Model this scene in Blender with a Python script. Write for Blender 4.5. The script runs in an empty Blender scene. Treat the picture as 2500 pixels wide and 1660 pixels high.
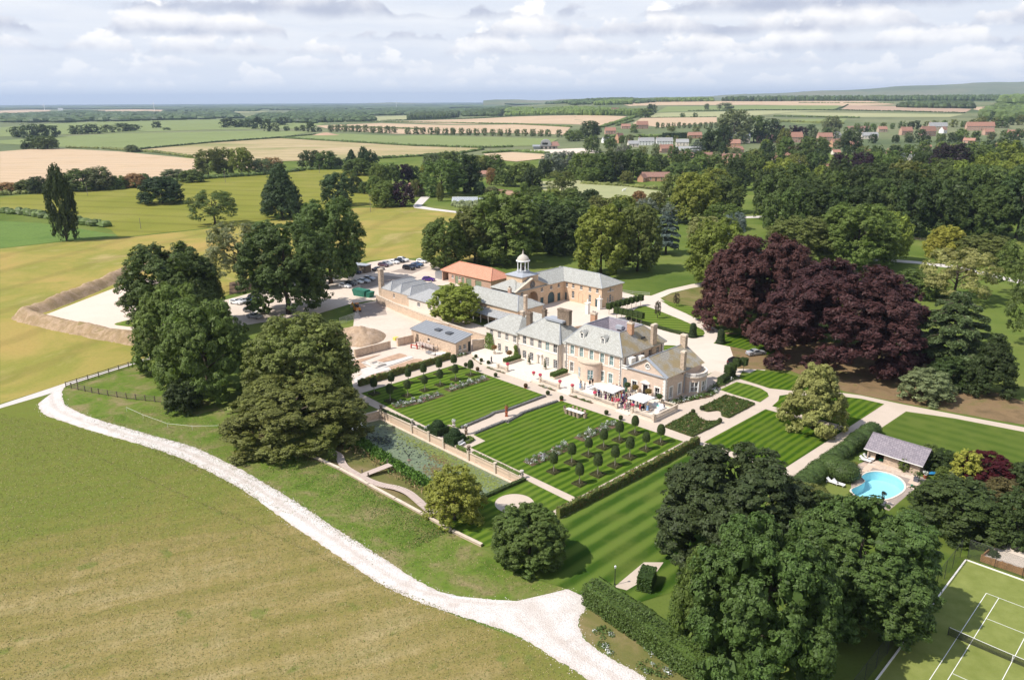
import bpy,bmesh,math,random
import numpy as np
from mathutils import Vector,Matrix,noise as mnoise
from mathutils. geometry import tessellate_polygon
# ---------------------------------------------------------------- camera, sky, sun, exposure
SC=bpy. context. scene
COL=SC. collection
F_PX,CXP,CYP,CAM_H=1886.,1250.,830.,58.7
PITCH=math. atan((CYP-247.)/F_PX)
ROLL=-.0055
_sp,_cp=math. sin(PITCH),math. cos(PITCH)
_r0,_u0,_f0=Vector((1,0,0)),Vector((0,_sp,_cp)),Vector((0,_cp,-_sp))
CAM_R=_r0*math. cos(ROLL)+_u0*math. sin(ROLL)
CAM_U=-_r0*math. sin(ROLL)+_u0*math. cos(ROLL)
cam_data=bpy. data. cameras. new('camera')
cam_data. sensor_width=36.
cam_data. lens=F_PX/2500.*36.
cam_data. clip_start,cam_data. clip_end=.5,120000.
cam=bpy. data. objects. new('camera',cam_data)
COL. objects. link(cam)
cam. matrix_world=Matrix(((CAM_R. x,CAM_U. x,-_f0. x,0),(CAM_R. y,CAM_U. y,-_f0. y,0),(CAM_R. z,CAM_U. z,-_f0. z,CAM_H),(0,0,0,1)))
SC. camera=cam
SUN_EL,SHADOW_AZ=math. radians(52.),math. radians(20.)
SUN_DIR=Vector((-math. cos(SHADOW_AZ)*math. cos(SUN_EL),-math. sin(SHADOW_AZ)*math. cos(SUN_EL),math. sin(SUN_EL)))
sd=bpy. data. lights. new('sun','SUN')
sd. energy,sd. angle,sd. color=4.1,math. radians(.53),(1.,.945,.87)
sun=bpy. data. objects. new('sun',sd)
COL. objects. link(sun)
sun. rotation_euler=(-SUN_DIR). to_track_quat('-Z','Y'). to_euler()
world=bpy. data. worlds. new('World')
SC. world=world
world. cycles. sampling_method='MANUAL'
world. cycles. sample_map_resolution=512
world. use_nodes=True
SC. view_settings. view_transform='Standard'
SC. view_settings. look='None'
SC. view_settings. exposure=.42
SC. view_settings. gamma=1.
SC. view_settings. use_curve_mapping=False
SC. cycles. use_denoising=True
SC. cycles. max_bounces=6
SC. cycles. diffuse_bounces=3
SC. cycles. glossy_bounces=3
SC. cycles. transmission_bounces=4
SC. cycles. transparent_max_bounces=8
SC. cycles. volume_bounces=0
SC. cycles. sample_clamp_indirect=6.
SC. render. use_persistent_data=False
class NT:
 def __init__(self,tree):
  self. t=tree
  tree. nodes. clear()
 def n(self,kind,**kw):
  nd=self. t. nodes. new(kind)
  for k,v in kw. items():
   if k. startswith('i_'):
    nd. inputs[k[2:]. replace('_',' ')]. default_value=v
   else:
    setattr(nd,k,v)
  return nd
 def l(self,a,b):
  self. t. links. new(a,b)
 def val(self,x,sock):
  if hasattr(x,'is_output'):
   self. l(x,sock)
  else:
   sock. default_value=x
 def math(self,op,a,b=.0,c=.0,clamp=False):
  nd=self. n('ShaderNodeMath',operation=op,use_clamp=clamp)
  for i,x in enumerate((a,b,c)):
   self. val(x,nd. inputs[i])
  return nd. outputs[0]
 def vmath(self,op,a,b=(0,0,0)):
  nd=self. n('ShaderNodeVectorMath',operation=op)
  self. val(a,nd. inputs[0])
  self. val(b,nd. inputs[1])
  return nd. outputs['Value']if op in('DOT_PRODUCT','LENGTH')else nd. outputs[0]
 def mix(self,f,a,b,blend='MIX'):
  nd=self. n('ShaderNodeMix',data_type='RGBA',blend_type=blend,clamp_factor=True)
  self. val(f,nd. inputs[0])
  for s,x in((nd. inputs[6],a),(nd. inputs[7],b)):
   self. val(x if hasattr(x,'is_output')else(tuple(x)+(1,))[:4],s)
  return nd. outputs[2]
 def noise(self,vec,scale,detail=4.,rough=.55,dist=.0,dim='3D'):
  nd=self. n('ShaderNodeTexNoise',noise_dimensions=dim)
  nd. inputs['Scale']. default_value=scale
  nd. inputs['Detail']. default_value=detail
  nd. inputs['Roughness']. default_value=rough
  nd. inputs['Distortion']. default_value=dist
  if vec is not None:
   self. l(vec,nd. inputs['Vector'])
  return nd. outputs['Fac']
 def ramp(self,f,stops,interp='LINEAR'):
  nd=self. n('ShaderNodeValToRGB')
  cr=nd. color_ramp
  cr. interpolation=interp
  while len(cr. elements)<len(stops):
   cr. elements. new(.5)
  for e,(p,c)in zip(cr. elements,stops):
   e. position=p
   e. color=(tuple(c)+(1,))[:4]if hasattr(c,'__len__')else(c,c,c,1)
  self. val(f,nd. inputs[0])
  return nd. outputs[0]
 def smooth(self,x,lo,hi):
  nd=self. n('ShaderNodeMapRange',interpolation_type='SMOOTHSTEP')
  self. val(x,nd. inputs[0])
  nd. inputs[1]. default_value,nd. inputs[2]. default_value=lo,hi
  return nd. outputs[0]
def smoothstep_(a,b,x):
 t=min(1.,max(.0,(x-a)/(b-a)))
 return t*t*(3-2*t)
def build_world():
 g=NT(world. node_tree)
 out=g. n('ShaderNodeOutputWorld')
 bg=g. n('ShaderNodeBackground')
 bg. inputs['Strength']. default_value=.112
 sky=g. n('ShaderNodeTexSky',sky_type='NISHITA',sun_disc=False)
 sky. sun_elevation=SUN_EL
 sky. sun_rotation=math. atan2(SUN_DIR. x,SUN_DIR. y)
 sky. altitude,sky. air_density,sky. dust_density,sky. ozone_density=60.,1.,1.6,1.
 tc=g. n('ShaderNodeTexCoord')
 d=tc. outputs['Generated']
 sep=g. n('ShaderNodeSeparateXYZ')
 g. l(d,sep. inputs[0])
 zc=g. math('MAXIMUM',sep. outputs[2],.0)
 az=g. math('ARCTAN2',sep. outputs[0],sep. outputs[1])
 el=g. math('ARCSINE',zc)
 def nz(ka,ke,seed,detail,rough=.5):
  c=g. n('ShaderNodeCombineXYZ')
  g. l(g. math('MULTIPLY',az,ka),c. inputs[0])
  g. l(g. math('MULTIPLY',el,ke),c. inputs[1])
  c. inputs[2]. default_value=seed
  return g. noise(c. outputs[0],1.,detail,rough)
 veil=nz(5.,34.,2.,5.,.6)
 pale=g. mix(g. smooth(veil,.32,.68),(5.5,5.85,6.5),(6.3,6.5,6.85))
 back=g. mix(g. smooth(el,.12,.5),pale,g. mix(.5,sky. outputs[0],(2.4,3.4,5.4)))
 low=g. smooth(el,.0,.045)
 col=g. mix(g. math('MULTIPLY',g. math('SUBTRACT',1.,low),.85),back,(6.3,6.65,7.2))
 rows=[.014,.024,.037,.053,.072,.095,.124,.17,.24,.34,.48,.68,.95]
 for k,e0 in enumerate(rows):
  h=.020+.34*e0
  f=.30/h
  body=nz(f,.0,3.1+1.7*k,2.)
  lump=nz(f*3.2,3.2/h*.42,5.3+k,4.,.58)
  lump2=g. math('ABSOLUTE',g. math('SUBTRACT',nz(f*2.1,.9/h,9.9+k,1.),.5))
  thick=g. math('ADD',g. math('MULTIPLY',g. math('SUBTRACT',g. math('ADD',body,g. math('MULTIPLY',az,.09)),.405-.025*math. sin(k*2.1)),3.6*h),g. math('ADD',g. math('MULTIPLY',g. math('SUBTRACT',lump,.5),1.5*h),g. math('MULTIPLY',lump2,.9*h)))
  base=g. math('ADD',e0,g. math('MULTIPLY',g. math('SUBTRACT',lump,.5),.35*h))
  up=g. math('SUBTRACT',el,base)
  m=g. math('MULTIPLY',g. smooth(g. math('SUBTRACT',thick,up),.0,.22*h),g. smooth(up,-.10*h,.18*h))
  over=smoothstep_(.06,.5,e0)
  s0=.05+.5*smoothstep_(.05,.14,e0)
  t=g. math('ADD',g. math('DIVIDE',up,h),g. math('MULTIPLY',g. math('SUBTRACT',lump,.5),1.3))
  fade=smoothstep_(.01,.07,e0)
  grey=tuple(a+(b-a)*fade for a,b in zip((5.6,6.,6.8),(3.7,4.,4.9)))
  white=tuple(a+(b-a)*over for a,b in zip((8.,7.85,7.7),(4.6,4.7,5.)))
  cc=g. mix(g. smooth(t,s0-.25,s0+.55),grey,white)
  col=g. mix(g. math('MULTIPLY',m,.5+.46*fade),col,cc)
 g. l(col,bg. inputs['Color'])
 g. l(bg. outputs[0],out. inputs[0])
build_world()
# ---------------------------------------------------------------- geometry helpers
def smoothstep(a,b,x):
 t=min(1.,max(.0,(x-a)/(b-a)))
 return t*t*(3-2*t)
def terr(x,y):
 if y<950:
  return .0
 w=smoothstep(-.10,.13,x/y)
 if w<=0:
  return .0
 t=max(.0,y-1000.)
 h=.0225*(t*t/(t+160.))
 h=min(h,56.-.0016*max(.0,y-3600))if y<7000 else max(.0,50.-(y-7000)*.02)
 return h*w
def ray(u,v):
 x,y=(u-CXP)/F_PX,-(v-CYP)/F_PX
 return _f0+CAM_R*x+CAM_U*y
def G(u,v,z=None):
 r=ray(u,v)
 if z is not None:
  t=(z-CAM_H)/r. z
  return Vector((r. x*t,r. y*t,z))
 if r. z<-1e-5:
  t=-CAM_H/r. z
  if t*r. y<950:
   return Vector((r. x*t,r. y*t,.0))
 t=900.
 while t<27000:
  p=r*t
  if CAM_H+p. z<=terr(p. x,p. y):
   break
  t*=1.01
 lo,hi=t/1.01,t
 for _ in range(20):
  m=(lo+hi)/2
  p=r*m
  if CAM_H+p. z<=terr(p. x,p. y):
   hi=m
  else:
   lo=m
 p=r*hi
 return Vector((p. x,p. y,terr(p. x,p. y)))
def height_at(base,v,u=None):
 uu=u if u is not None else CXP+F_PX*base. x/base. y
 r=ray(uu,v)
 return CAM_H+r. z*(base. y/r. y)-base. z
def px_m(base):
 return(Vector(base)-Vector((0,0,CAM_H))). dot(_f0)/F_PX
HO=Vector((22.82,153.93,.0))
HTH=math. radians(-45.3)
HA=Vector((math. cos(HTH),math. sin(HTH),0))
HB=Vector((-math. sin(HTH),math. cos(HTH),0))
def H(a,b,z=.0):
 return HO+HA*a+HB*b+Vector((0,0,z))
def toH(p):
 d=Vector(p)-HO
 return d. dot(HA),d. dot(HB)
class MB:
 def __init__(self):
  self. v,self. f,self. m=[],[],[]
 def add(self,vs,fs,mi=0):
  n=len(self. v)
  self. v. extend([tuple(p)for p in vs])
  for f in fs:
   self. f. append(tuple(i+n for i in f))
   self. m. append(mi)
  return self
 def box(self,x0,x1,y0,y1,z0,z1,mi=0):
  return self. add([(x0,y0,z0),(x1,y0,z0),(x1,y1,z0),(x0,y1,z0),(x0,y0,z1),(x1,y0,z1),(x1,y1,z1),(x0,y1,z1)],[(0,3,2,1),(4,5,6,7),(0,1,5,4),(1,2,6,5),(2,3,7,6),(3,0,4,7)],mi)
 def obox(self,c,ax,ay,hx,hy,z0,z1,mi=0):
  c,ax,ay=Vector(c),Vector(ax),Vector(ay)
  b=[c-ax*hx-ay*hy,c+ax*hx-ay*hy,c+ax*hx+ay*hy,c-ax*hx+ay*hy]
  return self. prism([(p. x,p. y)for p in b],z0,z1,mi)
 def prism(self,poly,z0,z1,mi=0,mtop=None):
  n=len(poly)
  area=sum(poly[i][0]*poly[(i+1)%n][1]-poly[(i+1)%n][0]*poly[i][1]for i in range(n))
  if area<0:
   poly=list(reversed(poly))
  vs=[(p[0],p[1],z0)for p in poly]+[(p[0],p[1],z1)for p in poly]
  self. add(vs,[(i,(i+1)%n,n+(i+1)%n,n+i)for i in range(n)]+[tuple(range(n-1,-1,-1))],mi)
  k=len(self. v)-n
  self. f. append(tuple(range(k,k+n)))
  self. m. append(mi if mtop is None else mtop)
  return self
 def tube(self,pts,r,seg=6,mi=0,caps=True):
  pts=[Vector(p)for p in pts]
  rs=r if isinstance(r,(list,tuple))else[r]*len(pts)
  base=len(self. v)
  up=None
  for i,p in enumerate(pts):
   t=(pts[min(i+1,len(pts)-1)]-pts[max(i-1,0)]). normalized()
   if up is None:
    up=Vector((0,0,1))if abs(t. z)<.9 else Vector((1,0,0))
   s=t. cross(up). normalized()
   up2=s. cross(t). normalized()
   up=up2
   for k in range(seg):
    a=2*math. pi*k/seg
    self. v. append(tuple(p+(s*math. cos(a)+up2*math. sin(a))*rs[i]))
  for i in range(len(pts)-1):
   for k in range(seg):
    k2=(k+1)%seg
    self. f. append((base+i*seg+k,base+i*seg+k2,base+(i+1)*seg+k2,base+(i+1)*seg+k))
    self. m. append(mi)
  if caps:
   self. f. append(tuple(base+k for k in range(seg-1,-1,-1)))
   self. f. append(tuple(base+(len(pts)-1)*seg+k for k in range(seg)))
   self. m+=[mi,mi]
  return self
 def lathe(self,c,prof,seg=10,mi=0,cap=True):
  base=len(self. v)
  for r,z in prof:
   for k in range(seg):
    a=2*math. pi*k/seg
    self. v. append((c[0]+r*math. cos(a),c[1]+r*math. sin(a),c[2]+z))
  for i in range(len(prof)-1):
   for k in range(seg):
    k2=(k+1)%seg
    self. f. append((base+i*seg+k,base+i*seg+k2,base+(i+1)*seg+k2,base+(i+1)*seg+k))
    self. m. append(mi)
  if cap:
   self. f. append(tuple(base+(len(prof)-1)*seg+k for k in range(seg)))
   self. m. append(mi)
  return self
 def ellipsoid(self,c,rx,ry,rz,seg=10,rings=6,mi=0,jitter=.0,rnd=None):
  base=len(self. v)
  for i in range(1,rings):
   th=math. pi*i/rings
   for k in range(seg):
    a=2*math. pi*k/seg
    j=1+(rnd. uniform(-jitter,jitter)if rnd else 0)
    self. v. append((c[0]+rx*j*math. sin(th)*math. cos(a),c[1]+ry*j*math. sin(th)*math. sin(a),c[2]+rz*j*math. cos(th)))
  top=len(self. v);self. v. append((c[0],c[1],c[2]+rz))
  bot=len(self. v);self. v. append((c[0],c[1],c[2]-rz))
  for i in range(rings-2):
   for k in range(seg):
    k2=(k+1)%seg
    self. f. append((base+i*seg+k,base+(i+1)*seg+k,base+(i+1)*seg+k2,base+i*seg+k2));self. m. append(mi)
  for k in range(seg):
   k2=(k+1)%seg
   self. f. append((top,base+k,base+k2));self. m. append(mi)
   self. f. append((bot,base+(rings-2)*seg+k2,base+(rings-2)*seg+k));self. m. append(mi)
  return self
 def mesh(self,name,mats,smooth=False):
  me=bpy. data. meshes. new(name)
  me. from_pydata(self. v,[],self. f)
  for mt in(mats if isinstance(mats,(list,tuple))else[mats]):
   me. materials. append(mt)
  if any(self. m):
   me. polygons. foreach_set('material_index',self. m)
  if smooth:
   me. polygons. foreach_set('use_smooth',[True]*len(self. f))
  me. update()
  return me
 def build(self,name,mats,parent=None,smooth=False):
  return link(name,self. mesh(name,mats,smooth),parent)
def link(name,data,parent=None):
 o=bpy. data. objects. new(name,data)
 COL. objects. link(o)
 if parent is not None:
  o. parent=parent
 return o
def tag(o,label=None,cat=None,group=None,kind=None):
 if label:o['label']=label
 if cat:o['category']=cat
 if group:o['group']=group
 if kind:o['kind']=kind
 return o
def empty(name,loc=(0,0,0),rz=.0,label=None,cat=None,group=None):
 o=link(name,None)
 o. empty_display_size=.2
 o. location=loc
 o. rotation_euler=(0,0,rz)
 return tag(o,label,cat,group)
_kids={}
def copy_tree(o,parent=None):
 c=o. copy()
 COL. objects. link(c)
 c. parent=parent
 for ch in _kids. get(o. name)or list(o. children):
  copy_tree(ch,c)
 return c
def mesh_np(name,verts,quads,mats,mat_idx=None,smooth=False):
 me=bpy. data. meshes. new(name)
 k=quads. shape[1]
 me. vertices. add(len(verts))
 me. vertices. foreach_set('co',np. ascontiguousarray(verts,dtype=np. float32). ravel())
 me. loops. add(quads. size)
 me. loops. foreach_set('vertex_index',np. ascontiguousarray(quads,dtype=np. int32). ravel())
 me. polygons. add(len(quads))
 me. polygons. foreach_set('loop_start',np. arange(0,quads. size,k,dtype=np. int32))
 me. polygons. foreach_set('loop_total',np. full(len(quads),k,dtype=np. int32))
 for mt in(mats if isinstance(mats,(list,tuple))else[mats]):
  me. materials. append(mt)
 if mat_idx is not None:
  me. polygons. foreach_set('material_index',np. ascontiguousarray(mat_idx,dtype=np. int32))
 if smooth:
  me. polygons. foreach_set('use_smooth',np. ones(len(quads),dtype=bool))
 me. update(calc_edges=True)
 return me
def smooth_closed(pts,n=4):
 out=[]
 m=len(pts)
 for i in range(m):
  p0,p1,p2,p3=[Vector((pts[(i+k)%m][0],pts[(i+k)%m][1]))for k in(-1,0,1,2)]
  for j in range(n):
   t=j/n
   out. append(.5*((2*p1)+(p2-p0)*t+(2*p0-5*p1+4*p2-p3)*t*t+(3*p1-p0-3*p2+p3)*t**3))
 return out
def smooth_open(pts,n=4):
 pts=[Vector(p)for p in pts]
 q=[pts[0]*2-pts[1]]+pts+[pts[-1]*2-pts[-2]]
 out=[]
 for i in range(1,len(q)-2):
  p0,p1,p2,p3=q[i-1:i+3]
  for j in range(n):
   t=j/n
   out. append(.5*((2*p1)+(p2-p0)*t+(2*p0-5*p1+4*p2-p3)*t*t+(3*p1-p0-3*p2+p3)*t**3))
 out. append(pts[-1])
 return out
def resample(line,n):
 d=[.0]
 for a,b in zip(line,line[1:]):d. append(d[-1]+(b-a). length)
 out,k=[],0
 for i in range(n):
  s=d[-1]*i/(n-1)
  while k<len(d)-2 and d[k+1]<s:k+=1
  out. append(line[k]. lerp(line[k+1],min(1,(s-d[k])/max(1e-6,d[k+1]-d[k]))))
 return out
def tess(loops):
 tri=tessellate_polygon([[Vector((p[0],p[1],0))for p in lp]for lp in loops])
 flat=[p for lp in loops for p in lp]
 return flat,[tuple(t)for t in tri]
def sheet(name,loops,z,mat,parent=None,kind='structure',label=None):
 flat,tri=tess(loops)
 out=[]
 for t in tri:
  a,b,c=(flat[i]for i in t)
  s=(b[0]-a[0])*(c[1]-a[1])-(b[1]-a[1])*(c[0]-a[0])
  out. append(t if s>0 else t[::-1])
 m=MB(). add([(p[0],p[1],z)for p in flat],out)
 o=m. build(name,mat,parent)
 if kind:o['kind']=kind
 if label:o['label']=label
 return o
def psheet(name,px,z,mat,smooth=0,**kw):
 pts=[G(u,v,z)for u,v in px]
 if smooth:
  pts=smooth_closed(pts,smooth)
 return sheet(name,[[(p[0],p[1])for p in pts]],z,mat,**kw)
def hsheet(name,ab,z,mat,**kw):
 return sheet(name,[[tuple(H(a,b)[:2])for a,b in ab]],z,mat,**kw)
def drape(name,px,off,mat,step=90.,kind='structure',label=None):
 pts=[G(u,v)for u,v in px]
 bm=bmesh. new()
 f=bm. faces. new([bm. verts. new((p. x,p. y,0))for p in pts])
 bmesh. ops. triangulate(bm,faces=[f])
 xs,ys=[p. x for p in pts],[p. y for p in pts]
 for lo,hi,ax in((min(xs),max(xs),0),(min(ys),max(ys),1)):
  k=min(40,int((hi-lo)/step))
  for i in range(1,k+1):
   co=[0,0,0];no=[0,0,0]
   co[ax]=lo+(hi-lo)*i/(k+1);no[ax]=1
   bmesh. ops. bisect_plane(bm,geom=bm. verts[:]+bm. edges[:]+bm. faces[:],plane_co=co,plane_no=no)
 for vt in bm. verts:
  vt. co. z=terr(vt. co. x,vt. co. y)+off
 for fc in bm. faces:
  if fc. normal. z<0:fc. normal_flip()
 bm. normal_update()
 for fc in bm. faces:
  if fc. normal. z<0:fc. normal_flip()
 me=bpy. data. meshes. new(name)
 bm. to_mesh(me);bm. free()
 me. materials. append(mat)
 o=link(name,me)
 if kind:o['kind']=kind
 if label:o['label']=label
 return o
 # ---------------------------------------------------------------- materials
M={}
def mat(name,col,rough=.8,spec=.3,metal=.0,var=.0,vscale=1.,bump=.0,bscale=20.,emit=None):
 m=bpy. data. materials. new(name)
 m. use_nodes=True
 g=NT(m. node_tree)
 out=g. n('ShaderNodeOutputMaterial')
 p=g. n('ShaderNodeBsdfPrincipled')
 p. inputs['Roughness']. default_value=rough
 p. inputs['Specular IOR Level']. default_value=spec
 p. inputs['Metallic']. default_value=metal
 tc=g. n('ShaderNodeTexCoord'). outputs['Object']
 if var>0:
  f=g. noise(tc,vscale,6.,.6)
  f2=g. noise(tc,vscale*7.3,3.,.6)
  f=g. math('ADD',g. math('MULTIPLY',f,.65),g. math('MULTIPLY',f2,.35))
  dark=tuple(c*(1-var)for c in col)
  light=tuple(min(1,c*(1+var))for c in col)
  c=g. ramp(f,[(.32,dark),(.68,light)])
  g. l(c,p. inputs['Base Color'])
 else:
  p. inputs['Base Color']. default_value=tuple(col)+(1,)
 if bump>0:
  b=g. n('ShaderNodeBump')
  b. inputs['Strength']. default_value=bump
  b. inputs['Distance']. default_value=.1
  g. l(g. noise(tc,bscale,5.,.65),b. inputs['Height'])
  g. l(b. outputs[0],p. inputs['Normal'])
 g. l(p. outputs[0],out. inputs[0])
 M[name]=m
 return m
def base_mat(name,rough=.9,spec=.2):
 m=bpy. data. materials. new(name)
 m. use_nodes=True
 g=NT(m. node_tree)
 out=g. n('ShaderNodeOutputMaterial')
 p=g. n('ShaderNodeBsdfPrincipled')
 p. inputs['Roughness']. default_value=rough
 p. inputs['Specular IOR Level']. default_value=spec
 g. l(p. outputs[0],out. inputs[0])
 tc=g. n('ShaderNodeTexCoord'). outputs['Object']
 M[name]=m
 return g,p,tc
def bump_of(g,p,h,strength,dist=.05):
 b=g. n('ShaderNodeBump')
 b. inputs['Strength']. default_value=strength
 b. inputs['Distance']. default_value=dist
 g. l(h,b. inputs['Height'])
 g. l(b. outputs[0],p. inputs['Normal'])
def lawn_mat(name,direction,width,c0,c1,phase=.0,patch=.5,contrast=.75):
 g,p,tc=base_mat(name,.9,.02)
 wob=g. noise(tc,.25,2.)
 d=g. vmath('DOT_PRODUCT',tc,tuple(direction))
 d=g. math('ADD',g. math('ADD',d,phase),g. math('MULTIPLY',g. math('SUBTRACT',wob,.5),.5))
 s=g. math('SINE',g. math('MULTIPLY',d,math. pi/width))
 fine=g. noise(tc,9.,5.,.7)
 f=g. smooth(g. math('ADD',s,g. math('MULTIPLY',g. math('SUBTRACT',fine,.5),1.5)),-.7/contrast,.7/contrast)
 col=g. mix(f,c0,c1)  # mowing stripes: light and dark of the grass nap painted as two greens
 pt=g. noise(tc,.16,4.,.6)
 col=g. mix(g. math('MULTIPLY',g. smooth(pt,.42,.72),patch),col,(.135,.165,.035))
 fn=g. noise(tc,22.,3.,.7)
 col=g. mix(g. math('MULTIPLY',g. smooth(fn,.35,.75),.35),col,(.035,.062,.012))
 g. l(col,p. inputs['Base Color'])
 bump_of(g,p,g. math('ADD',fine,fn),.45,.04)
 return M[name]
def patch_mat(name,cols,scale,det=6.,rough=.9,streak=None,fine=6.,fine_amt=.35,bump=.3,contrast=(.3,.7)):
 g,p,tc=base_mat(name,rough,.03)
 n=g. noise(tc,scale,det,.62,.6)
 k=len(cols)
 stops=[(contrast[0]+(contrast[1]-contrast[0])*i/(k-1),c)for i,c in enumerate(cols)]
 col=g. ramp(n,stops)
 fn=g. noise(tc,fine,5.,.7)
 av=tuple(sum(c[i]for c in cols)/k*.45 for i in range(3))
 col=g. mix(g. math('MULTIPLY',g. smooth(fn,.45,.75),fine_amt),col,av)
 if streak:
  d,w,amt=streak[:3]
  dv=g. vmath('DOT_PRODUCT',tc,tuple(d))
  dv=g. math('ADD',dv,g. math('MULTIPLY',g. noise(tc,scale*1.5,2.),streak[3]if len(streak)>3 else 2.))
  s=g. math('SINE',g. math('MULTIPLY',dv,2*math. pi/w))
  col=g. mix(g. math('MULTIPLY',g. smooth(s,.55,1.),amt),col,av)
 g. l(col,p. inputs['Base Color'])
 if bump:
  bump_of(g,p,fn,bump,.08)
 return M[name]
def ashlar(name,c,scale=1.,mortar=.82,var=.12,rough=.85):
 g,p,tc=base_mat(name,rough,.25)
 mp=g. n('ShaderNodeSeparateXYZ');g. l(tc,mp. inputs[0])
 cb=g. n('ShaderNodeCombineXYZ')
 g. l(g. math('ADD',mp. outputs[0],mp. outputs[1]),cb. inputs[0]);g. l(mp. outputs[2],cb. inputs[1])
 br=g. n('ShaderNodeTexBrick')
 g. l(cb. outputs[0],br. inputs['Vector'])
 br. inputs['Scale']. default_value=scale
 br. inputs['Brick Width']. default_value,br. inputs['Row Height']. default_value=.62,.3
 br. inputs['Mortar Size']. default_value=.012
 br. inputs['Color1']. default_value=tuple(x*(1-var)for x in c)+(1,)
 br. inputs['Color2']. default_value=tuple(min(1,x*(1+var))for x in c)+(1,)
 br. inputs['Mortar']. default_value=tuple(x*mortar for x in c)+(1,)
 st=g. noise(tc,.45,6.,.65)
 col=g. mix(g. math('MULTIPLY',g. smooth(st,.45,.8),.22),br. outputs[0],tuple(x*.62 for x in c))
 fn=g. noise(tc,6.,4.,.7)
 col=g. mix(g. math('MULTIPLY',g. smooth(fn,.4,.8),.25),col,tuple(x*.7 for x in c))
 g. l(col,p. inputs['Base Color'])
 bump_of(g,p,br. outputs['Fac'],-.25,.02)
 return M[name]
def slate(name,c,c2,row=.28,stain=None,rough=.6):
 g,p,tc=base_mat(name,rough,.3)
 mp=g. n('ShaderNodeSeparateXYZ');g. l(tc,mp. inputs[0])
 cb=g. n('ShaderNodeCombineXYZ')
 g. l(g. math('ADD',mp. outputs[0],g. math('MULTIPLY',mp. outputs[1],.93)),cb. inputs[0]);g. l(g. math('MULTIPLY',mp. outputs[2],1.6),cb. inputs[1])
 br=g. n('ShaderNodeTexBrick')
 g. l(cb. outputs[0],br. inputs['Vector'])
 br. inputs['Scale']. default_value=1.
 br. inputs['Brick Width']. default_value,br. inputs['Row Height']. default_value=row*1.25,row
 br. inputs['Mortar Size']. default_value=.022
 br. inputs['Color1']. default_value=tuple(c)+(1,)
 br. inputs['Color2']. default_value=tuple(c2)+(1,)
 br. inputs['Mortar']. default_value=tuple(x*.5 for x in c)+(1,)
 n=g. noise(tc,.7,6.,.7)
 col=g. mix(g. math('MULTIPLY',g. smooth(n,.4,.75),.5),br. outputs[0],tuple((a+b)*.36 for a,b in zip(c,c2)))
 n2=g. noise(tc,3.5,5.,.75)
 col=g. mix(g. math('MULTIPLY',g. smooth(n2,.5,.8),.55),col,tuple(min(1,x*1.35)for x in c2))
 if stain:
  ns=g. noise(tc,.35,4.,.6)
  col=g. mix(g. math('MULTIPLY',g. smooth(ns,.40,.62),.8),col,stain)
 g. l(col,p. inputs['Base Color'])
 bump_of(g,p,br. outputs['Fac'],-.5,.03)
 return M[name]
ashlar('stone_warm',(.645,.50,.39),1.,.88,.08)
ashlar('stone_stable',(.635,.465,.315),1.1,.88,.09)
ashlar('stone_cream',(.74,.655,.56),1.,.95,.04)
ashlar('stone_wall',(.50,.39,.29),1.3,.6,.22)
ashlar('stone_new',(.60,.46,.34),1.3,.75,.15)
ashlar('stone_chimney',(.22,.165,.12),1.6,.7,.25)
ashlar('brick_orange',(.50,.29,.18),2.6,1.2,.2)
ashlar('brick_pink',(.50,.32,.24),2.6,1.1,.18)
mat('trim',(.82,.775,.71),.7,var=.08,vscale=1.2)
mat('paint_white',(.80,.79,.76),.45,var=.04,vscale=2)
mat('coping',(.60,.50,.39),.85,var=.2,vscale=1.5,bump=.2)
slate('slate_pale',(.36,.35,.31),(.47,.47,.43),.32)
slate('slate_mossy',(.31,.285,.235),(.39,.36,.305),.32,stain=(.30,.225,.10))
slate('slate_grey',(.34,.34,.33),(.43,.43,.43),.28)
slate('slate_violet',(.20,.175,.20),(.30,.26,.28),.30)
slate('pantile',(.60,.265,.165),(.70,.335,.22),.30,rough=.8)
slate('pantile_far',(.36,.18,.13),(.46,.26,.19),.35,rough=.85)
slate('tile_brown',(.27,.15,.12),(.34,.20,.15),.35,rough=.85)
mat('lead',(.36,.38,.41),.55,.4,var=.12,vscale=2)
mat('lead_dark',(.085,.09,.10),.5,.4,var=.1)
mat('zinc',(.35,.36,.37),.45,.4,.3,var=.08,vscale=1)
mat('iron',(.03,.03,.032),.5,.4)
mat('door_teal',(.055,.10,.115),.5,var=.1)
mat('door_sage',(.22,.26,.17),.6,var=.1)
mat('door_dark',(.03,.038,.035),.5)
mat('wood_grey',(.38,.33,.29),.85,var=.25,vscale=3,bump=.2,bscale=12)
mat('wood_fence',(.17,.135,.10),.9,var=.3,vscale=3)
mat('wood_new',(.48,.26,.115),.8,var=.2,vscale=2.5)
mat('wood_pole',(.24,.20,.17),.9,var=.2,vscale=2)
mat('wood_board',(.50,.40,.34),.9,var=.18,vscale=2.2,bump=.2)
mat('bark',(.085,.068,.05),.95,.1,var=.35,vscale=2.,bump=.5,bscale=8)
mat('bark_pale',(.30,.27,.22),.9,.1,var=.25,vscale=3.)
mat('terracotta',(.33,.10,.05),.8,var=.15,vscale=3)
mat('stone_pot',(.52,.47,.40),.9,var=.15,vscale=4)
mat('planter_grey',(.10,.105,.12),.7,var=.15,vscale=4)
mat('rattan',(.33,.25,.18),.9,var=.25,vscale=20)
mat('cushion',(.78,.76,.72),.95)
mat('cushion_teal',(.25,.52,.47),.95)
mat('canvas',(.84,.83,.81),.9)
mat('soil',(.13,.088,.055),.95,.1,var=.3,vscale=1.5,bump=.4,bscale=6)
mat('soil_red',(.45,.30,.205),.95,.1,var=.28,vscale=.7,bump=.5,bscale=4)
mat('concrete',(.60,.56,.51),.9,.2,var=.15,vscale=.9)
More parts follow.
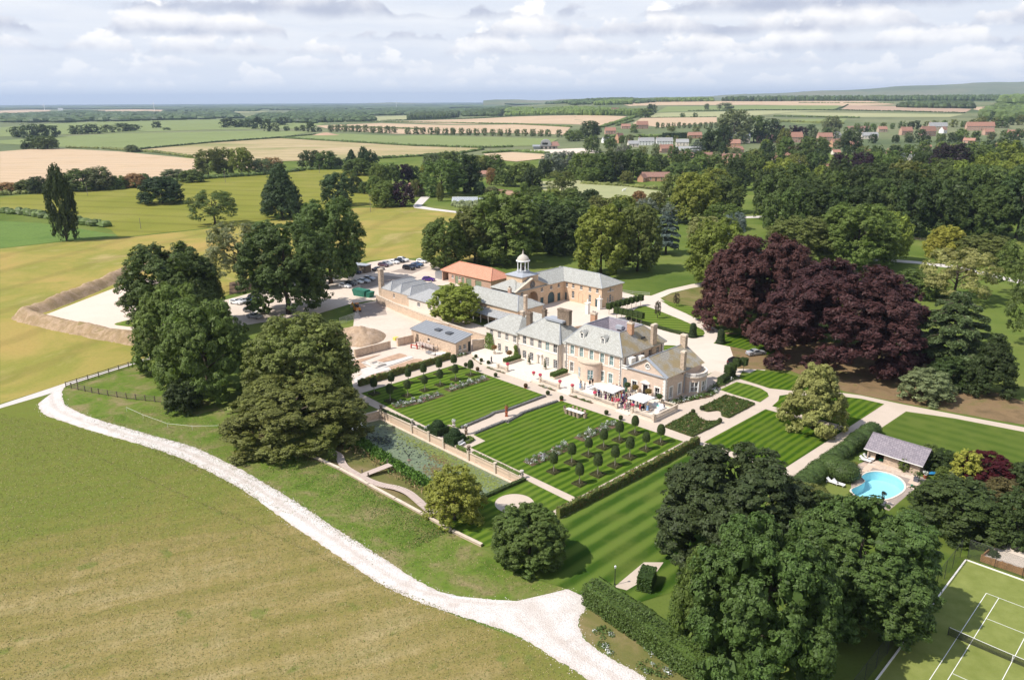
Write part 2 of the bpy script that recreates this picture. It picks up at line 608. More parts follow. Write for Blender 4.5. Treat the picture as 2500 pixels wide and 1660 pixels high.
mat('plastic_red',(.60,.09,.07),.5)
mat('plastic_orange',(.68,.24,.03),.5)
mat('plastic_yellow',(.72,.60,.16),.6)
mat('plastic_green',(.02,.30,.10),.5)
mat('plastic_blue',(.03,.20,.42),.4)
mat('steel',(.42,.42,.43),.4,.5,.6)
mat('steel_green',(.03,.16,.11),.6,var=.15,vscale=2)
mat('tyre',(.018,.018,.018),.8)
mat('rim',(.45,.45,.46),.3,.5,.8)
mat('glass_dark',(.012,.014,.018),.08,.6)
mat('lamp_lens',(.70,.70,.70),.2,.6)
mat('lamp_red',(.35,.02,.02),.3,.5)
mat('turbine_white',(.82,.82,.82),.5)
mat('straw',(.42,.30,.12),.95,var=.3,vscale=1.)
def pane_mat(name,c,rough):
 g,p,tc=base_mat(name,rough,.6)
 n=g. noise(tc,1.7,2.)
 g. l(g. ramp(n,[(.4,tuple(x*.6 for x in c)),(.6,c)]),p. inputs['Base Color'])
pane_mat('pane',(.025,.03,.04),.06)
pane_mat('pane_blind',(.22,.34,.34),.12)
pane_mat('pane_grey',(.20,.19,.18),.10)
pane_mat('greenhouse_glass',(.45,.48,.50),.18)
lawn_mat('lawn_garden',HA,.72,(.054,.105,.011),(.127,.193,.022),.3)
lawn_mat('lawn_lower',HA,.72,(.045,.094,.008),(.113,.179,.018),.1,.35)
lawn_mat('lawn_wide',HA,1.5,(.035,.078,.009),(.116,.171,.029),.6,.55)
lawn_mat('lawn_lime',HA,.72,(.036,.083,.006),(.099,.158,.012),.2,.35)
lawn_mat('lawn_drive',HA*.6-HB*.8,1.2,(.075,.124,.015),(.164,.223,.038),.0,.5)
lawn_mat('lawn_pool',HB,1.6,(.065,.106,.017),(.106,.146,.027),.0,.7,.3)
patch_mat('park_grass',[(.075,.120,.022),(.125,.165,.035),(.18,.20,.055)],.03,fine=3.)
patch_mat('bank_grass',[(.085,.140,.020),(.125,.180,.030),(.165,.180,.052),(.25,.205,.10)],.22,det=9.,fine=1.6,fine_amt=.55,bump=.8,contrast=(.34,.66))
patch_mat('dry_verge',[(.105,.13,.03),(.17,.155,.055),(.27,.20,.105)],.15,fine=4.,bump=.6)
patch_mat('beech_floor',[(.13,.095,.05),(.23,.155,.085),(.15,.14,.05)],.2,fine=3.)
patch_mat('barley',[(.385,.27,.09),(.335,.27,.078),(.24,.235,.052),(.39,.31,.125)],.028,fine=1.2,streak=(HA*.83+HB*.55,24.,.25,10.),bump=.5)
patch_mat('pasture_gold',[(.18,.19,.032),(.215,.215,.040),(.25,.235,.058)],.02,fine=.9,streak=((.25,.97,0),24.,.30,8.))
patch_mat('crop_green',[(.10,.165,.04),(.135,.205,.05),(.115,.175,.045)],.05,fine=.8,fine_amt=.5)
patch_mat('stubble',[(.48,.355,.225),(.54,.40,.26),(.51,.39,.265)],.02,fine=.3,fine_amt=.12,streak=((.13,.99,0),24.,.20,4.),bump=0)
patch_mat('stubble_green',[(.25,.25,.105),(.41,.33,.18),(.50,.385,.245)],.008,fine=.1,fine_amt=.2,streak=((.3,.95,0),40.,.25,12.),bump=0)
patch_mat('stubble_far',[(.46,.335,.22),(.52,.39,.26)],.006,fine=.05,fine_amt=.2,bump=0)
patch_mat('field_green',[(.18,.215,.085),(.21,.25,.10),(.195,.225,.09)],.008,fine=.2,fine_amt=.15,bump=0)
patch_mat('field_pale',[(.30,.32,.16),(.38,.36,.20)],.008,fine=.08,fine_amt=.2,bump=0)
patch_mat('field_brown',[(.38,.265,.19),(.43,.31,.22)],.008,fine=.08,fine_amt=.2,bump=0)
patch_mat('far_land',[(.075,.105,.05),(.13,.16,.075),(.20,.21,.11),(.09,.12,.06)],.0016,det=8.,fine=.02,fine_amt=.4,bump=0)
patch_mat('hill_land',[(.10,.125,.055),(.16,.18,.085),(.22,.20,.11)],.0009,det=6.,fine=.008,fine_amt=.6,bump=0)
patch_mat('pad_stone',[(.66,.53,.43),(.70,.57,.47)],.1,fine=1.5,fine_amt=.12,bump=.2)
patch_mat('bund_earth',[(.36,.245,.155),(.30,.22,.12),(.42,.30,.20),(.24,.19,.085)],.35,fine=2.5,fine_amt=.5,bump=.9)
patch_mat('spoil',[(.33,.23,.15),(.43,.31,.21),(.50,.38,.28)],.5,fine=2.2,fine_amt=.5,bump=1.)
patch_mat('site_stone',[(.58,.48,.39),(.66,.56,.47)],.12,fine=1.,fine_amt=.25,bump=.2)
patch_mat('site_dark',[(.30,.245,.21),(.38,.31,.26)],.4,fine=2.5,fine_amt=.4,bump=.5)
patch_mat('path_gravel',[(.52,.43,.345),(.57,.475,.385)],.3,fine=14.,fine_amt=.22,bump=.3)
patch_mat('court_gravel',[(.60,.51,.42),(.665,.575,.485)],.15,fine=8.,fine_amt=.15,bump=.2)
patch_mat('terrace_stone',[(.66,.58,.485),(.71,.63,.535),(.62,.55,.46)],.8,fine=5.,fine_amt=.12,bump=.1)
patch_mat('lane_tarmac',[(.56,.51,.47),(.62,.57,.52)],.5,fine=8.,fine_amt=.2,bump=.2)
def meadow_mat():
 g,p,tc=base_mat('meadow_dry',.9,.02)
 sp=g. n('ShaderNodeSeparateXYZ');g. l(tc,sp. inputs[0])
 n=g. noise(tc,.055,8.,.62,.9)
 cb=g. n('ShaderNodeCombineXYZ')
 dirv,perp=(.93,.37,0),(-.37,.93,0)
 g. l(g. math('MULTIPLY',g. vmath('DOT_PRODUCT',tc,dirv),.05),cb. inputs[0]);g. l(g. math('MULTIPLY',g. vmath('DOT_PRODUCT',tc,perp),.33),cb. inputs[1])
 st=g. noise(cb. outputs[0],1.,4.,.6,.3)
 cb2=g. n('ShaderNodeCombineXYZ')
 g. l(g. math('MULTIPLY',g. vmath('DOT_PRODUCT',tc,perp),.09),cb2. inputs[0]);g. l(g. math('MULTIPLY',g. vmath('DOT_PRODUCT',tc,dirv),.75),cb2. inputs[1])
 st2=g. noise(cb2. outputs[0],1.,3.,.6,.2)
 wet=g. smooth(g. math('ADD',sp. outputs[1],g. math('MULTIPLY',sp. outputs[0],-.30)),100.,134.)
 edge=g. smooth(g. math('ADD',g. math('ADD',sp. outputs[1],g. math('MULTIPLY',sp. outputs[0],1.18)),g. math('MULTIPLY',g. math('SUBTRACT',n,.5),16.)),60.,84.)
 green=g. math('ADD',g. math('MULTIPLY',wet,.42),g. math('MULTIPLY',edge,.28),clamp=True)
 v=g. math('ADD',g. math('ADD',g. math('MULTIPLY',n,.45),g. math('MULTIPLY',st,.62)),g. math('SUBTRACT',g. math('MULTIPLY',st2,.22),g. math('ADD',green,.05)))
 col=g. ramp(v,[(.22,(.150,.185,.034)),(.38,(.195,.195,.048)),(.50,(.245,.205,.068)),(.60,(.295,.232,.092)),(.74,(.37,.295,.145))])
 tf=g. noise(tc,.22,3.,.5,.2)
 col=g. mix(g. math('MULTIPLY',g. smooth(tf,.62,.72),.75),col,(.14,.18,.04))
 fn=g. noise(tc,5.,6.,.75)
 mow=g. math('SINE',g. math('MULTIPLY',g. math('ADD',g. vmath('DOT_PRODUCT',tc,perp),g. math('MULTIPLY',n,3.)),2*math. pi/4.6))
 col=g. mix(g. math('MULTIPLY',g. smooth(mow,-.6,.9),.22),col,(.15,.15,.04))
 fm=g. noise(tc,1.1,6.,.8)
 col=g. mix(g. math('MULTIPLY',g. smooth(fm,.42,.72),.5),col,(.13,.115,.035))
 col=g. mix(g. math('MULTIPLY',g. smooth(fn,.45,.7),.55),col,(.10,.09,.028))
 g. l(col,p. inputs['Base Color'])
 bump_of(g,p,fn,.6,.06)
meadow_mat()
def track_mat():
 g,p,tc=base_mat('track_stone',.9,.2)
 vo=g. n('ShaderNodeTexVoronoi');vo. inputs['Scale']. default_value=5.5;g. l(tc,vo. inputs['Vector'])
 n=g. noise(tc,.35,6.,.65)
 n2=g. noise(tc,7.,4.,.7)
 col=g. ramp(n,[(.3,(.55,.48,.42)),(.5,(.69,.645,.60)),(.75,(.77,.735,.70))])
 col=g. mix(g. math('MULTIPLY',g. smooth(n2,.48,.72),.55),col,(.42,.36,.32))
 col=g. mix(g. math('MULTIPLY',g. smooth(vo. outputs['Distance'],.35,.75),.35),col,(.36,.31,.28))
 uv=g. n('ShaderNodeTexCoord'). outputs['UV']
 su=g. n('ShaderNodeSeparateXYZ');g. l(uv,su. inputs[0])
 wob=g. math('ADD',su. outputs[0],g. math('MULTIPLY',g. math('SUBTRACT',n,.5),.22))
 mid=g. math('SUBTRACT',1.,g. smooth(g. math('ABSOLUTE',g. math('SUBTRACT',wob,.5)),.03,.16))
 edg=g. smooth(g. math('ABSOLUTE',g. math('SUBTRACT',wob,.5)),.36,.5)
 worn=g. math('MULTIPLY',g. math('MAXIMUM',mid,edg),g. math('ADD',.25,g. math('MULTIPLY',n2,.7)))
 col=g. mix(g. math('MULTIPLY',worn,.62),col,(.44,.36,.295))
 g. l(col,p. inputs['Base Color'])
 bump_of(g,p,g. math('SUBTRACT',n2,vo. outputs['Distance']),.8,.06)
track_mat()
def leaf_mat(name,spread=.75,trans=.28,rough=.55):
 m=bpy. data. materials. new(name)
 m. use_nodes=True
 g=NT(m. node_tree)
 out=g. n('ShaderNodeOutputMaterial')
 oi=g. n('ShaderNodeObjectInfo')
 geo=g. n('ShaderNodeNewGeometry')
 tc=g. n('ShaderNodeTexCoord'). outputs['Object']
 rnd=geo. outputs['Random Per Island']
 br=g. math('ADD',1.-spread/2,g. math('MULTIPLY',rnd,spread))
 big=g. noise(tc,2.2,3.,.5)
 br=g. math('MULTIPLY',br,g. math('ADD',.70,g. math('MULTIPLY',big,.6)))
 hs=g. n('ShaderNodeHueSaturation')
 g. l(oi. outputs['Color'],hs. inputs['Color'])
 g. l(g. math('ADD',.485,g. math('MULTIPLY',big,.03)),hs. inputs['Hue'])
 g. l(br,hs. inputs['Value'])
 p=g. n('ShaderNodeBsdfPrincipled')
 p. inputs['Roughness']. default_value=rough
 p. inputs['Specular IOR Level']. default_value=.25
 g. l(hs. outputs[0],p. inputs['Base Color'])
 tr=g. n('ShaderNodeBsdfTranslucent')
 g. l(g. mix(1.,hs. outputs[0],(1.25,1.35,.7),'MULTIPLY'),tr. inputs['Color'])
 mx=g. n('ShaderNodeMixShader')
 mx. inputs[0]. default_value=trans
 g. l(p. outputs[0],mx. inputs[1]);g. l(tr. outputs[0],mx. inputs[2])
 g. l(mx. outputs[0],out. inputs[0])
 M[name]=m
 return m
leaf_mat('leaf')
leaf_mat('leaf_tight',.7,.12)
for nm,c in(('petal_white',(.80,.80,.74)),('petal_pink',(.72,.075,.16)),('petal_rose',(.55,.20,.26)),('petal_lilac',(.42,.36,.50)),('leaf_silver',(.30,.33,.27)),('leaf_mid',(.085,.135,.03)),('leaf_dark',(.035,.062,.014)),('leaf_straw',(.35,.26,.12)),('leaf_reed',(.10,.19,.028)),('leaf_lavender',(.19,.185,.175)),('leaf_box',(.065,.10,.018)),('tuft_straw',(.33,.26,.12)),('tuft_olive',(.19,.185,.055)),('tuft_green',(.12,.165,.03)),('leaf_rust',(.24,.13,.05)),('leaf_yellow',(.34,.33,.06)),('lily_pad',(.20,.24,.06)),('lily_red',(.17,.12,.05)),('lily_black',(.03,.035,.03))):
 mat(nm,c,.6,.25,var=.30,vscale=3.)
def pond_mat():
 g,p,tc=base_mat('pond_water',.12,.5)
 sp=g. n('ShaderNodeSeparateXYZ');g. l(tc,sp. inputs[0])
 n=g. noise(tc,.22,6.,.62,.5)
 n2=g. noise(tc,2.6,6.,.75,.3)
 along=g. math('ADD',g. vmath('DOT_PRODUCT',tc,tuple(HA)),.0)
 a0=H(-40,-60). dot(HA)
 grad=g. smooth(along,a0-8.,a0+18.)
 weed=g. smooth(g. math('ADD',g. math('ADD',g. math('MULTIPLY',n,.8),g. math('MULTIPLY',n2,.55)),g. math('MULTIPLY',grad,.55)),.60,1.10)
 weedc=g. mix(g. smooth(n2,.35,.7),(.10,.135,.075),(.21,.25,.14))
 col=g. mix(weed,(.03,.045,.045),weedc)
 g. l(col,p. inputs['Base Color'])
 g. l(g. math('ADD',.08,g. math('MULTIPLY',weed,.45)),p. inputs['Roughness'])
 bump_of(g,p,n2,.08,.02)
pond_mat()
def pool_mat():
 m=bpy. data. materials. new('pool_water');m. use_nodes=True
 g=NT(m. node_tree)
 out=g. n('ShaderNodeOutputMaterial')
 tc=g. n('ShaderNodeTexCoord'). outputs['Object']
 bp=g. n('ShaderNodeBump');bp. inputs['Strength']. default_value=.12;bp. inputs['Distance']. default_value=.03
 g. l(g. noise(tc,1.8,3.,.5),bp. inputs['Height'])
 t=g. n('ShaderNodeBsdfTransparent');t. inputs['Color']. default_value=(.80,.97,1.,1)
 gl=g. n('ShaderNodeBsdfGlossy');gl. inputs['Roughness']. default_value=.04;g. l(bp. outputs[0],gl. inputs['Normal'])
 fr=g. n('ShaderNodeFresnel');fr. inputs['IOR']. default_value=1.33;g. l(bp. outputs[0],fr. inputs['Normal'])
 mx=g. n('ShaderNodeMixShader');g. l(fr. outputs[0],mx. inputs[0]);g. l(t. outputs[0],mx. inputs[1]);g. l(gl. outputs[0],mx. inputs[2])
 g. l(mx. outputs[0],out. inputs[0])
 M['pool_water']=m
pool_mat()
mat('pool_lining',(.46,.70,.75),.6,var=.05,vscale=1)
def turf_court():
 g,p,tc=base_mat('court_turf',.9,.1)
 n=g. noise(tc,.5,5.,.6);f=g. noise(tc,14.,4.,.7)
 col=g. ramp(n,[(.3,(.165,.195,.045)),(.7,(.235,.26,.075))])
 g. l(g. mix(g. math('MULTIPLY',g. smooth(f,.4,.75),.35),col,(.11,.13,.03)),p. inputs['Base Color'])
 bump_of(g,p,f,.3,.02)
turf_court()
def mesh_net(name,c,scale,thr):
 m=bpy. data. materials. new(name);m. use_nodes=True
 g=NT(m. node_tree)
 out=g. n('ShaderNodeOutputMaterial')
 tc=g. n('ShaderNodeTexCoord'). outputs['UV']
 w=[]
 sp=g. n('ShaderNodeSeparateXYZ');g. l(tc,sp. inputs[0])
 for k in(0,1):
  w. append(g. math('GREATER_THAN',g. math('FRACT',g. math('MULTIPLY',sp. outputs[k],scale)),thr))
 f=g. math('MAXIMUM',w[0],w[1])
 d=g. n('ShaderNodeBsdfDiffuse');d. inputs['Color']. default_value=tuple(c)+(1,)
 t=g. n('ShaderNodeBsdfTransparent')
 mx=g. n('ShaderNodeMixShader')
 g. l(f,mx. inputs[0]);g. l(t. outputs[0],mx. inputs[1]);g. l(d. outputs[0],mx. inputs[2])
 g. l(mx. outputs[0],out. inputs[0])
 M[name]=m
mesh_net('chain_link',(.06,.065,.06),14.,.82)
mesh_net('court_net',(.03,.03,.03),18.,.6)
mesh_net('mesh_panel',(.45,.46,.46),9.,.86)
# ---------------------------------------------------------------- land
def P(pts,z=.0):
 return[tuple(G(u,v,z)[:2])for u,v in pts]
POND_PX=[(890,1014),(929,1004),(1280,1170),(1165,1225),(1075,1283),(1029,1257),(965,1222),(900,1187),(830,1148),(795,1131),(838,1068)]
POOL_PX=[(2104,1163),(2117,1154),(2142,1151),(2170,1156.5),(2193,1166.7),(2206,1181),(2205,1196),(2186,1210),(2163,1218),(2130,1220),(2099,1215),(2081,1202),(2080,1193.5),(2096,1186),(2112,1175.6),(2108,1169)]
POND_XY=P(POND_PX)
POOL_XY=[tuple(p)for p in smooth_closed(P(POOL_PX,.05),4)]
_pc=(sum(p[0]for p in POOL_XY)/len(POOL_XY),sum(p[1]for p in POOL_XY)/len(POOL_XY))
POOL_HOLE=[(_pc[0]+(p[0]-_pc[0])*1.015,_pc[1]+(p[1]-_pc[1])*1.015)for p in POOL_XY]
near=[(-900,-400),(900,-400),(900,900),(-900,900)]
sheet('ground',[near,POND_XY,POOL_HOLE],.0,M['park_grass'])
def far_ground():
 ys=[900.]
 while ys[-1]<28000:
  ys. append(ys[-1]*1.035 if ys[-1]>1200 else ys[-1]+40)
 cols=[-6,-3,-2,-1.5,-1.2]+[-1.+.02*i for i in range(101)]+[1.2,1.5,2,3,6]
 v,f=[],[]
 for y in ys:
  for c in cols:
   x=c*max(y,900.)
   v. append((x,y,terr(x,y)))
 n=len(cols)
 for i in range(len(ys)-1):
  for k in range(n-1):
   f. append((i*n+k,i*n+k+1,(i+1)*n+k+1,(i+1)*n+k))
 o=MB(). add(v,f). build('terrain',M['far_land'])
 o['kind']='structure'
 for s in(-1,1):
  sheet('terrain',[[(900*s,-400),(5400*s,-400),(5400*s,900),(900*s,900)]],.0,M['far_land'])
 sheet('terrain',[[(-5400,-3000),(5400,-3000),(5400,-400),(-5400,-400)]],.0,M['park_grass'])
far_ground()
FIELDS=[('stubble_field',[(0,371),(79,365),(148,364),(291,371),(476,389),(500,420),(370,436),(0,452)],'stubble'),('crop_field',[(0,344),(66,340),(290,326),(625,320),(765,322),(700,334),(625,340),(503,350),(341,364),(148,360),(0,352)],'field_green'),('stubble_field',[(341,367),(503,351),(625,342.5),(682,338.5),(875,350),(1013,358.5),(1178,363),(1123,376),(930,386),(837,390),(600,398),(476,386)],'stubble_green'),('crop_field',[(690,337),(820,326.5),(966,333),(1040,331),(1250,337),(1365,340),(1329,357),(1200,359),(1013,355),(875,347)],'field_green'),('stubble_field',[(771,308),(930,301.5),(1250,305),(1393,312),(1376,330),(1200,325),(966,328),(804,316)],'stubble_far'),('stubble_field',[(938,298),(1082,293),(1250,286),(1365,283),(1530,285),(1475,308),(1250,302.5)],'stubble_far'),('stubble_field',[(1544,303),(1566,289),(1750,287),(1750,300),(1613,312)],'stubble_far'),('stubble_field',[(1420,264),(1585,250),(1850,244.5),(2098,244),(2189,256),(2048,260),(1850,257),(1613,258)],'stubble_far'),('crop_field',[(1629,261),(1850,258),(2054,258.5),(2037,269),(1850,269),(1602,275)],'field_green'),('ploughed_field',[(2054,268),(2070,258),(2188,260),(2373,267),(2356,276)],'field_brown'),('pasture_field',[(1602,277),(1850,271),(2040,271),(1946,274),(1891,279),(1780,288),(1566,288)],'field_pale'),('pasture_field',[(1891,280),(1946,275),(2354,280),(2318,287),(2098,287)],'field_pale'),('crop_field',[(1894,293),(2070,290),(2056,302),(1946,304)],'field_green'),('crop_field',[(2098,241.5),(2230,244),(2330,247),(2240,249),(2120,246)],'field_green'),('crop_field',[(2460,246),(2600,246),(2600,270),(2470,268)],'field_green'),('stubble_field',[(2380,262),(2470,260),(2420,275),(2376,268)],'stubble_far'),('crop_field',[(0,312),(120,303),(300,296),(560,292),(800,300),(760,314),(500,318),(250,326),(0,335)],'field_green'),('stubble_field',[(225,270),(330,267.5),(398,269),(390,275.5),(300,276)],'stubble_far'),('stubble_field',[(0,271),(70,268.5),(125,269.5),(120,272.5),(40,276),(0,277)],'stubble_far'),('crop_field',[(880,287),(1000,283),(1100,284),(1050,291),(930,297)],'field_pale'),('crop_field',[(560,285),(700,282),(860,284),(830,288),(650,290)],'field_green'),('stubble_field',[(590,263),(640,261.5),(690,262.5),(650,265)],'stubble_far'),('crop_field',[(500,274),(600,271.5),(660,273),(600,276)],'field_pale'),('stubble_field',[(790,268),(880,265.5),(930,267),(860,270)],'stubble_far'),('crop_field',[(960,273),(1080,270),(1160,272),(1080,277)],'field_pale'),('stubble_field',[(1060,262),(1120,260.5),(1160,261.5),(1110,264)],'stubble_far'),('stubble_field',[(560,411),(610,399),(640,402),(630,414)],'stubble'),('stubble_field',[(1180,377),(1250,373),(1330,378),(1330,388),(1260,396),(1200,390)],'stubble'),('pasture_field',[(1288,398),(1330,390),(1340,420),(1300,425)],'park_grass'),('pasture_field',[(1310,445),(1420,442),(1620,470),(1640,482),(1500,488),(1330,470)],'field_pale'),]
for i,(nm,px,mt)in enumerate(FIELDS):
 drape(nm,px,.35+.04*(i%5),M[mt])
psheet('barley_field',[(0,608),(160,590),(290,582),(480,562),(700,534),(870,508),(1010,505),(1110,515),(1200,530),(1180,640),(1050,628),(905,636),(600,700),(380,800),(362,872),(157,936),(98,955),(0,986)],.02,M['barley'])
psheet('pasture_gold_field',[(0,482),(140,470),(400,445),(560,430),(700,416),(850,415),(930,430),(950,500),(850,508),(690,532),(480,560),(290,580),(270,560),(170,535),(0,512)],.024,M['pasture_gold'])
psheet('beet_field',[(0,540),(100,545),(180,556),(290,575),(170,587),(0,606)],.028,M['crop_green'])
psheet('meadow',[(0,996),(98,968),(112,1000),(200,1040),(434,1113),(564,1176),(700,1272),(802,1340),(922,1420),(1080,1490),(1300,1571),(1437,1660),(1500,1720),(1250,2100),(-600,2100),(-900,1300)],.008,M['meadow_dry'])
psheet('bank',[(150,952),(170,942),(360,882),(420,960),(560,990),(700,1075),(751,1112),(900,1187),(1029,1257),(1100,1298),(1174,1334),(1255,1398),(1386,1438),(1351,1457),(1270,1467),(1170,1462),(1059,1444),(968,1386),(901,1343),(829,1298),(700,1215),(607,1160),(520,1116),(451,1088),(369,1066),(303,1046),(225,1022),(173,1000)],.012,M['bank_grass'])
psheet('verge',[(1428,1488),(1416,1503),(1414,1534),(1435,1567),(1498,1610),(1554,1640),(1600,1672),(1800,1700),(1760,1640),(1640,1560),(1520,1500)],.016,M['dry_verge'])
LOW=[(94,985),(97,999),(113,1014),(182,1038),(260,1062),(347,1086),(434,1116),(499,1145),(564,1179),(629,1220),(700,1273),(729,1293),(802,1341),(861,1381),(922,1421),(1000,1459),(1080,1489),(1160,1514),(1235,1540),(1300,1571),(1351,1605),(1402,1635),(1437,1661),(1500,1712)]
UPP=[(157,937),(152,958),(156,982),(173,997),(225,1019),(304,1043),(369,1062),(451,1084),(520,1112),(607,1156),(700,1211),(743,1238),(829,1295),(901,1340),(968,1383),(1028,1422),(1090,1448),(1170,1461),(1270,1466),(1345,1457),(1386,1437),(1424,1457),(1428,1488),(1415,1503),(1414,1534),(1435,1567),(1498,1610),(1554,1640),(1579,1660),(1660,1712)]
def ragged(px,rnd,amp,n):
 pts=smooth_open([G(u,v,.02)for u,v in px],n)
 out=[]
 for i,p in enumerate(pts):
  t=(pts[min(i+1,len(pts)-1)]-pts[max(i-1,0)])
  nrm=Vector((-t. y,t. x,0)). normalized()
  out. append(p+nrm*rnd. uniform(-amp,amp))
 return out
_r=random. Random(4)
_lo,_up=ragged(LOW,_r,.13,14),ragged(UPP,_r,.13,14)
def track():
 n=420
 A_,B_=resample(_lo,n),resample(_up,n)
 mb,cols=MB(),8
 for i in range(n):
  for k in range(cols+1):
   t=k/cols
   p=A_[i]. lerp(B_[i],t)
   mb. v. append((p. x,p. y,.02+.05*math. sin(math. pi*t)))
 for i in range(n-1):
  for k in range(cols):
   a=i*(cols+1)+k
   mb. f. append((a,a+cols+1,a+cols+2,a+1));mb. m. append(0)
 me=mb. mesh('track',M['track_stone'],True)
 uv=me. uv_layers. new(name='UVMap')
 for lp in me. loops:
  uv. data[lp. index]. uv=((lp. vertex_index%(cols+1))/cols,(lp. vertex_index//(cols+1))/n*60)
 for pl in me. polygons:
  if pl. normal. z<0:pl. flip()
 o=link('track',me);o['kind']='structure'
track()
def loose_stones():
 rnd=random. Random(12)
 mb=MB()
 for line,sgn in((_lo,1),(_up,-1)):
  for i in range(len(line)-1):
   if line[i]. y>150:continue
   for _ in range(2):
    p=line[i]. lerp(line[i+1],rnd. random())
    t=(line[i+1]-line[i]);nrm=Vector((-t. y,t. x,0)). normalized()
    q=p+nrm*rnd. gauss(0,.35)
    s=rnd. uniform(.03,.09)
    a=rnd. uniform(0,3.14)
    c,sn=math. cos(a)*s,math. sin(a)*s
    mb. add([(q. x+c,q. y+sn,.015),(q. x-sn,q. y+c,.015),(q. x-c,q. y-sn,.015),(q. x+sn,q. y-c,.015),(q. x+s*.2,q. y,.02+s*.8)],[(0,1,4),(1,2,4),(2,3,4),(3,0,4)])
 o=mb. build('loose_gravel',M['track_stone'])
 tag(o,'loose white stones scattered along the track edges','gravel',kind='stuff')
loose_stones()
psheet('lane',[(-200,1040),(0,988),(98,955.6),(157,936),(250,908),(362,872.5),(430,850),(434,855),(366,877),(253,912),(163,941),(150,952),(101,967),(0,996.5),(-200,1052)],.028,M['lane_tarmac'])
psheet('garden_gravel',[(862,940),(1108,870),(1190,848),(1400,900),(1640,955),(1700,935),(1745,905),(1801,924),(1848,938),(1878,948),(1924,953),(2058,959),(2102,965),(2200,986),(2377,1020),(2620,1065),(2620,1082),(2500,1054),(2331,1021),(2212,1004),(2134,1056),(2060,1110),(1945,1188),(1930,1178),(1882,1151),(1801,1121),(1735,1096),(1708,1085),(1372,1264),(1345,1250),(1391,1224),(1284,1171),(932,1003),(862,970)],.012,M['path_gravel'])
psheet('forecourt',[(1180,812),(1268,742),(1375,724),(1475,748),(1514,711),(1552,722),(1575,721),(1590,722),(1630,707),(1688,694),(1760,684),(1760,692),(1688,703.5),(1640,715),(1612,728),(1640,748),(1690,773),(1735,794),(1768,815),(1742,838),(1790,846),(1840,858),(1905,880),(1850,915),(1812,906),(1801,926),(1745,906),(1640,952),(1400,895)],.008,M['court_gravel'])
LZ=.045
psheet('lawn',[(881,960),(1115,889),(1333,966),(1205,1010),(1198,1018),(1124,1047),(1098,1036),(1052,1046.5)],LZ,M['lawn_garden'])
psheet('lawn',[(1370.7,978),(1669,1077.5),(1408,1215),(1148,1092),(1185,1076),(1156,1061),(1232,1030),(1240,1033),(1274,1014),(1276,1008)],LZ,M['lawn_lower'])
_cc=G(1256,1228.5,LZ);_cr=48*px_m(_cc)
_circ=[(_cc. x+_cr*math. cos(2*math. pi*k/48),_cc. y+_cr*math. sin(2*math. pi*k/48))for k in range(48)]
sheet('lawn',[P([(1283,1174),(1390,1223),(1343,1247),(1300,1280),(1190,1335),(1174,1333),(1078,1284),(1168,1225)],LZ),_circ],LZ,M['lawn_garden'])
sheet('gravel_circle',[_circ],.03,M['path_gravel'])
psheet('lawn',[(1712,1094),(1374,1268),(1256,1397),(1386,1437),(1428,1457),(1560,1470),(1720,1420),(1980,1290),(1936,1184),(1882,1153),(1801,1123)],LZ,M['lawn_wide'])
psheet('lawn',[(1719,1079),(1869,998.5),(2058,1051.5),(1914,1143.5)],LZ,M['lawn_lime'])
psheet('lawn',[(1885,991),(1900,978),(1903,965.7),(1924,962.5),(2058,968),(2102,973),(2159,986),(2071.5,1043)],LZ,M['lawn_lime'])
psheet('lawn',[(1757,951),(1798.5,932),(1830,939),(1858,948),(1873.6,958),(1877,967),(1855.6,981.6),(1791,962.6)],LZ,M['lawn_garden'])
psheet('lawn',[(1806,922),(1848,902),(1924,912),(2000,935),(2058,957),(1924,951),(1878,946)],LZ,M['lawn_lime'])
psheet('lawn',[(2212,1006),(2331,1023),(2500,1056),(2700,1100),(2620,1270),(2420,1190),(2300,1130),(2235,1100),(2136,1058)],LZ,M['lawn_pool'])
psheet('lawn',[(2080,1210),(2170,1248),(2264,1170),(2400,1190),(2500,1230),(2480,1330),(2380,1380),(2290,1480),(2180,1560),(1990,1420),(1960,1270)],LZ-.01,M['lawn_pool'])
psheet('lawn',[(1524,774.6),(1560,748),(1577,747),(1616,761.5),(1660,779),(1700,796.7),(1716.6,805.5),(1721,813),(1715.6,821),(1695.7,825),(1669,817.6),(1579,794.5)],LZ,M['lawn_drive'])
psheet('lawn',[(1612,733),(1634,739),(1729,757),(1800,790),(1740,794),(1690,772),(1634,747)],LZ,M['lawn_drive'])
psheet('rough_meadow',[(1616.5,728),(1640,717),(1690,704),(1760,693),(1760,740),(1729,756),(1640,738)],LZ-.02,M['dry_verge'])
psheet('lawn',[(1742,838),(1765,816),(1830,815),(1905,850),(1880,866),(1838,857)],LZ,M['lawn_lime'])
_ic=G(1632,849,LZ)
sheet('lawn',[[(_ic. x+3.6*math. cos(2*math. pi*k/24),_ic. y+2.2*math. sin(2*math. pi*k/24))for k in range(24)]],LZ,M['lawn_drive'])
psheet('beech_ground',[(1800,900),(1930,905),(2060,955),(2210,985),(2400,1020),(2520,1040),(2560,1000),(2440,960),(2300,930),(2250,880),(2100,840),(1900,830),(1770,810)],.02,M['beech_floor'])
psheet('path',[(1500,1432),(1572,1372),(1620,1372),(1600,1400),(1530,1440)],.05,M['path_gravel'])
psheet('park_drive',[(2130,630),(2240,638),(2330,648),(2500,686),(2600,705),(2600,712),(2500,695),(2330,656),(2240,644),(2130,636)],.03,M['lane_tarmac'])
psheet('park_road',[(1800,529),(1900,526),(2040,530),(2040,533),(1900,530.5),(1800,534)],.03,M['lane_tarmac'])
psheet('garden_lane',[(1008,503),(1030,478),(1052,479),(1028,503),(1060,509),(1130,518),(1130,522),(1050,513),(1012,508)],.034,M['lane_tarmac'])
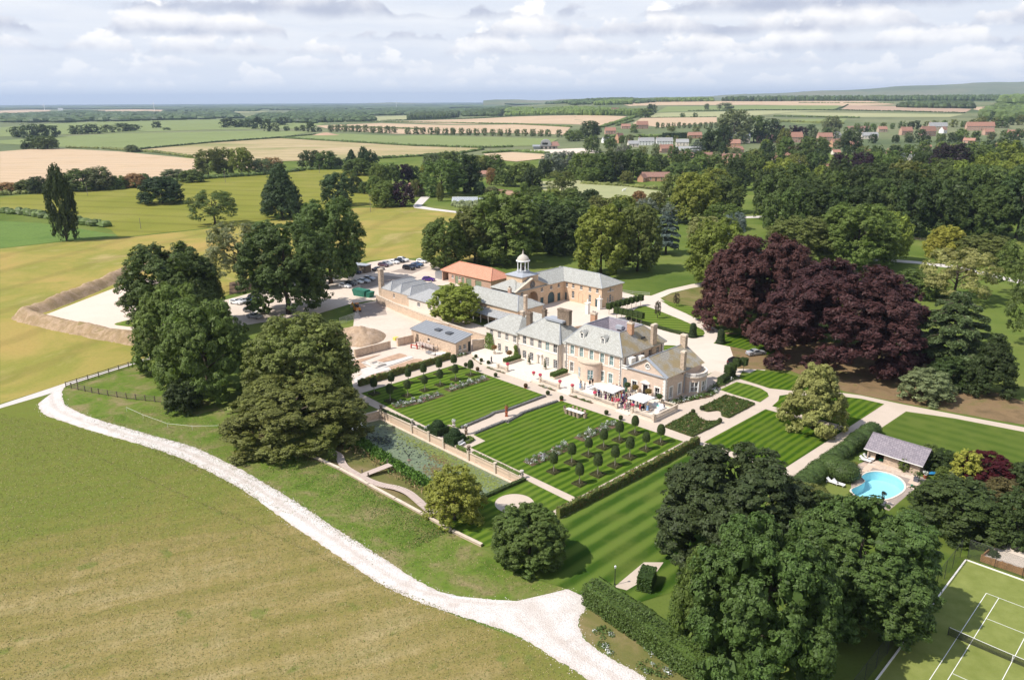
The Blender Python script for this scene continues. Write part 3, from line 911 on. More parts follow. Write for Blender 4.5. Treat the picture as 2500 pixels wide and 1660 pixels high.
psheet('lawn',[(1028,504),(1052,480),(1075,486),(1300,500),(1300,525),(1130,517),(1060,508)],.03,M['park_grass'])
psheet('car_park',[(540,735),(700,692),(820,665),(905,640),(962,631),(1048,640),(1098,668),(1130,700),(962,690),(930,730),(855,742),(780,765),(560,800)],.03,M['site_stone'])
psheet('building_site',[(862,942),(845,880),(862,800),(868,745),(932,730),(1000,735),(1190,800),(1190,850),(1108,872)],.026,M['site_stone'])
psheet('work_yard',[(866,742),(935,738),(945,768),(880,775)],.034,M['site_dark'])
psheet('parking_bay',[(953,664),(975,657),(1048,651),(1006,669)],.036,M['site_dark'])
psheet('parking_bay',[(880,682),(938,672),(984,677),(905,702),(880,705)],.036,M['site_dark'])
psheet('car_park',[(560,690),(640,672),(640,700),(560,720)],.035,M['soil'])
for nm,px in(('earth_plot',[(899,886),(975,862),(990,866),(997,871),(905,890)]),('earth_plot',[(950,896),(1010,876),(1028,876),(1035,882),(962,907)]),('earth_plot',[(862,880),(930,865),(880,884),(895,895),(855,908)]),('earth_plot',[(875,915),(905,905),(945,908),(890,930),(872,928)]),('earth_plot',[(868,862),(945,845),(950,848),(870,874)])):
 psheet(nm,px,.12,M['soil_red'])
psheet('stone_pad',[(112,768),(345,678),(420,690),(420,800),(340,808),(200,795)],.04,M['pad_stone'])
def bund():
 rnd=random. Random(3)
 line=smooth_open([G(430,640,0),G(365,648,0),G(300,672,0),G(200,716,0),G(120,748,0),G(60,772,0),G(130,793,0),G(220,812,0),G(300,828,0),G(360,838,0),G(420,846,0)],14)
 mb=MB()
 prof=[(-4.2,-.05),(-3.6,.35),(-2.9,.95),(-2.2,1.6),(-1.4,2.1),(-.6,2.4),(.2,2.4),(.9,2.05),(1.6,1.5),(2.3,.8),(2.9,.3),(3.4,-.05)]
 line=resample(line,260)
 k=len(prof)
 for i,p in enumerate(line):
  t=line[min(i+1,len(line)-1)]-line[max(i-1,0)]
  n=Vector((t. y,-t. x,0)). normalized()
  big=1+.28*mnoise. noise(p*.11)
  for s,z in prof:
   q=p+n*s*(1+.12*mnoise. noise(p*.2+Vector((0,0,5))))
   d=mnoise. fractal(Vector((q. x,q. y,z))*.55,.7,2.,4)*.35
   q=q+n*d
   mb. v. append((q. x,q. y,z*big+d*.9 if z>0 else z))
 for i in range(len(line)-1):
  for j in range(k-1):
   mb. f. append((i*k+j,i*k+j+1,(i+1)*k+j+1,(i+1)*k+j));mb. m. append(0)
 o=mb. build('earth_bund',M['bund_earth'],smooth=True)
 tag(o,'long brown earth bund turning a corner round the pale stoned pad','earth bank')
bund()
def mound(name,u,v,rx,ry,h,mt,label,seed):
 rnd=random. Random(seed)
 c=G(u,v,0)
 mb=MB()
 rings,seg=18,48
 peaks=[(0,0,1.,1.)]+[(rnd. uniform(-.45,.45),rnd. uniform(-.45,.45),rnd. uniform(.45,.8),rnd. uniform(.5,.7))for _ in range(4)]
 for i in range(rings+1):
  r=i/rings
  for k in range(seg):
   a=2*math. pi*k/seg
   x,y=r*math. cos(a),r*math. sin(a)
   z=max(max(.0,hp*(1-(math. hypot(x-ax,y-ay)/w)**1.2))for ax,ay,hp,w in peaks)
   nz=mnoise. fractal(Vector((x*2.2+seed,y*2.2,0)),.8,2.,5)
   w2=1+.13*mnoise. noise(Vector((math. cos(a)*1.7,math. sin(a)*1.7,seed*3.1)))
   mb. v. append((c. x+rx*x*w2,c. y+ry*y*w2,max(-.03,h*(z+.16*nz*(1-r*.6)))if i<rings else-.05))
 for i in range(rings):
  for k in range(seg):
   k2=(k+1)%seg
   mb. f. append((i*seg+k,(i+1)*seg+k,(i+1)*seg+k2,i*seg+k2));mb. m. append(0)
 return tag(mb. build(name,mt,smooth=True),label,'mound')
mound('spoil_heap',884,826,6.2,7.5,3.4,M['spoil'],'heap of brown spoil on the building site',1)
mound('spoil_heap',862,812,5.,5.,1.7,M['spoil'],'low spread of spoil left of the big heap',2)
mound('earth_heap',795,331,26,12,5.,M['soil_red'],'distant reddish earth heap beyond the green field',3)
mound('grass_heap',345,790,7,3.5,1.6,M['bank_grass'],'grassy mound on the stoned pad beside the trees',4)
def hills():
 rnd=random. Random(9)
 prof=[(1180,246),(1350,244),(1500,242),(1650,238.5),(1800,232),(1900,227),(2000,223.5),(2100,218.5),(2200,212),(2300,207),(2400,203),(2500,199),(2600,197),(2800,200),(3100,205)]
 D=9500.
 mb=MB()
 cols=70
 for i in range(cols):
  u=prof[0][0]+(prof[-1][0]-prof[0][0])*i/(cols-1)
  for a,b in zip(prof,prof[1:]):
   if a[0]<=u<=b[0]:
    v=a[1]+(b[1]-a[1])*(u-a[0])/(b[0]-a[0]);break
  r=ray(u,v)
  top=CAM_H+r. z*D/r. y
  top+=5*math. sin(i*.9)+rnd. uniform(-3,3)
  x=r. x/r. y
  for dy,fz in((-3000,-.1),(-2200,.24),(-1400,.52),(-700,.83),(0,1.),(2000,.9),(5000,.0)):
   y=D+dy
   z=top*fz*y/D if fz>0 else-4.
   mb. v. append((x*y,y,z+(rnd. uniform(-6,6)if 0<fz<1 else 0)))
 for i in range(cols-1):
  for k in range(6):
   mb. f. append((i*7+k,(i+1)*7+k,(i+1)*7+k+1,i*7+k+1));mb. m. append(0)
 o=mb. build('hills',M['hill_land'],smooth=True)
 o['kind']='structure'
 c=G(955,257)
 mb=MB()
 for i in range(6):
  for k in range(20):
   a=2*math. pi*k/20
   mb. v. append((c. x+1300*i/5*math. cos(a),c. y+500*i/5*math. sin(a),46*(1-(i/5))**1.1-1))
 for i in range(5):
  for k in range(20):
   k2=(k+1)%20
   mb. f. append((i*20+k,(i+1)*20+k,(i+1)*20+k2,i*20+k2));mb. m. append(0)
 mb. build('hill',M['hill_land'],smooth=True)['kind']='structure'
hills()
# ---------------------------------------------------------------- trees
RNG=np. random. default_rng(7)
def leaves_np(centres,normals,size,rng,jitter=.6,aspect=1.):
 n=len(centres)
 nr=normals+rng. normal(0,jitter,(n,3))
 nr/=np. linalg. norm(nr,axis=1,keepdims=True)+1e-9
 t=rng. normal(0,1,(n,3))
 t-=nr*np. sum(t*nr,axis=1,keepdims=True)
 t/=np. linalg. norm(t,axis=1,keepdims=True)+1e-9
 b=np. cross(nr,t)
 s=(size*rng. uniform(.65,1.35,n))[:,None]if np. isscalar(size)else(size*rng. uniform(.65,1.35,n))[:,None]
 v=np. empty((n,4,3))
 v[:,0]=centres-t*s*aspect
 v[:,1]=centres+b*s*.62+nr*s*.12
 v[:,2]=centres+t*s*aspect
 v[:,3]=centres-b*s*.62+nr*s*.12
 return v. reshape(-1,3),np. arange(n*4). reshape(n,4)
def profile(kind,h):
 if kind=='broad':
  return .5*math. sqrt(max(.0,1-((h-.42)/.60)**2))
 if kind=='oval':
  return .5*math. sqrt(max(.0,1-((h-.46)/.56)**2))*(1.-.12*h)
 if kind=='dome':
  return .5*math. sqrt(max(.0,1-(max(0,h-.12)/.90)**2.2))
 if kind=='cone':
  return .5*(1.03-h)**.75*min(1.,.55+h*3)
 if kind=='column':
  return .5*math. sin(math. pi*min(.98,.12+.86*h)**.85)**.75
 if kind=='lime':
  return .5*(1.-.75*h**1.7)*min(1.,.72+h*1.8)
 return .5
def crown_np(kind,seed,nlobes,nclumps,nleaf,leaf,zb=.10,lobe_r=.17,clump_r=.055,droop=.0,up=.45,jitter=.38,solid=.62):
 rng=np. random. default_rng(seed)
 lobes=[]
 for i in range(nlobes):
  h=((i+.5)/nlobes)**.85
  h=min(.93,.05+.88*h+rng. uniform(-.03,.03))
  R=profile(kind,h)
  az=i*2.39996+rng. uniform(-.4,.4)
  lr=lobe_r*rng. uniform(.75,1.3)*(.6+.4*min(1,R/.4))
  rad=max(.0,R-lr*.82)*rng. uniform(.82,1.08)
  z=zb+(1-zb)*h
  z=min(z,1.-lr*.85)
  lobes. append((rad*math. cos(az),rad*math. sin(az),z,lr))
 for i in range(max(3,nlobes//4)):
  h=rng. uniform(.2,.8)
  R=profile(kind,h)*.42
  az=rng. uniform(0,6.28)
  lobes. append((R*math. cos(az),R*math. sin(az),min(zb+(1-zb)*h,1-lobe_r),lobe_r*1.15))
 L=np. array(lobes)
 L[:,2]-=droop*np. hypot(L[:,0],L[:,1])**2
 L[:,2]=np. maximum(L[:,2],L[:,3]*.6)
 w=L[:,3]**2
 idx=rng. choice(len(L),nclumps,p=w/w. sum())
 out=np. stack([L[idx,0],L[idx,1],(L[idx,2]-.45)*.8],axis=1)
 out/=np. linalg. norm(out,axis=1,keepdims=True)+1e-9
 d=rng. normal(0,1,(nclumps,3))+out*.9+np. array([0,0,up])
 d/=np. linalg. norm(d,axis=1,keepdims=True)
 C=L[idx,:3]+d*(L[idx,3]*rng. uniform(.72,1.08,nclumps))[:,None]
 cr=clump_r*rng. uniform(.6,1.5,nclumps)
 ci=np. repeat(np. arange(nclumps),nleaf)
 n=len(ci)
 e=rng. normal(0,1,(n,3))+d[ci]*.85+np. array([0,0,.35])
 e/=np. linalg. norm(e,axis=1,keepdims=True)
 squash=np. array([1.1,1.1,.75])
 pos=C[ci]+e*squash*(cr[ci]*rng. uniform(.5,1.08,n))[:,None]
 if droop:
  pos[:,2]-=rng. uniform(0,.045,n)*droop*2
 nrm=e*.6+d[ci]*.6+np. array([0,0,.35])
 keep=(pos[:,2]>.02)&(pos[:,2]<1.03)
 return pos[keep],nrm[keep],L,leaf,jitter,solid
def crown_mesh(name,args,mt,aspect=1.):
 pos,nrm,L,leaf,jit,solid=crown_np(**args)
 rng=np. random. default_rng(args['seed']+99)
 v,f=leaves_np(pos,nrm,leaf,rng,jit,aspect)
 k=max(8,int(36*solid))
 ci=np. repeat(np. arange(len(L)),k)
 e=rng. normal(0,1,(len(ci),3));e/=np. linalg. norm(e,axis=1,keepdims=True)
 q=L[ci,:3]+e*(L[ci,3]*rng. uniform(.35,.8,len(ci)))[:,None]
 q[:,2]=np. clip(q[:,2],.02,1.)
 v2,f2=leaves_np(q,e,L[ci,3]*.36,rng,.3,1.)
 return mesh_np(name,np. concatenate([v,v2]),np. concatenate([f,f2+len(v)]),mt)
def trunk_mesh(name,seed,r=.022,top=.72,limbs=7,spread=.26,fork=.28,mt=None,zb=.1):
 rnd=random. Random(seed)
 mb=MB()
 pts,rs=[],[]
 x=y=.0
 for i in range(7):
  t=i/6
  pts. append((x,y,t*top))
  rs. append(r*(1.45 if i==0 else 1)*(1-.75*t)+.002)
  x+=rnd. uniform(-.012,.012);y+=rnd. uniform(-.012,.012)
 mb. tube(pts,rs,7)
 for k in range(limbs):
  a=k*2.4+rnd. uniform(-.4,.4)
  z0=fork+(top-fork)*k/limbs*.8
  L=spread*rnd. uniform(.7,1.1)*(1-.4*k/limbs)
  p0=Vector((0,0,z0));p1=Vector((math. cos(a)*L*.5,math. sin(a)*L*.5,z0+L*.35));p2=Vector((math. cos(a)*L,math. sin(a)*L,z0+L*.75))
  mb. tube([p0,p1,p2],[r*.5,r*.32,r*.1],5)
  b=a+rnd. uniform(.5,.9)
  p3=p1+Vector((math. cos(b)*L*.4,math. sin(b)*L*.4,L*.3))
  mb. tube([p1,(p1+p3)/2,p3],[r*.25,r*.18,r*.07],4)
 return mb. mesh(name,mt or M['bark'],smooth=True)
PROTO={}
def proto(key,crown,trunk,n=1,aspect=1.,mt='leaf'):
 PROTO[key]=[(crown_mesh('crown',dict(crown,seed=crown['seed']+31*i),M[mt],aspect),trunk_mesh('trunk',crown['seed']+i,**trunk))for i in range(n)]
def C(kind,seed,nl,nc,nf,leaf,**kw):
 return dict(kind=kind,seed=seed,nlobes=nl,nclumps=nc,nleaf=nf,leaf=leaf,**kw)
proto('broad',C('broad',11,70,1500,50,.0088,zb=.07,lobe_r=.098,clump_r=.027),{},2)
proto('oval',C('oval',21,66,1400,50,.0088,zb=.05,lobe_r=.094,clump_r=.027),{},2)
proto('dome',C('dome',31,95,1700,50,.0082,zb=.0,lobe_r=.085,clump_r=.024,droop=.25),{},2)
proto('weep',C('dome',41,150,2600,44,.0070,zb=.10,lobe_r=.070,clump_r=.020,droop=.35,solid=.9),{},2,1.9)
proto('chestnut',C('broad',51,74,1700,56,.0092,zb=.03,lobe_r=.098,clump_r=.027),{},2,1.25)
proto('lime',C('lime',61,70,1300,46,.0100,zb=.02,lobe_r=.082,clump_r=.028,droop=.25),{},1,1.3)
proto('open',C('broad',71,40,600,42,.0098,zb=.16,lobe_r=.090,clump_r=.036,solid=.25),dict(limbs=10,spread=.34),2)
proto('poplar',C('column',81,80,1000,36,.0072,zb=.03,lobe_r=.105,clump_r=.026,up=.9,solid=.9),dict(limbs=3),1)
proto('cone',C('cone',91,70,1000,40,.0090,zb=.0,lobe_r=.105,clump_r=.030,solid=.9),dict(limbs=4,top=.9),2)
proto('mid',C('broad',101,36,460,30,.0140,zb=.05,lobe_r=.122,clump_r=.038),dict(limbs=4),5)
proto('midoval',C('oval',111,34,440,30,.0140,zb=.04,lobe_r=.118,clump_r=.038),dict(limbs=4),3)
proto('bush',C('dome',121,46,700,36,.0140,zb=.0,lobe_r=.115,clump_r=.036),dict(limbs=3,top=.5),3)
proto('far',C('broad',131,12,80,18,.036,zb=.03,lobe_r=.19,clump_r=.08),dict(limbs=2),4)
proto('farcone',C('cone',141,11,60,16,.036,zb=.02,lobe_r=.15,clump_r=.07),dict(limbs=2),1)
def cedar():
 rng=np. random. default_rng(5)
 pos,nrm=[],[]
 tiers=[(.20,.42),(.33,.50),(.47,.46),(.60,.42),(.72,.33),(.83,.24),(.93,.13)]
 mb=MB()
 mb. tube([(0,0,0),(.01,0,.5),(0,.01,.97)],[.035,.024,.005],7)
 for ti,(z,R)in enumerate(tiers):
  for k in range(6 if R>.2 else 4):
   a=k*2*math. pi/(6 if R>.2 else 4)+ti*.7+rng. uniform(-.3,.3)
   L=R*rng. uniform(.65,1.05)
   tip=np. array([math. cos(a)*L,math. sin(a)*L,z+.02])
   mb. tube([(0,0,z-.03),tuple(tip*np. array([.5,.5,1])+np. array([0,0,.012])),tuple(tip)],[.010,.007,.002],4)
   m=int(1500*L/.4)
   t=rng. uniform(.22,1.08,m)**.8
   wd=.5*L*np. sqrt(np. clip(t*(1.12-t),0,1))+.01
   s=rng. uniform(-1,1,m)*wd
   p=np. stack([math. cos(a)*L*t-math. sin(a)*s,math. sin(a)*L*t+math. cos(a)*s,z+.02+rng. normal(0,.008,m)-.05*t**3*(s/(wd+1e-6))**2-.02*t**2],axis=1)
   pos. append(p);nrm. append(np. tile(np. array([[.1*math. cos(a),.1*math. sin(a),1.]]),(m,1)))
 pos,nrm=np. concatenate(pos),np. concatenate(nrm)
 v,f=leaves_np(pos,nrm,.012,rng,.35,1.7)
 PROTO['cedar']=[(mesh_np('crown',v,f,M['leaf']),mb. mesh('trunk',M['bark'],smooth=True))]
cedar()
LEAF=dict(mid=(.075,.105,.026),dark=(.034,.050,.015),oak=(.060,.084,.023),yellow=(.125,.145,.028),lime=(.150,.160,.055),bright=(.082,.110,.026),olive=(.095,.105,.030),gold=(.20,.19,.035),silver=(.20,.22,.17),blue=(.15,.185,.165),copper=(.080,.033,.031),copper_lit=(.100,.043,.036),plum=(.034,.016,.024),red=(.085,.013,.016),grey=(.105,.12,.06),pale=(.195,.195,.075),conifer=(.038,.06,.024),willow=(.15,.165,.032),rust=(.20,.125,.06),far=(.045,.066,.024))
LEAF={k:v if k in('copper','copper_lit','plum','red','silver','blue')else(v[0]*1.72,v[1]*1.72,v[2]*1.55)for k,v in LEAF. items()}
_tree_n=0
def tree_at(base,w,h,kind,colour,name='tree',label=None,cat='tree',group=None,rot=None):
 global _tree_n
 _tree_n+=1
 r=random. Random(_tree_n*17+5)
 o=empty(name,base,r. uniform(0,6.28)if rot is None else rot,label,cat,group)
 cm,tm=PROTO[kind][_tree_n%len(PROTO[kind])]
 c=LEAF[colour]if isinstance(colour,str)else colour
 j=r. uniform(.86,1.16)
 for nm,me in(('trunk',tm),('crown',cm)):
  ch=link(nm,me,o)
  ch. scale=(w,w,h)
  ch. color=(c[0]*j*r. uniform(.93,1.07),c[1]*j,c[2]*j,1)
 return o
def T(u,v,top,wpx,kind,colour,label=None,name='tree',group=None,cat='tree'):
 b=G(u,v)
 return tree_at(b,wpx*px_m(b),height_at(b,top,u),kind,colour,name,label,cat,group)
 # ---- trees one by one: foot u, v, top row, width, shape, colour, label
GA='trees left of the garden'
T(724,1064,926,352,'dome',(.165,.190,.048),'broad drooping tree reaching over the far corner of the lily pond','hornbeam_tree',GA)
T(742,992,780,262,'broad',(.175,.20,.050),'tall olive green tree rising behind the drooping one at the pond','hornbeam_tree',GA)
T(514,962,728,238,'dome','mid','dense dark green tree nearest the short post and rail fence','beech_tree',GA)
T(440,898,690,205,'dome','bright','lighter green tree left of the dense ones beside the stoned pad','beech_tree',GA)
T(428,812,600,225,'broad','oak','broad grey green tree whose crown overhangs the stoned pad','oak_tree',GA)
T(495,790,640,110,'broad','oak','dark tree in the middle of the group by the stoned pad','oak_tree',GA)
T(590,705,545,165,'open','grey','pale open crowned tree behind the grey green group beside the barley','ash_tree',GA)
T(705,766,545,235,'broad','oak','huge dark tree towering between the barley and the car park','oak_tree',GA)
T(808,692,486,175,'broad','oak','tall tree standing right behind the huge dark tree by the car park','oak_tree',GA)
T(450,1005,930,90,'bush','dark','dark bush at the foot of the trees by the post and rail fence','bush',None,'bush')
T(163,588,401,72,'poplar','dark','slim dark poplar standing alone at the edge of the barley','poplar_tree')
T(397,497,432,112,'bush','conifer','round dark bushy tree alone in the golden green pasture','tree')
T(525,549,467,118,'open','oak','gnarled spreading tree at the lower edge of the golden green pasture','oak_tree')
T(690,533,398,128,'cone','conifer','large dark conical evergreen standing in the pasture','conifer_tree')
T(826,502,421,92,'midoval','conifer','dark oval tree between the pasture and the golden barley','oak_tree')
T(1115,786,697,130,'broad','willow','bushy yellow green tree among the service buildings','tree')
T(1085,655,536,120,'oval','mid','tree with bare trunk standing beside the red tiled range','tree')
T(1160,640,505,125,'broad','olive','olive green tree behind the red tiled range','tree')
T(1235,642,470,190,'oval','mid','tallest tree behind the stable cupola','tree')
T(1300,610,500,110,'broad','dark','dark tree right behind the stable cupola','tree')
T(1370,620,505,120,'oval','dark','dark tree behind the stable court wing','tree')
T(1467,672,503,142,'oval','yellow','full rounded green tree at the far corner of the stable court','chestnut_tree')
T(1555,662,500,118,'oval','olive','olive tree beside the mown slope behind the stables','chestnut_tree')
T(1625,620,512,85,'cedar','blue','blue grey cedar beside the mown slope','cedar_tree')
T(1745,700,536,150,'oval','yellow','yellow green tree left of the copper beeches','lime_tree')
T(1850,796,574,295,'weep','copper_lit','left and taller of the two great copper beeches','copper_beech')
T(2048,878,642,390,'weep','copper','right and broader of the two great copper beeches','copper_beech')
T(1945,655,531,165,'broad','olive','olive tree peeping over the left copper beech','tree')
T(2085,655,498,190,'broad','bright','fresh green tree behind the copper beeches beside the park lawn','oak_tree')
T(2160,640,520,110,'broad','yellow','yellow topped tree at the left edge of the park lawn','oak_tree')
T(2305,628,551,98,'dome','gold','golden yellow domed tree standing before the dark wood','tree')
T(2330,735,612,175,'open','pale','pale sparse tree with bare twisted branches in the park','tree')
T(2400,640,575,130,'broad','olive','grey olive tree right of the golden domed tree','tree')
T(2240,722,660,130,'bush','mid','low dark bushy tree right behind the copper beech','tree')
T(2482,722,588,120,'open','mid','open oak at the right edge of the park','oak_tree')
T(2515,850,650,130,'open','oak','big oak cut by the right edge of the picture','oak_tree')
T(2312,916,708,195,'cedar',(.115,.155,.06),'flat tiered green cedar beside the copper beech','cedar_tree')
T(2312,945,875,105,'bush','dark','low dark growth at the foot of the tiered cedar','bush',None,'bush')
T(2412,962,815,150,'cone',(.055,.085,.024),'dark glossy tree at the edge of the beech ground','tree')
T(2258,975,905,130,'bush','grey','twiggy grey green shrub on the bare beech ground','shrub',None,'shrub')
T(1983,1046,890,168,'lime','lime','pale flowering lime tree on the striped lawn','lime_tree')
T(1775,1375,1120,365,'chestnut',(.055,.075,.025),'very dark broad tree beside the wide striped lawn','oak_tree')
T(1690,1580,1330,165,'cone','bright','feathery lighter green conifer in front of the dark tree','conifer_tree')
T(1852,1668,1290,345,'chestnut',(.090,.150,.034),'large leafy tree in the lower foreground behind the clipped hedge','chestnut_tree')
T(2092,1512,1248,345,'chestnut',(.075,.125,.030),'large leafy tree overhanging the corner of the tennis court','chestnut_tree')
T(1975,1420,1224,200,'chestnut',(.08,.12,.032),'leafy tree between the dark one and the pool lawn','chestnut_tree')
T(1955,1262,1185,150,'bush','olive','rusty olive bush between the pool patio and the big dark tree','bush',None,'bush')
T(1290,1370,1250,188,'chestnut',(.095,.135,.030),'round leafy tree standing by the fork of the white track','chestnut_tree')
T(1110,1268,1148,152,'bush','willow','yellow green willow leaning over the lily pond','willow_tree')
T(2335,1288,1183,228,'bush','dark','great dark mounded shrub between the pool lawn and tennis court','shrub',None,'shrub')
T(2398,1176,1108,140,'dome','red','dark red maple shrub by the pool','maple_tree')
T(2355,1180,1103,80,'bush','gold','yellow green shrub behind the dark red maple','shrub',None,'shrub')
T(2440,1240,1172,110,'bush',(.11,.085,.03),'rusty tinged shrub below the red maple','shrub',None,'shrub')
T(2262,1140,1085,60,'bush','mid','green climber bush at the end of the pool house roof','shrub',None,'shrub')
T(2295,1150,1100,80,'bush','dark','dark yew bush between the pool house and the maple','shrub',None,'shrub')
T(2478,1330,1200,130,'bush','dark','dark shrub at the right edge above the timber bed','shrub',None,'shrub')
T(2500,1200,1130,90,'bush','dark','dark yew at the right edge behind the maple','shrub',None,'shrub')
T(812,1122,1096,24,'bush','mid','small bush at the end of the boardwalk','bush',None,'bush')
# ---- hedgerow and orchard trees in the middle distance
MIDS=[(20,470,446,60,'bush','rust','rusty hawthorn at the left end of the field hedge'),(70,470,438,60,'bush','olive','olive thorn bush in the field hedge left of the poplar'),(95,472,432,50,'bush','dark','dark thorn bush just left of the poplar'),(205,465,413,100,'mid','oak','big hedgerow tree just right of the poplar'),(245,464,408,70,'mid','grey','grey leaved hedgerow tree right of the poplar'),(290,460,430,55,'bush','mid','hedgerow thorn below the left stubble field'),(330,458,424,55,'bush','rust','reddish hedgerow thorn below the left stubble field'),(352,454,424,40,'bush','mid','green thorn left of the round bushy tree'),(425,440,414,70,'bush','grey','grey green hedge bush above the round bushy tree'),(470,445,415,60,'bush','mid','thick hedge bush left of the tall hedgerow trio'),(510,430,366,70,'mid','olive','left tree of the tall hedgerow trio'),(548,428,361,55,'midoval','olive','middle tree of the tall hedgerow trio'),(590,428,362,62,'mid','yellow','right tree of the tall hedgerow trio'),(640,425,388,60,'mid','grey','grey tree behind the dark conical evergreen'),(665,418,385,55,'mid','rust','brownish tree behind the dark conical evergreen'),(760,412,368,62,'mid','dark','left of two joined trees by the lane'),(795,413,370,60,'mid','mid','right of two joined trees by the lane'),(820,410,385,40,'bush','dark','dark bush left of the parked white car'),(860,420,365,45,'cone','conifer','dark spire shaped tree by the lane bend'),(890,425,358,34,'poplar','conifer','thin pointed conifer by the lane bend'),(905,425,368,45,'midoval','conifer','conifer right of the thin pointed one'),(875,428,388,72,'bush','mid','rounded tree in front of the dark conifers'),(868,470,430,40,'bush','dark','small dark tree left of the bright green ones'),(890,473,444,32,'bush','mid','small bush left of the bright green ones'),(925,455,400,52,'midoval','bright','bright green tree left of the lane cottage'),(915,475,430,40,'bush','bright','low bright green tree beside the golden pasture'),(955,452,400,50,'midoval','mid','tree between the bright green one and the cottage'),(985,448,402,50,'mid','plum','purplish tree behind the cottage roof'),(1010,445,405,40,'mid','dark','dark tree behind the cottage'),(1034,440,402,18,'poplar','gold','slim golden cypress by the cottage'),(940,505,443,72,'bush','bright','bright green rounded tree at the corner of the barley'),(985,504,446,58,'mid','plum','dark purple tree beside the bright rounded one'),(1015,480,440,34,'bush','olive','small olive tree behind the purple one'),(1080,478,392,120,'mid','mid','great dark green tree above the walled garden'),(1135,470,378,90,'mid','dark','dark tree right of the great one above the walled garden'),(1055,420,375,50,'mid','grey','grey tree behind the great one'),(1095,410,370,60,'mid','mid','tree at the back of the walled garden group'),(1075,492,445,20,'poplar','olive','slim cypress beside the greenhouse'),(1165,425,380,70,'mid','olive','olive tree behind the walled garden'),(1205,425,378,60,'mid','mid','tree left of the brick shed roof'),(1200,452,410,30,'midoval','rust','brownish poplar by the brick shed'),(1235,455,405,60,'mid','oak','dark tree right of the brick shed'),(1275,455,398,75,'mid','mid','rounded dark tree beside the pylon'),(1300,462,410,50,'mid','dark','dark tree right of the pylon'),(1140,470,448,22,'bush','conifer','small dark yew behind the greenhouse'),(1170,475,445,30,'bush','conifer','dark clipped yew behind the greenhouse'),(1200,475,455,36,'bush','grey','grey shrub by the long garden wall'),(1280,490,445,26,'midoval','bright','bright narrow tree beyond the second greenhouse'),(1305,495,455,50,'bush','mid','bushy tree beyond the second greenhouse'),(1370,478,418,75,'open','olive','flat crowned olive tree left of the paddock'),(1350,500,462,60,'bush','yellow','yellow green thicket left of the paddock'),(1395,510,460,70,'bush','mid','green thicket below the paddock'),(1440,520,462,60,'bush','dark','dark thicket below the paddock'),(1330,540,470,80,'mid','mid','tree right of the second greenhouse'),(1400,560,485,100,'mid','oak','oak in the belt above the stable court'),(1340,590,500,100,'mid','dark','dark tree in the belt above the stable court'),(1470,545,480,80,'mid','olive','olive tree in the belt below the paddock'),(1520,540,478,80,'mid','yellow','yellowish tree in the belt below the paddock'),(1575,545,485,60,'mid','silver','silvery tree in the belt below the paddock'),(1345,430,372,60,'mid','silver','left silver willow at the edge of the village wood'),(1385,425,370,62,'mid','silver','second silver willow at the edge of the village wood'),(1330,435,390,36,'mid','dark','dark bush at the foot of the silver willows'),(1420,440,372,70,'mid','mid','green tree right of the silver willows'),(1460,442,375,70,'mid','oak','dark tree in the middle of the village wood'),(1500,440,368,70,'mid','dark','tallest dark tree of the village wood'),(1545,438,366,70,'mid','oak','round oak of the village wood'),(1580,425,378,60,'mid','mid','tree at the right end of the village wood'),(1610,420,380,50,'mid','dark','dark tree behind the long red brick bungalow'),(1440,448,410,60,'mid','mid','front left tree of the village wood'),(1480,446,408,50,'midoval','dark','front dark tree of the village wood'),(1520,418,354,40,'mid','silver','silver poplar at the top of the village wood'),(1530,448,418,36,'bush','olive','olive bush beside the long brick bungalow'),(1515,440,402,30,'mid','silver','pale willow left of the brick bungalow'),(1690,545,424,120,'broad','yellow','large yellow green tree left of the dark wood'),(1640,490,425,60,'mid','olive','olive tree right of the brick bungalow'),(1665,440,398,90,'mid','oak','spreading oak above the brick bungalow'),(1770,520,430,90,'mid','oak','dark oak between the yellow tree and the wood'),(1745,470,412,80,'mid','yellow','yellow oak above the village green'),(1800,465,415,60,'mid','dark','dark oak above the village green'),(1640,545,495,60,'mid','silver','pale tree at the top of the mown slope'),(1765,560,498,100,'mid','bright','bright tree at the end of the drive'),(1790,585,520,60,'mid','blue','blue spruce left of the park road'),(1720,590,530,90,'mid','pale','pale yellow green tree above the mown slope'),(1510,560,488,60,'mid','mid','green tree above the olive chestnut'),(1600,520,470,60,'bush','olive','scrubby bush at the foot of the paddock'),(1560,500,466,40,'bush','rust','brownish scrub at the foot of the paddock'),]
for u,v,tp,w,k,c,lb in MIDS:
 T(u,v,tp,w,k,c,lb,'tree' if k!='bush' else 'bush','trees between the farmland and the village','tree' if k!='bush' else 'bush')
NTH=('first','second','third','fourth','fifth','sixth','seventh','eighth','ninth','tenth','eleventh','twelfth','thirteenth','fourteenth','fifteenth','sixteenth','seventeenth','eighteenth','nineteenth','twentieth')
NTH+=tuple('twenty-'+n for n in NTH[:9])+('thirtieth',)
def rows(specs,group,kinds,cols,seed,label,name='tree',cat='tree'):
 r=random. Random(seed)
 c=0
 for(u0,v0,u1,v1,n,hh,wf)in specs:
  for i in range(n):
   t=(i+.5+r. uniform(-.25,.25))/n
   u,v=u0+(u1-u0)*t,v0+(v1-v0)*t+r. uniform(-3,3)
   b=G(u,v)
   h=hh*r. uniform(.8,1.18)
   tree_at(b,h*wf*r. uniform(.85,1.2),h,r. choice(kinds),r. choice(cols),name,f'{NTH[min(c, 29)]} tree from the left {label}',cat,group)
   c+=1
rows([(1860,572,1990,560,3,22,.85),(2000,570,2500,585,8,23,.85)],'trees of the dark wood',['mid','mid','broad'],['dark','dark','oak'],2,'in the front row of the dark wood')
rows([(1860,535,2520,540,11,23,.85)],'trees of the dark wood',['mid','broad'],['dark','dark','oak'],3,'in the second row of the dark wood')
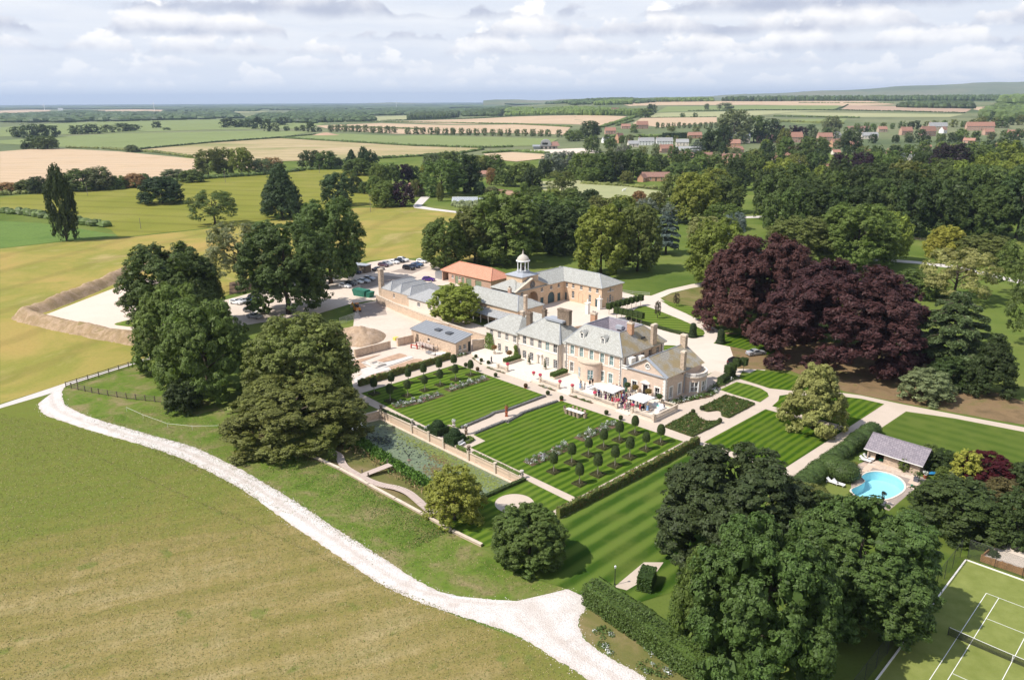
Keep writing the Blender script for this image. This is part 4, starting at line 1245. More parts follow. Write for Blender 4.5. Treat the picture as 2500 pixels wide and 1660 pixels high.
rows([(1850,505,2520,500,13,22,.85)],'trees of the dark wood',['mid'],['dark','dark','oak','olive'],4,'in the third row of the dark wood')
rows([(1870,470,2520,462,13,20,.9)],'trees of the dark wood',['mid'],['oak','dark','mid','yellow'],5,'in the back row of the dark wood')
rows([(1760,445,2520,432,15,18,.9)],'village trees',['mid'],['oak','dark','mid','olive','plum'],6,'among the lowest village houses')
rows([(1980,418,2540,408,13,17,.95)],'village trees',['mid','far'],['oak','dark','mid'],7,'among the middle village houses')
rows([(2090,395,2540,382,12,16,.95)],'village trees',['far'],['oak','dark','mid'],8,'behind the middle village houses')
rows([(1840,345,2120,338,9,15,.9),(2200,352,2540,340,10,16,.95)],'village trees',['far'],['oak','dark','mid','grey'],9,'behind the upper village houses')
rows([(2080,322,2360,312,13,13,1.),(2360,318,2560,300,10,18,.95),(2420,292,2560,282,6,16,.95)],'village trees',['far'],['oak','dark','mid','olive'],10,'on the rise above the village')
rows([(1470,352,1700,350,8,11,.9),(1450,392,1660,388,6,13,.9),(1640,402,1860,398,9,13,.95),(1850,372,2060,366,6,13,.95)],'village trees',['far','mid'],['oak','dark','mid','grey','yellow','olive'],11,'between the cottages of the village')
rows([(1690,430,1860,420,5,16,.95),(2040,388,2500,376,12,13,1.),(2120,352,2520,338,10,11,1.)],'village trees',['far','mid'],['oak','dark','mid','olive'],12,'in the gardens of the village')
TOPS=[(1790,350,268,85,'mid','grey','tall grey green tree group left part above the village barns'),(1840,348,284,60,'mid','mid','dark tree right of the tall group above the village barns'),(1880,350,292,50,'far','dark','dark conifer clump above the village barns'),(1735,392,315,62,'mid','dark','tall dark tree beside the grey roofed barn'),(1765,370,305,40,'midoval','dark','dark pine beside the grey roofed barn'),(1762,398,345,40,'cone','conifer','conifer in front of the grey roofed barn'),(1700,398,340,45,'cedar','blue','blue cedar left of the dark barn tree'),(1900,340,306,34,'far','plum','left purple tree by the red roofs'),(1933,342,308,30,'far','plum','middle purple tree by the red roofs'),(1958,342,310,28,'far','plum','right purple tree by the red roofs'),(1978,338,306,26,'far','dark','dark tree beside the purple trees'),(2028,330,284,46,'mid','grey','tall airy tree above the red roofs'),(1912,372,315,38,'midoval','olive','tall olive tree in front of the red roofs'),(1915,400,335,48,'midoval','mid','full green tree below the red roofs'),(1870,395,345,40,'mid','dark','dark tree right of the brick terrace'),(2076,372,320,56,'mid','dark','rounded dark tree amid the red roofs'),(1980,405,335,85,'mid','oak','broad dark oak below the red roofs'),(2312,452,352,100,'mid',(.04,.03,.03),'dark purplish beech in the wood'),(2450,440,345,75,'mid','yellow','yellow green tree on the right edge of the wood'),(2400,455,360,80,'mid','oak','oak left of the yellow green tree on the right'),(1440,340,296,55,'mid','dark','dark tree at the right end of the avenue of round trees'),(1400,345,318,50,'mid','mid','tree left of the dark one at the end of the avenue'),(1445,372,330,42,'mid','oak','tree above the modern house'),(1490,365,338,34,'mid','bright','bright tree left of the white cottages'),(1548,325,304,22,'far','mid','small round tree by the pink cottage'),(1592,280,255,26,'far','dark','round dark tree on the field lane'),(1575,288,266,45,'far','mid','tree beside the round dark one on the field lane'),(1666,287,276,13,'far','oak','left lone bush in the pale pasture'),(1697,287,276,13,'far','oak','right lone bush in the pale pasture'),(1725,268,254,14,'far','grey','thin lone tree in the far green field'),(1770,270,252,42,'far','grey','clump of airy trees in the far green field'),(1640,322,308,22,'far','olive','olive bush in the paddock above the village'),(1700,322,310,20,'far','olive','yellowish bush in the paddock above the village')]
for u,v,tp,w,k,c,lb in TOPS:
 T(u,v,tp,w,k,c,lb,'tree','trees between the farmland and the village')
r=random. Random(21)
for i in range(12):
 T(1605+i*13,314,300+r. uniform(-2,2),11,'far','grey',f'{NTH[i]} young tree from the left in the row behind the village paddock','tree','row of young trees')
AV=[(600+275.2*x/1000,y)for x,y in((760,322.5),(817,322.5),(880,322.5),(940,323),(1003,323.5),(1062,324),(1128,325),(1192,326),(1257,326),(1317,326))]
AV+=[(996,328),(1016,328.5),(1032,328.5),(1052,329.5),(1068,329.5),(1088,330),(1106,330),(1126,331.5),(1145,331),(1163,332),(1182,332),(1203,332.5),(1221,332.5),(1241,333),(1262,333),(1281,333.5),(1301,333.5),(1320,334),(1338,334),(1364,336)]
for i,(u,v)in enumerate(AV):
 T(u,v,v-16.5-(i%3),17,'far','grey',f'{NTH[i]} round tree from the left in the long field avenue','tree','avenue of round trees')
for i,(u,v,tp,w,c)in enumerate([(45,336,309,40,'far'),(75,338,304,45,'far'),(105,338,305,40,'dark'),(130,336,308,36,'far'),(190,328,306,40,'far'),(225,327,304,42,'far'),(262,324,305,38,'grey'),(300,322,302,40,'far'),(325,320,304,40,'far'),(383,313,297,24,'dark'),(408,318,312,20,'far'),(555,312,290,40,'dark'),(585,311,292,40,'far'),(610,312,293,36,'far'),(630,315,286,30,'dark'),(655,322,292,24,'dark'),(690,306,286,34,'dark'),(675,322,300,20,'grey'),(760,323,298,24,'dark'),(740,321,306,16,'far'),(700,320,308,16,'far'),(725,320,310,14,'far'),(780,322,312,14,'far')]):
 T(u,v,tp,w,'far',c,f'{NTH[i]} distant tree counted along the hedges of the left green plain','tree','trees of the left plain')
T(92,364,332,62,'mid','oak','broad clump tree at the corner of the left stubble field','tree')
T(117,365,333,55,'mid','oak','right half of the clump at the corner of the left stubble field','tree')
T(63,365,349,22,'bush','dark','small bush left of the clump at the stubble corner','bush',None,'bush')
T(322,372,354,36,'bush','grey','grey green bush in the hedge of the left stubble field','bush',None,'bush')
def wood(name,polys,hgt,colour,label,seed,dens=1.):
 rng=random. Random(seed)
 mb=MB()
 for px in polys:
  pts=[G(u,v)for u,v in px]
  A_=0
  for i in range(1,len(pts)-1):
   A_+=abs((pts[i]. x-pts[0]. x)*(pts[i+1]. y-pts[0]. y)-(pts[i+1]. x-pts[0]. x)*(pts[i]. y-pts[0]. y))/2
  sz=hgt*.9
  n=int(min(1100,max(14,A_/(sz*sz)*1.2))*dens)
  if n>=1000:sz=math. sqrt(A_/n)*.75
  tri=[(pts[0],pts[i],pts[i+1])for i in range(1,len(pts)-1)]
  wts=[abs((b. x-a. x)*(c. y-a. y)-(c. x-a. x)*(b. y-a. y))for a,b,c in tri]
  for _ in range(n):
   a,b,c=rng. choices(tri,wts)[0]
   s,t=rng. random(),rng. random()
   if s+t>1:s,t=1-s,1-t
   p=a+(b-a)*s+(c-a)*t
   z=terr(p. x,p. y)
   h=hgt*rng. uniform(.7,1.2)
   rr=sz*rng. uniform(.5,.9)
   mb. ellipsoid((p. x,p. y,z+h*.42),rr,rr,h*.6,6,4,0,.22,rng)
 o=mb. build(name,M['leaf_tight'])
 c=LEAF[colour]
 o. color=(*c,1)
 return tag(o,label,'woodland',kind='stuff')
wood('far_woods',[[(0,300),(0,283),(200,277),(330,279),(560,276),(590,290),(300,297),(120,301)]],14,'far','broad blue green band of woodland across the left plain',1)
wood('far_woods',[[(600,300),(640,281),(900,286),(915,296),(760,302)],[(700,280),(760,271),(1050,271),(1040,281),(860,284)]],13,'far','woodland behind the left end of the avenue',2)
wood('far_woods',[[(0,268),(0,258),(700,254),(1250,251),(1300,256),(900,262),(500,262),(250,266)]],16,'far','dark blue forest along the horizon',3)
wood('far_woods',[[(400,274),(450,268),(640,268),(620,273)],[(660,270),(720,263),(900,263),(880,268),(760,270)],[(130,279),(180,273),(260,277)],[(900,272),(960,266),(1240,264),(1250,268),(1050,271)]],13,'far','scattered small woods in the hazy plain',4)
wood('copse',[[(995,294),(1020,283),(1120,279),(1118,288),(1050,292)],[(1128,281),(1150,277),(1225,276),(1222,284),(1135,285)]],15,'dark','dark copse on the near edge of the plain',5,1.4)
wood('copse',[[(1235,284),(1300,275),(1440,273),(1460,277),(1440,282),(1300,281)],[(1310,279),(1360,270),(1560,278),(1580,284),(1440,283)],[(1232,275),(1250,270),(1300,270),(1298,275)]],13,'mid','mixed copse round the far cottage',6,1.4)
wood('copse',[[(1450,258),(1480,252),(1545,250),(1540,256)],[(1590,249),(1640,247),(1740,246),(1740,248.5),(1600,250)]],14,'mid','low wood on the skyline of the rise',7,1.4)
wood('plantation',[[(1750,248),(1850,246.5),(2100,245),(2440,243),(2440,247),(2100,247),(1850,248.5)]],19,'far','long dark plantation along the skyline on the right',8,1.5)
wood('plantation',[[(2440,252),(2520,246),(2640,246),(2640,256),(2450,257)]],26,'mid','taller wood at the right end of the skyline',9,1.6)
wood('copse',[[(2190,263),(2260,258),(2370,261),(2375,266),(2260,265)]],16,'dark','dark copse in the far brown field',10,1.5)
wood('copse',[[(2390,288),(2440,266),(2500,272),(2560,285),(2470,300)]],18,'oak','wooded corner above the village church',11,1.5)
wood('far_woods',[[(1330,255),(1500,251),(1600,250),(1560,254),(1400,258)]],14,'far','blue wood behind the rise',12,1.)
wood('orchard_scrub',[[(1100,505),(1110,488),(1250,492),(1260,512),(1180,515)]],2.2,'grey','overgrown vegetable beds before the greenhouse',13,.6)
def hedgerow(pxs,h,w,colour,label,seed,gap=.0):
 rng=random. Random(seed)
 mb=MB()
 pts=[G(u,v)for u,v in pxs]
 for a,b in zip(pts,pts[1:]):
  L=(b-a). length
  n=max(2,int(L/(w*.75)))
  n=min(n,140)
  for i in range(n):
   if rng. random()<gap:continue
   t=(i+rng. uniform(0,1))/n
   p=a. lerp(b,t)
   z=terr(p. x,p. y)
   s=w*rng. uniform(.8,1.25)*max(1.,L/n/(w*.75))
   hh=h*rng. uniform(.7,1.25)
   mb. ellipsoid((p. x,p. y+rng. uniform(-.3,.3)*w,z+hh*.4),s*.75,w*.7,hh*.62,8,5,0,.22,rng)
 o=mb. build('field_hedge',M['leaf_tight'])
 o. color=(*LEAF[colour],1)
 return tag(o,label,'hedge')
for k,(px,h,w,c,lb)in enumerate([([(0,520),(60,524),(140,537),(200,548),(262,555)],3.2,3.4,'oak','thick dark hedge between the beet crop and the golden pasture'),([(0,478),(60,474),(130,471)],2.6,3,'olive','scrubby field hedge left of the poplar'),([(180,467),(300,461),(420,446),(520,436),(640,428),(760,415),(850,412)],2.8,3.2,'oak','long hedge between stubble and golden pasture'),([(341,366),(430,358),(503,351)],2.4,2.4,'dark','trimmed dark hedge at the left of the pale stubble'),([(505,350.5),(600,343),(690,337),(770,330)],2.4,2.4,'dark','trimmed dark hedge below the big green field'),([(160,362),(240,364)],2.6,2.6,'olive','short thorn hedge right of the stubble clump'),([(250,364),(330,370),(376,373)],2.8,3,'olive','thorn hedge beside the grey green bush'),([(380,373),(470,385)],2.6,3,'olive','gappy thorn hedge above the hedgerow trio'),([(690,338),(875,349),(1013,357),(1178,362),(1250,360)],2.6,2.6,'oak','hedge between the pale stubble and the green field'),([(800,398),(930,388),(1030,382),(1123,376),(1180,366)],2.6,3,'oak','hedge along the lower side of the pale stubble'),([(850,299),(960,299),(1100,301),(1250,304.5),(1395,312)],3,3,'oak','dark hedge between the two far stubble fields'),([(803,311),(900,313),(1026,317)],3.4,3.4,'oak','hedge just behind the avenue of round trees'),([(930,296),(1000,294),(1085,292),(1250,285),(1365,282),(1530,284)],3,3,'dark','dark hedge along the top of the far stubble'),([(1470,312),(1510,300),(1560,284),(1580,278)],5,6,'mid','bushy lane hedge climbing the rise'),([(1505,308),(1545,296)],4,5,'oak','second bushy hedge on the climbing lane'),([(1480,336),(1600,335),(1690,332)],4,5,'mid','bushy hedge above the village bungalows'),([(1600,288.5),(1750,287)],2.2,2.4,'dark','thin dark hedge under the pale pasture'),([(1680,272),(1850,270),(2037,270),(2200,273),(2356,277)],3,3.4,'dark','long dark hedge across the far rise'),([(2037,270),(2060,262),(2070,257)],3,3.4,'dark','dark hedge turning up the far rise'),([(1890,285),(2000,287),(2100,289)],3.4,4,'oak','leafy hedge above the small bright field'),([(2400,264),(2560,262)],3,4,'dark','dark hedge in the right distance'),([(1950,252),(2050,252.5)],3,3,'oak','low line of bushes in the far stubble'),([(2060,252),(2180,253.5)],3,3,'oak','second low line of bushes in the far stubble'),([(1180,375),(1260,370),(1340,376)],2.6,3.2,'mid','hedge before the modern house'),([(1420,450),(1500,455),(1600,462)],2.4,3,'olive','rough hedge above the paddock'),([(1905,298),(1950,300),(2060,303)],4,4,'olive','scrubby hedge below the small bright field')]):
 hedgerow(px,h,w,c,lb,50+k,.06)
 # ---------------------------------------------------------------- buildings
def house_root(name,label,cat='house',group=None,z=.0):
 return empty(name,(HO. x,HO. y,z),HTH,label,cat,group)
def rect(x0,x1,z0,z1):
 return[(x0,z0),(x1,z0),(x1,z1),(x0,z1)]
def arch(xc,w,z0,zs,n=8):
 r=w/2
 return[(xc-r,z0),(xc+r,z0)]+[(xc+r*math. cos(math. pi*k/n),zs+r*math. sin(math. pi*k/n))for k in range(n+1)]
class Face:
 def __init__(self,o,e,n):
  self. o,self. e,self. n=Vector(o),Vector(e),Vector(n)
 def p(self,x,z,out=.0):
  q=self. o+self. e*x+self. n*out
  return(q. x,q. y,q. z+z)
def facade(mb,F,outline,holes,depth=.22,mi=0,mi_rev=0):
 flat,tri=tess([outline]+holes)
 vs=[F. p(x,z)for x,z in flat]
 up=F. e. cross(Vector((0,0,1)))
 fs=[]
 for t in tri:
  a,b,c=(flat[i]for i in t)
  s=(b[0]-a[0])*(c[1]-a[1])-(b[1]-a[1])*(c[0]-a[0])
  ccw=s>0
  if up. dot(F. n)<0:ccw=not ccw
  fs. append(t if ccw else t[::-1])
 mb. add(vs,fs,mi)
 for h in holes:
  n=len(h)
  vs=[F. p(x,z)for x,z in h]+[F. p(x,z,-depth)for x,z in h]
  mb. add(vs,[(i,(i+1)%n,n+(i+1)%n,n+i)for i in range(n)],mi_rev)
def fbox(mb,F,x0,x1,z0,z1,o0,o1,mi=0):
 vs=[F. p(x,z,o)for o in(o0,o1)for x,z in((x0,z0),(x1,z0),(x1,z1),(x0,z1))]
 mb. add(vs,[(3,2,1,0),(4,5,6,7),(0,1,5,4),(1,2,6,5),(2,3,7,6),(3,0,4,7)],mi)
WIN_CACHE={}
def window(parent,F,shape,nx=2,nz=4,pane='pane',frame='paint_white',name='window',sill=True,rec=.16,fr=.07,bar=.035,split=True):
 xs,zs=[p[0]for p in shape],[p[1]for p in shape]
 x0,x1,z0,z1=min(xs),max(xs),min(zs),max(zs)
 m=MB()
 m. add([F. p(x,z,-rec)for x,z in shape],[tuple(range(len(shape)))])
 w=m. build(name,M[pane],parent)
 f=MB()
 n=len(shape)
 cx,cz=(x0+x1)/2,(z0+z1)/2
 inner=[(cx+(x-cx)*(1-2*fr/(x1-x0)),cz+(z-cz)*(1-2*fr/(z1-z0)))for x,z in shape]
 for i in range(n):
  j=(i+1)%n
  a,b,c,d=shape[i],shape[j],inner[j],inner[i]
  f. add([F. p(*a,-rec+.05),F. p(*b,-rec+.05),F. p(*c,-rec+.05),F. p(*d,-rec+.05),F. p(*c,-rec),F. p(*d,-rec)],[(0,1,2,3),(3,2,4,5)])
 ztop=max(zs)-fr
 for k in range(1,nx):
  x=x0+(x1-x0)*k/nx
  fbox(f,F,x-bar/2,x+bar/2,z0+fr,ztop,-rec,-rec+.04)
 for k in range(1,nz):
  z=z0+(z1-z0)*k/nz
  bb=bar*2. if(split and k*2==nz)else bar
  fbox(f,F,x0+fr,x1-fr,z-bb/2,z+bb/2,-rec,-rec+(.045 if bb>bar else .035))
 f. build('frame',M[frame],w)
 if sill:
  s=MB()
  fbox(s,F,x0-.12,x1+.12,z0-.14,z0-.003,-.1,.09)
  s. build('sill',M['trim'],w)
 return w
def surround(parent,F,shape,wd,proud=.06,name='window_surround',keystone=True,m='trim'):
 xs,zs=[p[0]for p in shape],[p[1]for p in shape]
 x0,x1,z0,z1=min(xs),max(xs),min(zs),max(zs)
 s=MB()
 fbox(s,F,x0-wd,x0-.004,z0-wd*.6,z1+wd,.002,proud)
 fbox(s,F,x1+.004,x1+wd,z0-wd*.6,z1+wd,.002,proud)
 fbox(s,F,x0-.002,x1+.002,z1+.004,z1+wd-.003,.002,proud-.004)
 if keystone:
  fbox(s,F,(x0+x1)/2-.11,(x0+x1)/2+.11,z1+.008,z1+wd+.08,.004,proud+.05)
 return s. build(name,M[m],parent)
def door(parent,F,shape,m='door_teal',rec=.14,name='door',panels=True):
 d=MB()
 d. add([F. p(x,z,-rec)for x,z in shape],[tuple(range(len(shape)))])
 o=d. build(name,M[m],parent)
 xs,zs=[p[0]for p in shape],[p[1]for p in shape]
 x0,x1,z0,z1=min(xs),max(xs),min(zs),max(zs)
 if panels:
  q=MB()
  w=x1-x0
  nb=max(2,int(w/.35))
  for k in range(nb):
   a=x0+w*k/nb
   fbox(q,F,a+.03,a+w/nb-.03,z0+.08,z0+(min(zs)+(max(zs)-min(zs))*.72-z0),-rec,-rec+.03)
  q. build('panel',M[m],o)
 h=MB()
 fbox(h,F,x1-.16,x1-.10,z0+.95,z0+1.07,-rec,-rec+.07)
 h. build('handle',M['iron'],o)
 return o
def hip(mb,x0,x1,y0,y1,ze,zr,axis='x',hx=(None,None),over=.42,thick=.16,mi=0):
 X0,X1,Y0,Y1=x0-over,x1+over,y0-over,y1+over
 if axis=='x':
  half=(Y1-Y0)/2
  a=half if hx[0]is None else hx[0]
  b=half if hx[1]is None else hx[1]
  ym=(Y0+Y1)/2
  R0,R1=(X0+a,ym,zr),(X1-b,ym,zr)
  v=[(X0,Y0,ze),(X1,Y0,ze),(X1,Y1,ze),(X0,Y1,ze),R0,R1]
  f=[(0,1,5,4),(1,2,5),(2,3,4,5),(3,0,4)]
 else:
  half=(X1-X0)/2
  a=half if hx[0]is None else hx[0]
  b=half if hx[1]is None else hx[1]
  xm=(X0+X1)/2
  R0,R1=(xm,Y0+a,zr),(xm,Y1-b,zr)
  v=[(X0,Y0,ze),(X1,Y0,ze),(X1,Y1,ze),(X0,Y1,ze),R0,R1]
  f=[(0,1,4),(1,2,5,4),(2,3,5),(3,0,4,5)]
 mb. add(v,f,mi)
 vs=[(X0,Y0,ze),(X1,Y0,ze),(X1,Y1,ze),(X0,Y1,ze)]
 vs+=[(p[0],p[1],ze-thick)for p in vs]
 mb. add(vs,[(0,4,5,1),(1,5,6,2),(2,6,7,3),(3,7,4,0),(4,7,6,5)],mi)
 return v
def ridges(parent,lines,m='lead',r=.09,name='ridge'):
 for a,b in lines:
  a,b=Vector(a)+Vector((0,0,.03)),Vector(b)+Vector((0,0,.03))
  MB(). tube([a,b],r,6). build(name,M[m],parent)
def chimney(parent,a,b,z0,z1,wa,wb,m='stone_chimney',pots=2,cap=True):
 mb=MB()
 mb. box(a-wa/2,a+wa/2,b-wb/2,b+wb/2,z0,z1-.35)
 c=mb. build('chimney',M[m],parent)
 q=MB()
 q. box(a-wa/2-.1,a+wa/2+.1,b-wb/2-.1,b+wb/2+.1,z1-.35,z1-.18)
 q. box(a-wa/2-.02,a+wa/2+.02,b-wb/2-.02,b+wb/2+.02,z1-.18,z1)
 q. build('chimney_cap',M['stone_chimney' if m=='stone_chimney' else 'coping'],c)
 for k in range(pots):
  t=(k+.5)/pots-.5
  pa,pb=(a+t*(wa*.8),b)if wa>wb else(a,b+t*(wb*.8))
  MB(). lathe((pa,pb,z1),[(.13,0),(.11,.25),(.14,.28),(.14,.38),(.10,.38)],8). build('chimney_pot',M['stone_chimney'],c)
 return c
def balusters(parent,p0,p1,z0,h=.85,pier_ends=(True,True),n=None,frame=None):
 p0,p1=Vector(p0),Vector(p1)
 d=p1-p0
 L=d. length
 e=d. normalized()
 s=Vector((-e. y,e. x,0))
 rail=MB()
 def bar(w,za,zb,t0=.0,t1=L):
  a,b=p0+e*t0,p0+e*t1
  vs=[(a-s*w)[:2],(b-s*w)[:2],(b+s*w)[:2],(a+s*w)[:2]]
  rail. prism([tuple(v)for v in vs],za,zb)
 bar(.16,z0,z0+.16);bar(.17,z0+h-.13,z0+h)
 rail. build('rail',M['coping'],parent)
 if 'bal' not in WIN_CACHE:
  m=MB(). lathe((0,0,0),[(.07,.0),(.045,.06),(.085,.2),(.075,.3),(.04,.45),(.065,.56)],6)
  WIN_CACHE['bal']=m. mesh('baluster',M['coping'],True)
 n=n or max(2,int(L/.27))
 for k in range(n):
  b=link('baluster',WIN_CACHE['bal'],parent)
  q=p0+e*(L*(k+.5)/n)
  b. location=(q. x,q. y,z0+.16)
 for end,q in zip(pier_ends,(p0,p1)):
  if end:
   m=MB()
   m. obox((q. x,q. y,0),e,s,.24,.24,z0-.02,z0+h+.06)
   m. obox((q. x,q. y,0),e,s,.29,.29,z0+h+.06,z0+h+.16)
   m. build('pier',M['coping'],parent)
TZ=.45
def quoins(parent,F,x,z0,z1,side,name='quoin'):
 z,k=z0,0
 if 'quoin' not in WIN_CACHE:
  WIN_CACHE['quoin']=True
 while z<z1-.3:
  w=.62 if k%2 else .40
  m=MB()
  fbox(m,F,x if side>0 else x-w,x+w if side>0 else x,z,z+.33,.002,.05)
  m. build(name,M['trim'],parent)
  z+=.36;k+=1
def main_house():
 R=house_root('manor_house','large stone country house with pale rendered wing, hipped roofs and dormers','house')
 FS=lambda b,a0:Face((a0,b,0),(1,0,0),(0,-1,0))
 # ---------------- pale rendered range, left and middle
 wl=MB()
 F=FS(-.8,0)
 up_l=[rect(a-.55,a+.55,3.85,5.6)for a in(-38.7,-36.,-33.4,-30.75)]
 gr_l=[rect(-36.55,-35.45,TZ+.05,2.5),rect(-34.05,-32.95,TZ+.05,2.35)]
 facade(wl,F,rect(-40.6,-29.9,0,6.),up_l+gr_l)
 wl. box(-40.6,-40.598,-.8,8.4,0,6.);wl. box(-40.6,-29.9,8.4,8.402,0,6.)
 Fm=FS(-.5,0)
 up_m=[rect(a-.58,a+.58,4.15,6.15)for a in(-27.8,-25.4,-22.85,-20.5,-18.1)]
 gr_m=[rect(a-.6,a+.6,z,2.5)for a,z in((-27.8,TZ+.1),(-25.5,TZ+.1),(-22.75,TZ),(-20.5,TZ),(-18.,TZ))]
 facade(wl,Fm,rect(-29.9,-17.,0,6.45),up_m+gr_m)
 wl. box(-17.,-16.998,-.5,9.5,0,6.45);wl. box(-29.9,-29.898,-.79,-.5,0,6.4);wl. box(-29.9,-17.,9.5,9.502,0,6.45);wl. box(-29.9,-29.897,.0,9.5,5.5,6.45)
 Fk=FS(.6,0)
 lk=[rect(-16.05,-15.25,4.3,6.),rect(-16.15,-15.2,TZ+.3,2.5)]
 facade(wl,Fk,rect(-17.,-15.,0,6.45),lk)
 wl. build('rendered_wall',M['stone_cream'],R)
 for s in up_l:window(R,F,s,2,4,'pane_grey',rec=.14)
 for s in gr_l:window(R,F,s,2,5,'pane',sill=False,name='french_window')
 for i,s in enumerate(up_m):window(R,Fm,s,2,4,('pane','pane_grey','pane_grey','pane_blind','pane')[i],rec=.14)
 for i,s in enumerate(gr_m):
  if i==2:door(R,Fm,s,'trim',name='front_door')
  else:window(R,Fm,s,2,5,('pane','pane','','pane_grey','pane')[i],sill=False,name='french_window')
 for s in lk:window(R,Fk,s,2,4,'pane_grey')
 m=MB()
 fbox(m,Fm,-23.6,-21.9,2.75,2.95,.0,.55)
 fbox(m,Fm,-23.55,-23.35,TZ,2.75,.3,.5);fbox(m,Fm,-22.15,-21.95,TZ,2.75,.3,.5)
 m. build('porch',M['trim'],R)
 m=MB()
 fbox(m,Fm,-29.9,-17.,3.82,3.98,.003,.08);fbox(m,Fm,-29.95,-16.95,6.28,6.46,.003,.22);fbox(m,F,-40.65,-29.95,5.84,6.,.003,.2)
 m. build('string_course',M['trim'],R)
 r=MB()
 hip(r,-40.6,-29.9,-.8,8.4,6.02,9.05,'x',(4.4,3.2))
 r. build('roof',M['slate_pale'],R)
 r=MB()
 hip(r,-29.9,-17.,-.5,9.5,6.5,10.3,'x',(5.,4.6))
 r2=r. build('roof',M['slate_pale'],R)
 ridges(R,[((-36.6,3.8,9.05),(-32.7,3.8,9.05)),((-25.3,4.5,10.3),(-21.2,4.5,10.3)),((-29.48+13.3,-.92,6.5),(-21.2,4.5,10.3)),((-30.3,-.92,6.5),(-25.3,4.5,10.3)),((-41.,-1.22,6.02),(-36.6,3.8,9.05))])
 MB(). box(-24.8,-19.4,3.3,6.,9.95,10.42). build('lead_flat',M['lead'],R)
 r=MB();hip(r,-17.4,-14.8,.6,8.6,6.5,7.6,'y',(1.2,1.2),.15)
 r. build('roof',M['slate_pale'],R)
 chimney(R,-29.6,3.1,6.6,10.8,1.3,.9);chimney(R,-30.2,9.,5.5,10.3,.9,.9)
 chimney(R,-20.2,5.,9.4,12.9,3.6,1.,pots=0);chimney(R,-15.6,10.,6.5,12.,1.4,.9,'brick_orange',2)
 chimney(R,-37.5,8.8,.0,8.6,1.,.8,'stone_wall',0)
 m=MB();m. box(-40.,-30.5,8.6,15.,0,5.2);m. build('rear_wall',M['stone_warm'],R)
 r=MB();hip(r,-40.,-30.5,8.6,15.,5.25,7.9,'x');r. build('roof',M['slate_pale'],R)
 # ---------------- main block
 w=MB()
 Fb=FS(.0,0)
 up=[rect(a-.52,a+.52,4.75,6.95)for a in(-13.4,-10.75,-7.9,-4.95,-2.4)]
 gr=[rect(-13.95,-12.95,TZ+.3,2.95),rect(-5.6+.95,-4.5+.05,TZ+.25,2.9),rect(-3.05,-1.95,TZ+.25,2.9)]
 gr[1]=rect(-5.35,-4.3,TZ+.25,2.9)
 bowhole=rect(-10.9,-6.,.0,4.2)
 facade(w,Fb,rect(-15.2,.35,0,7.35),up+gr)
 Fe=Face((.35,0,0),(0,1,0),(1,0,0))
 eu=[rect(b-.65,b+.65,3.6,6.6)for b in(4.6,7.4,10.2,12.9)]
 facade(w,Fe,rect(0,15.2,0,7.35),eu)
 w. box(-15.2,.35,15.2,15.202,0,7.35);w. box(-15.202,-15.2,0,15.2,0,7.35)
 w. build('wall',M['stone_warm'],R)
 for i,s in enumerate(up):
  window(R,Fb,s,2,2,'pane_blind');surround(R,Fb,s,.24)
 for s in gr:
  window(R,Fb,s,2,2,'pane_blind' if s[0][0]>-6 else 'pane_grey');surround(R,Fb,s,.22)
 for s in eu:window(R,Fe,s,2,5,'pane',sill=True)
 quoins(R,Fb,.35,TZ,7.1,-1);quoins(R,Fb,-15.2,TZ,7.1,1);quoins(R,Fe,.0,TZ,7.1,1);quoins(R,Fe,15.2,TZ,7.1,-1)
 m=MB();fbox(m,Fb,-15.2,.35,4.3,4.48,.003,.09);fbox(m,Fb,-15.25,.4,7.14,7.34,.003,.3);fbox(m,Fe,0,15.2,7.12,7.32,.003,.28)
 m. build('cornice',M['trim'],R)
 m=MB();fbox(m,Fb,-15.2,.35,7.345,7.43,.25,.50);m. build('gutter',M['lead_dark'],R)
 for a,b,z in((-15.,-.12,7.3),(.1,-.12,7.3),(.47,2.6,7.2),(.47,14.2,7.2),(-17.1,-.62,6.3)):MB(). tube([(a,b,.4),(a,b,z)],.06,6). build('downpipe',M['lead_dark'],R)
 X0,X1,Y0,Y1,ze,zr=-15.7,.85,-.5,15.7,7.42,11.1
 i0,i1,j0,j1=-12.9,-3.4,3.7,12.1
 south=MB(). add([(X0,Y0,ze),(X1,Y0,ze),(i1,j0,zr),(i0,j0,zr)],[(0,1,2,3)])
 south. add([(X0,Y0,ze),(i0,j0,zr),(i0,j1,zr),(X0,Y1,ze)],[(0,1,2,3)])
 south. add([(X1,Y1,ze),(X0,Y1,ze),(i0,j1,zr),(i1,j1,zr)],[(0,1,2,3)])
 vs=[(X0,Y0,ze),(X1,Y0,ze),(X1,Y1,ze),(X0,Y1,ze)]
 vs+=[(p[0],p[1],ze-.14)for p in vs]
 south. add(vs,[(0,4,5,1),(1,5,6,2),(2,6,7,3),(3,7,4,0),(4,7,6,5)])
 south. build('roof',M['slate_pale'],R)
 MB(). add([(X1,Y0,ze),(X1,Y1,ze),(i1,j1,zr),(i1,j0,zr)],[(0,1,2,3)]). build('mossy_roof_slope',M['slate_mossy'],R)['label']='east roof slope stained ochre with moss'
 xm,ym,zv=(i0+i1)/2,(j0+j1)/2,8.7
 inn=MB(). add([(i0,j0,zr-.004),(i1,j0,zr-.004),(i1,j1,zr-.004),(i0,j1,zr-.004),(xm-2.4,ym-1.6,zv),(xm+2.4,ym-1.6,zv),(xm+2.4,ym+1.6,zv),(xm-2.4,ym+1.6,zv)],[(0,1,5,4),(1,2,6,5),(2,3,7,6),(3,0,4,7),(4,5,6,7)])
 inn. build('inner_roof',M['slate_violet'],R)
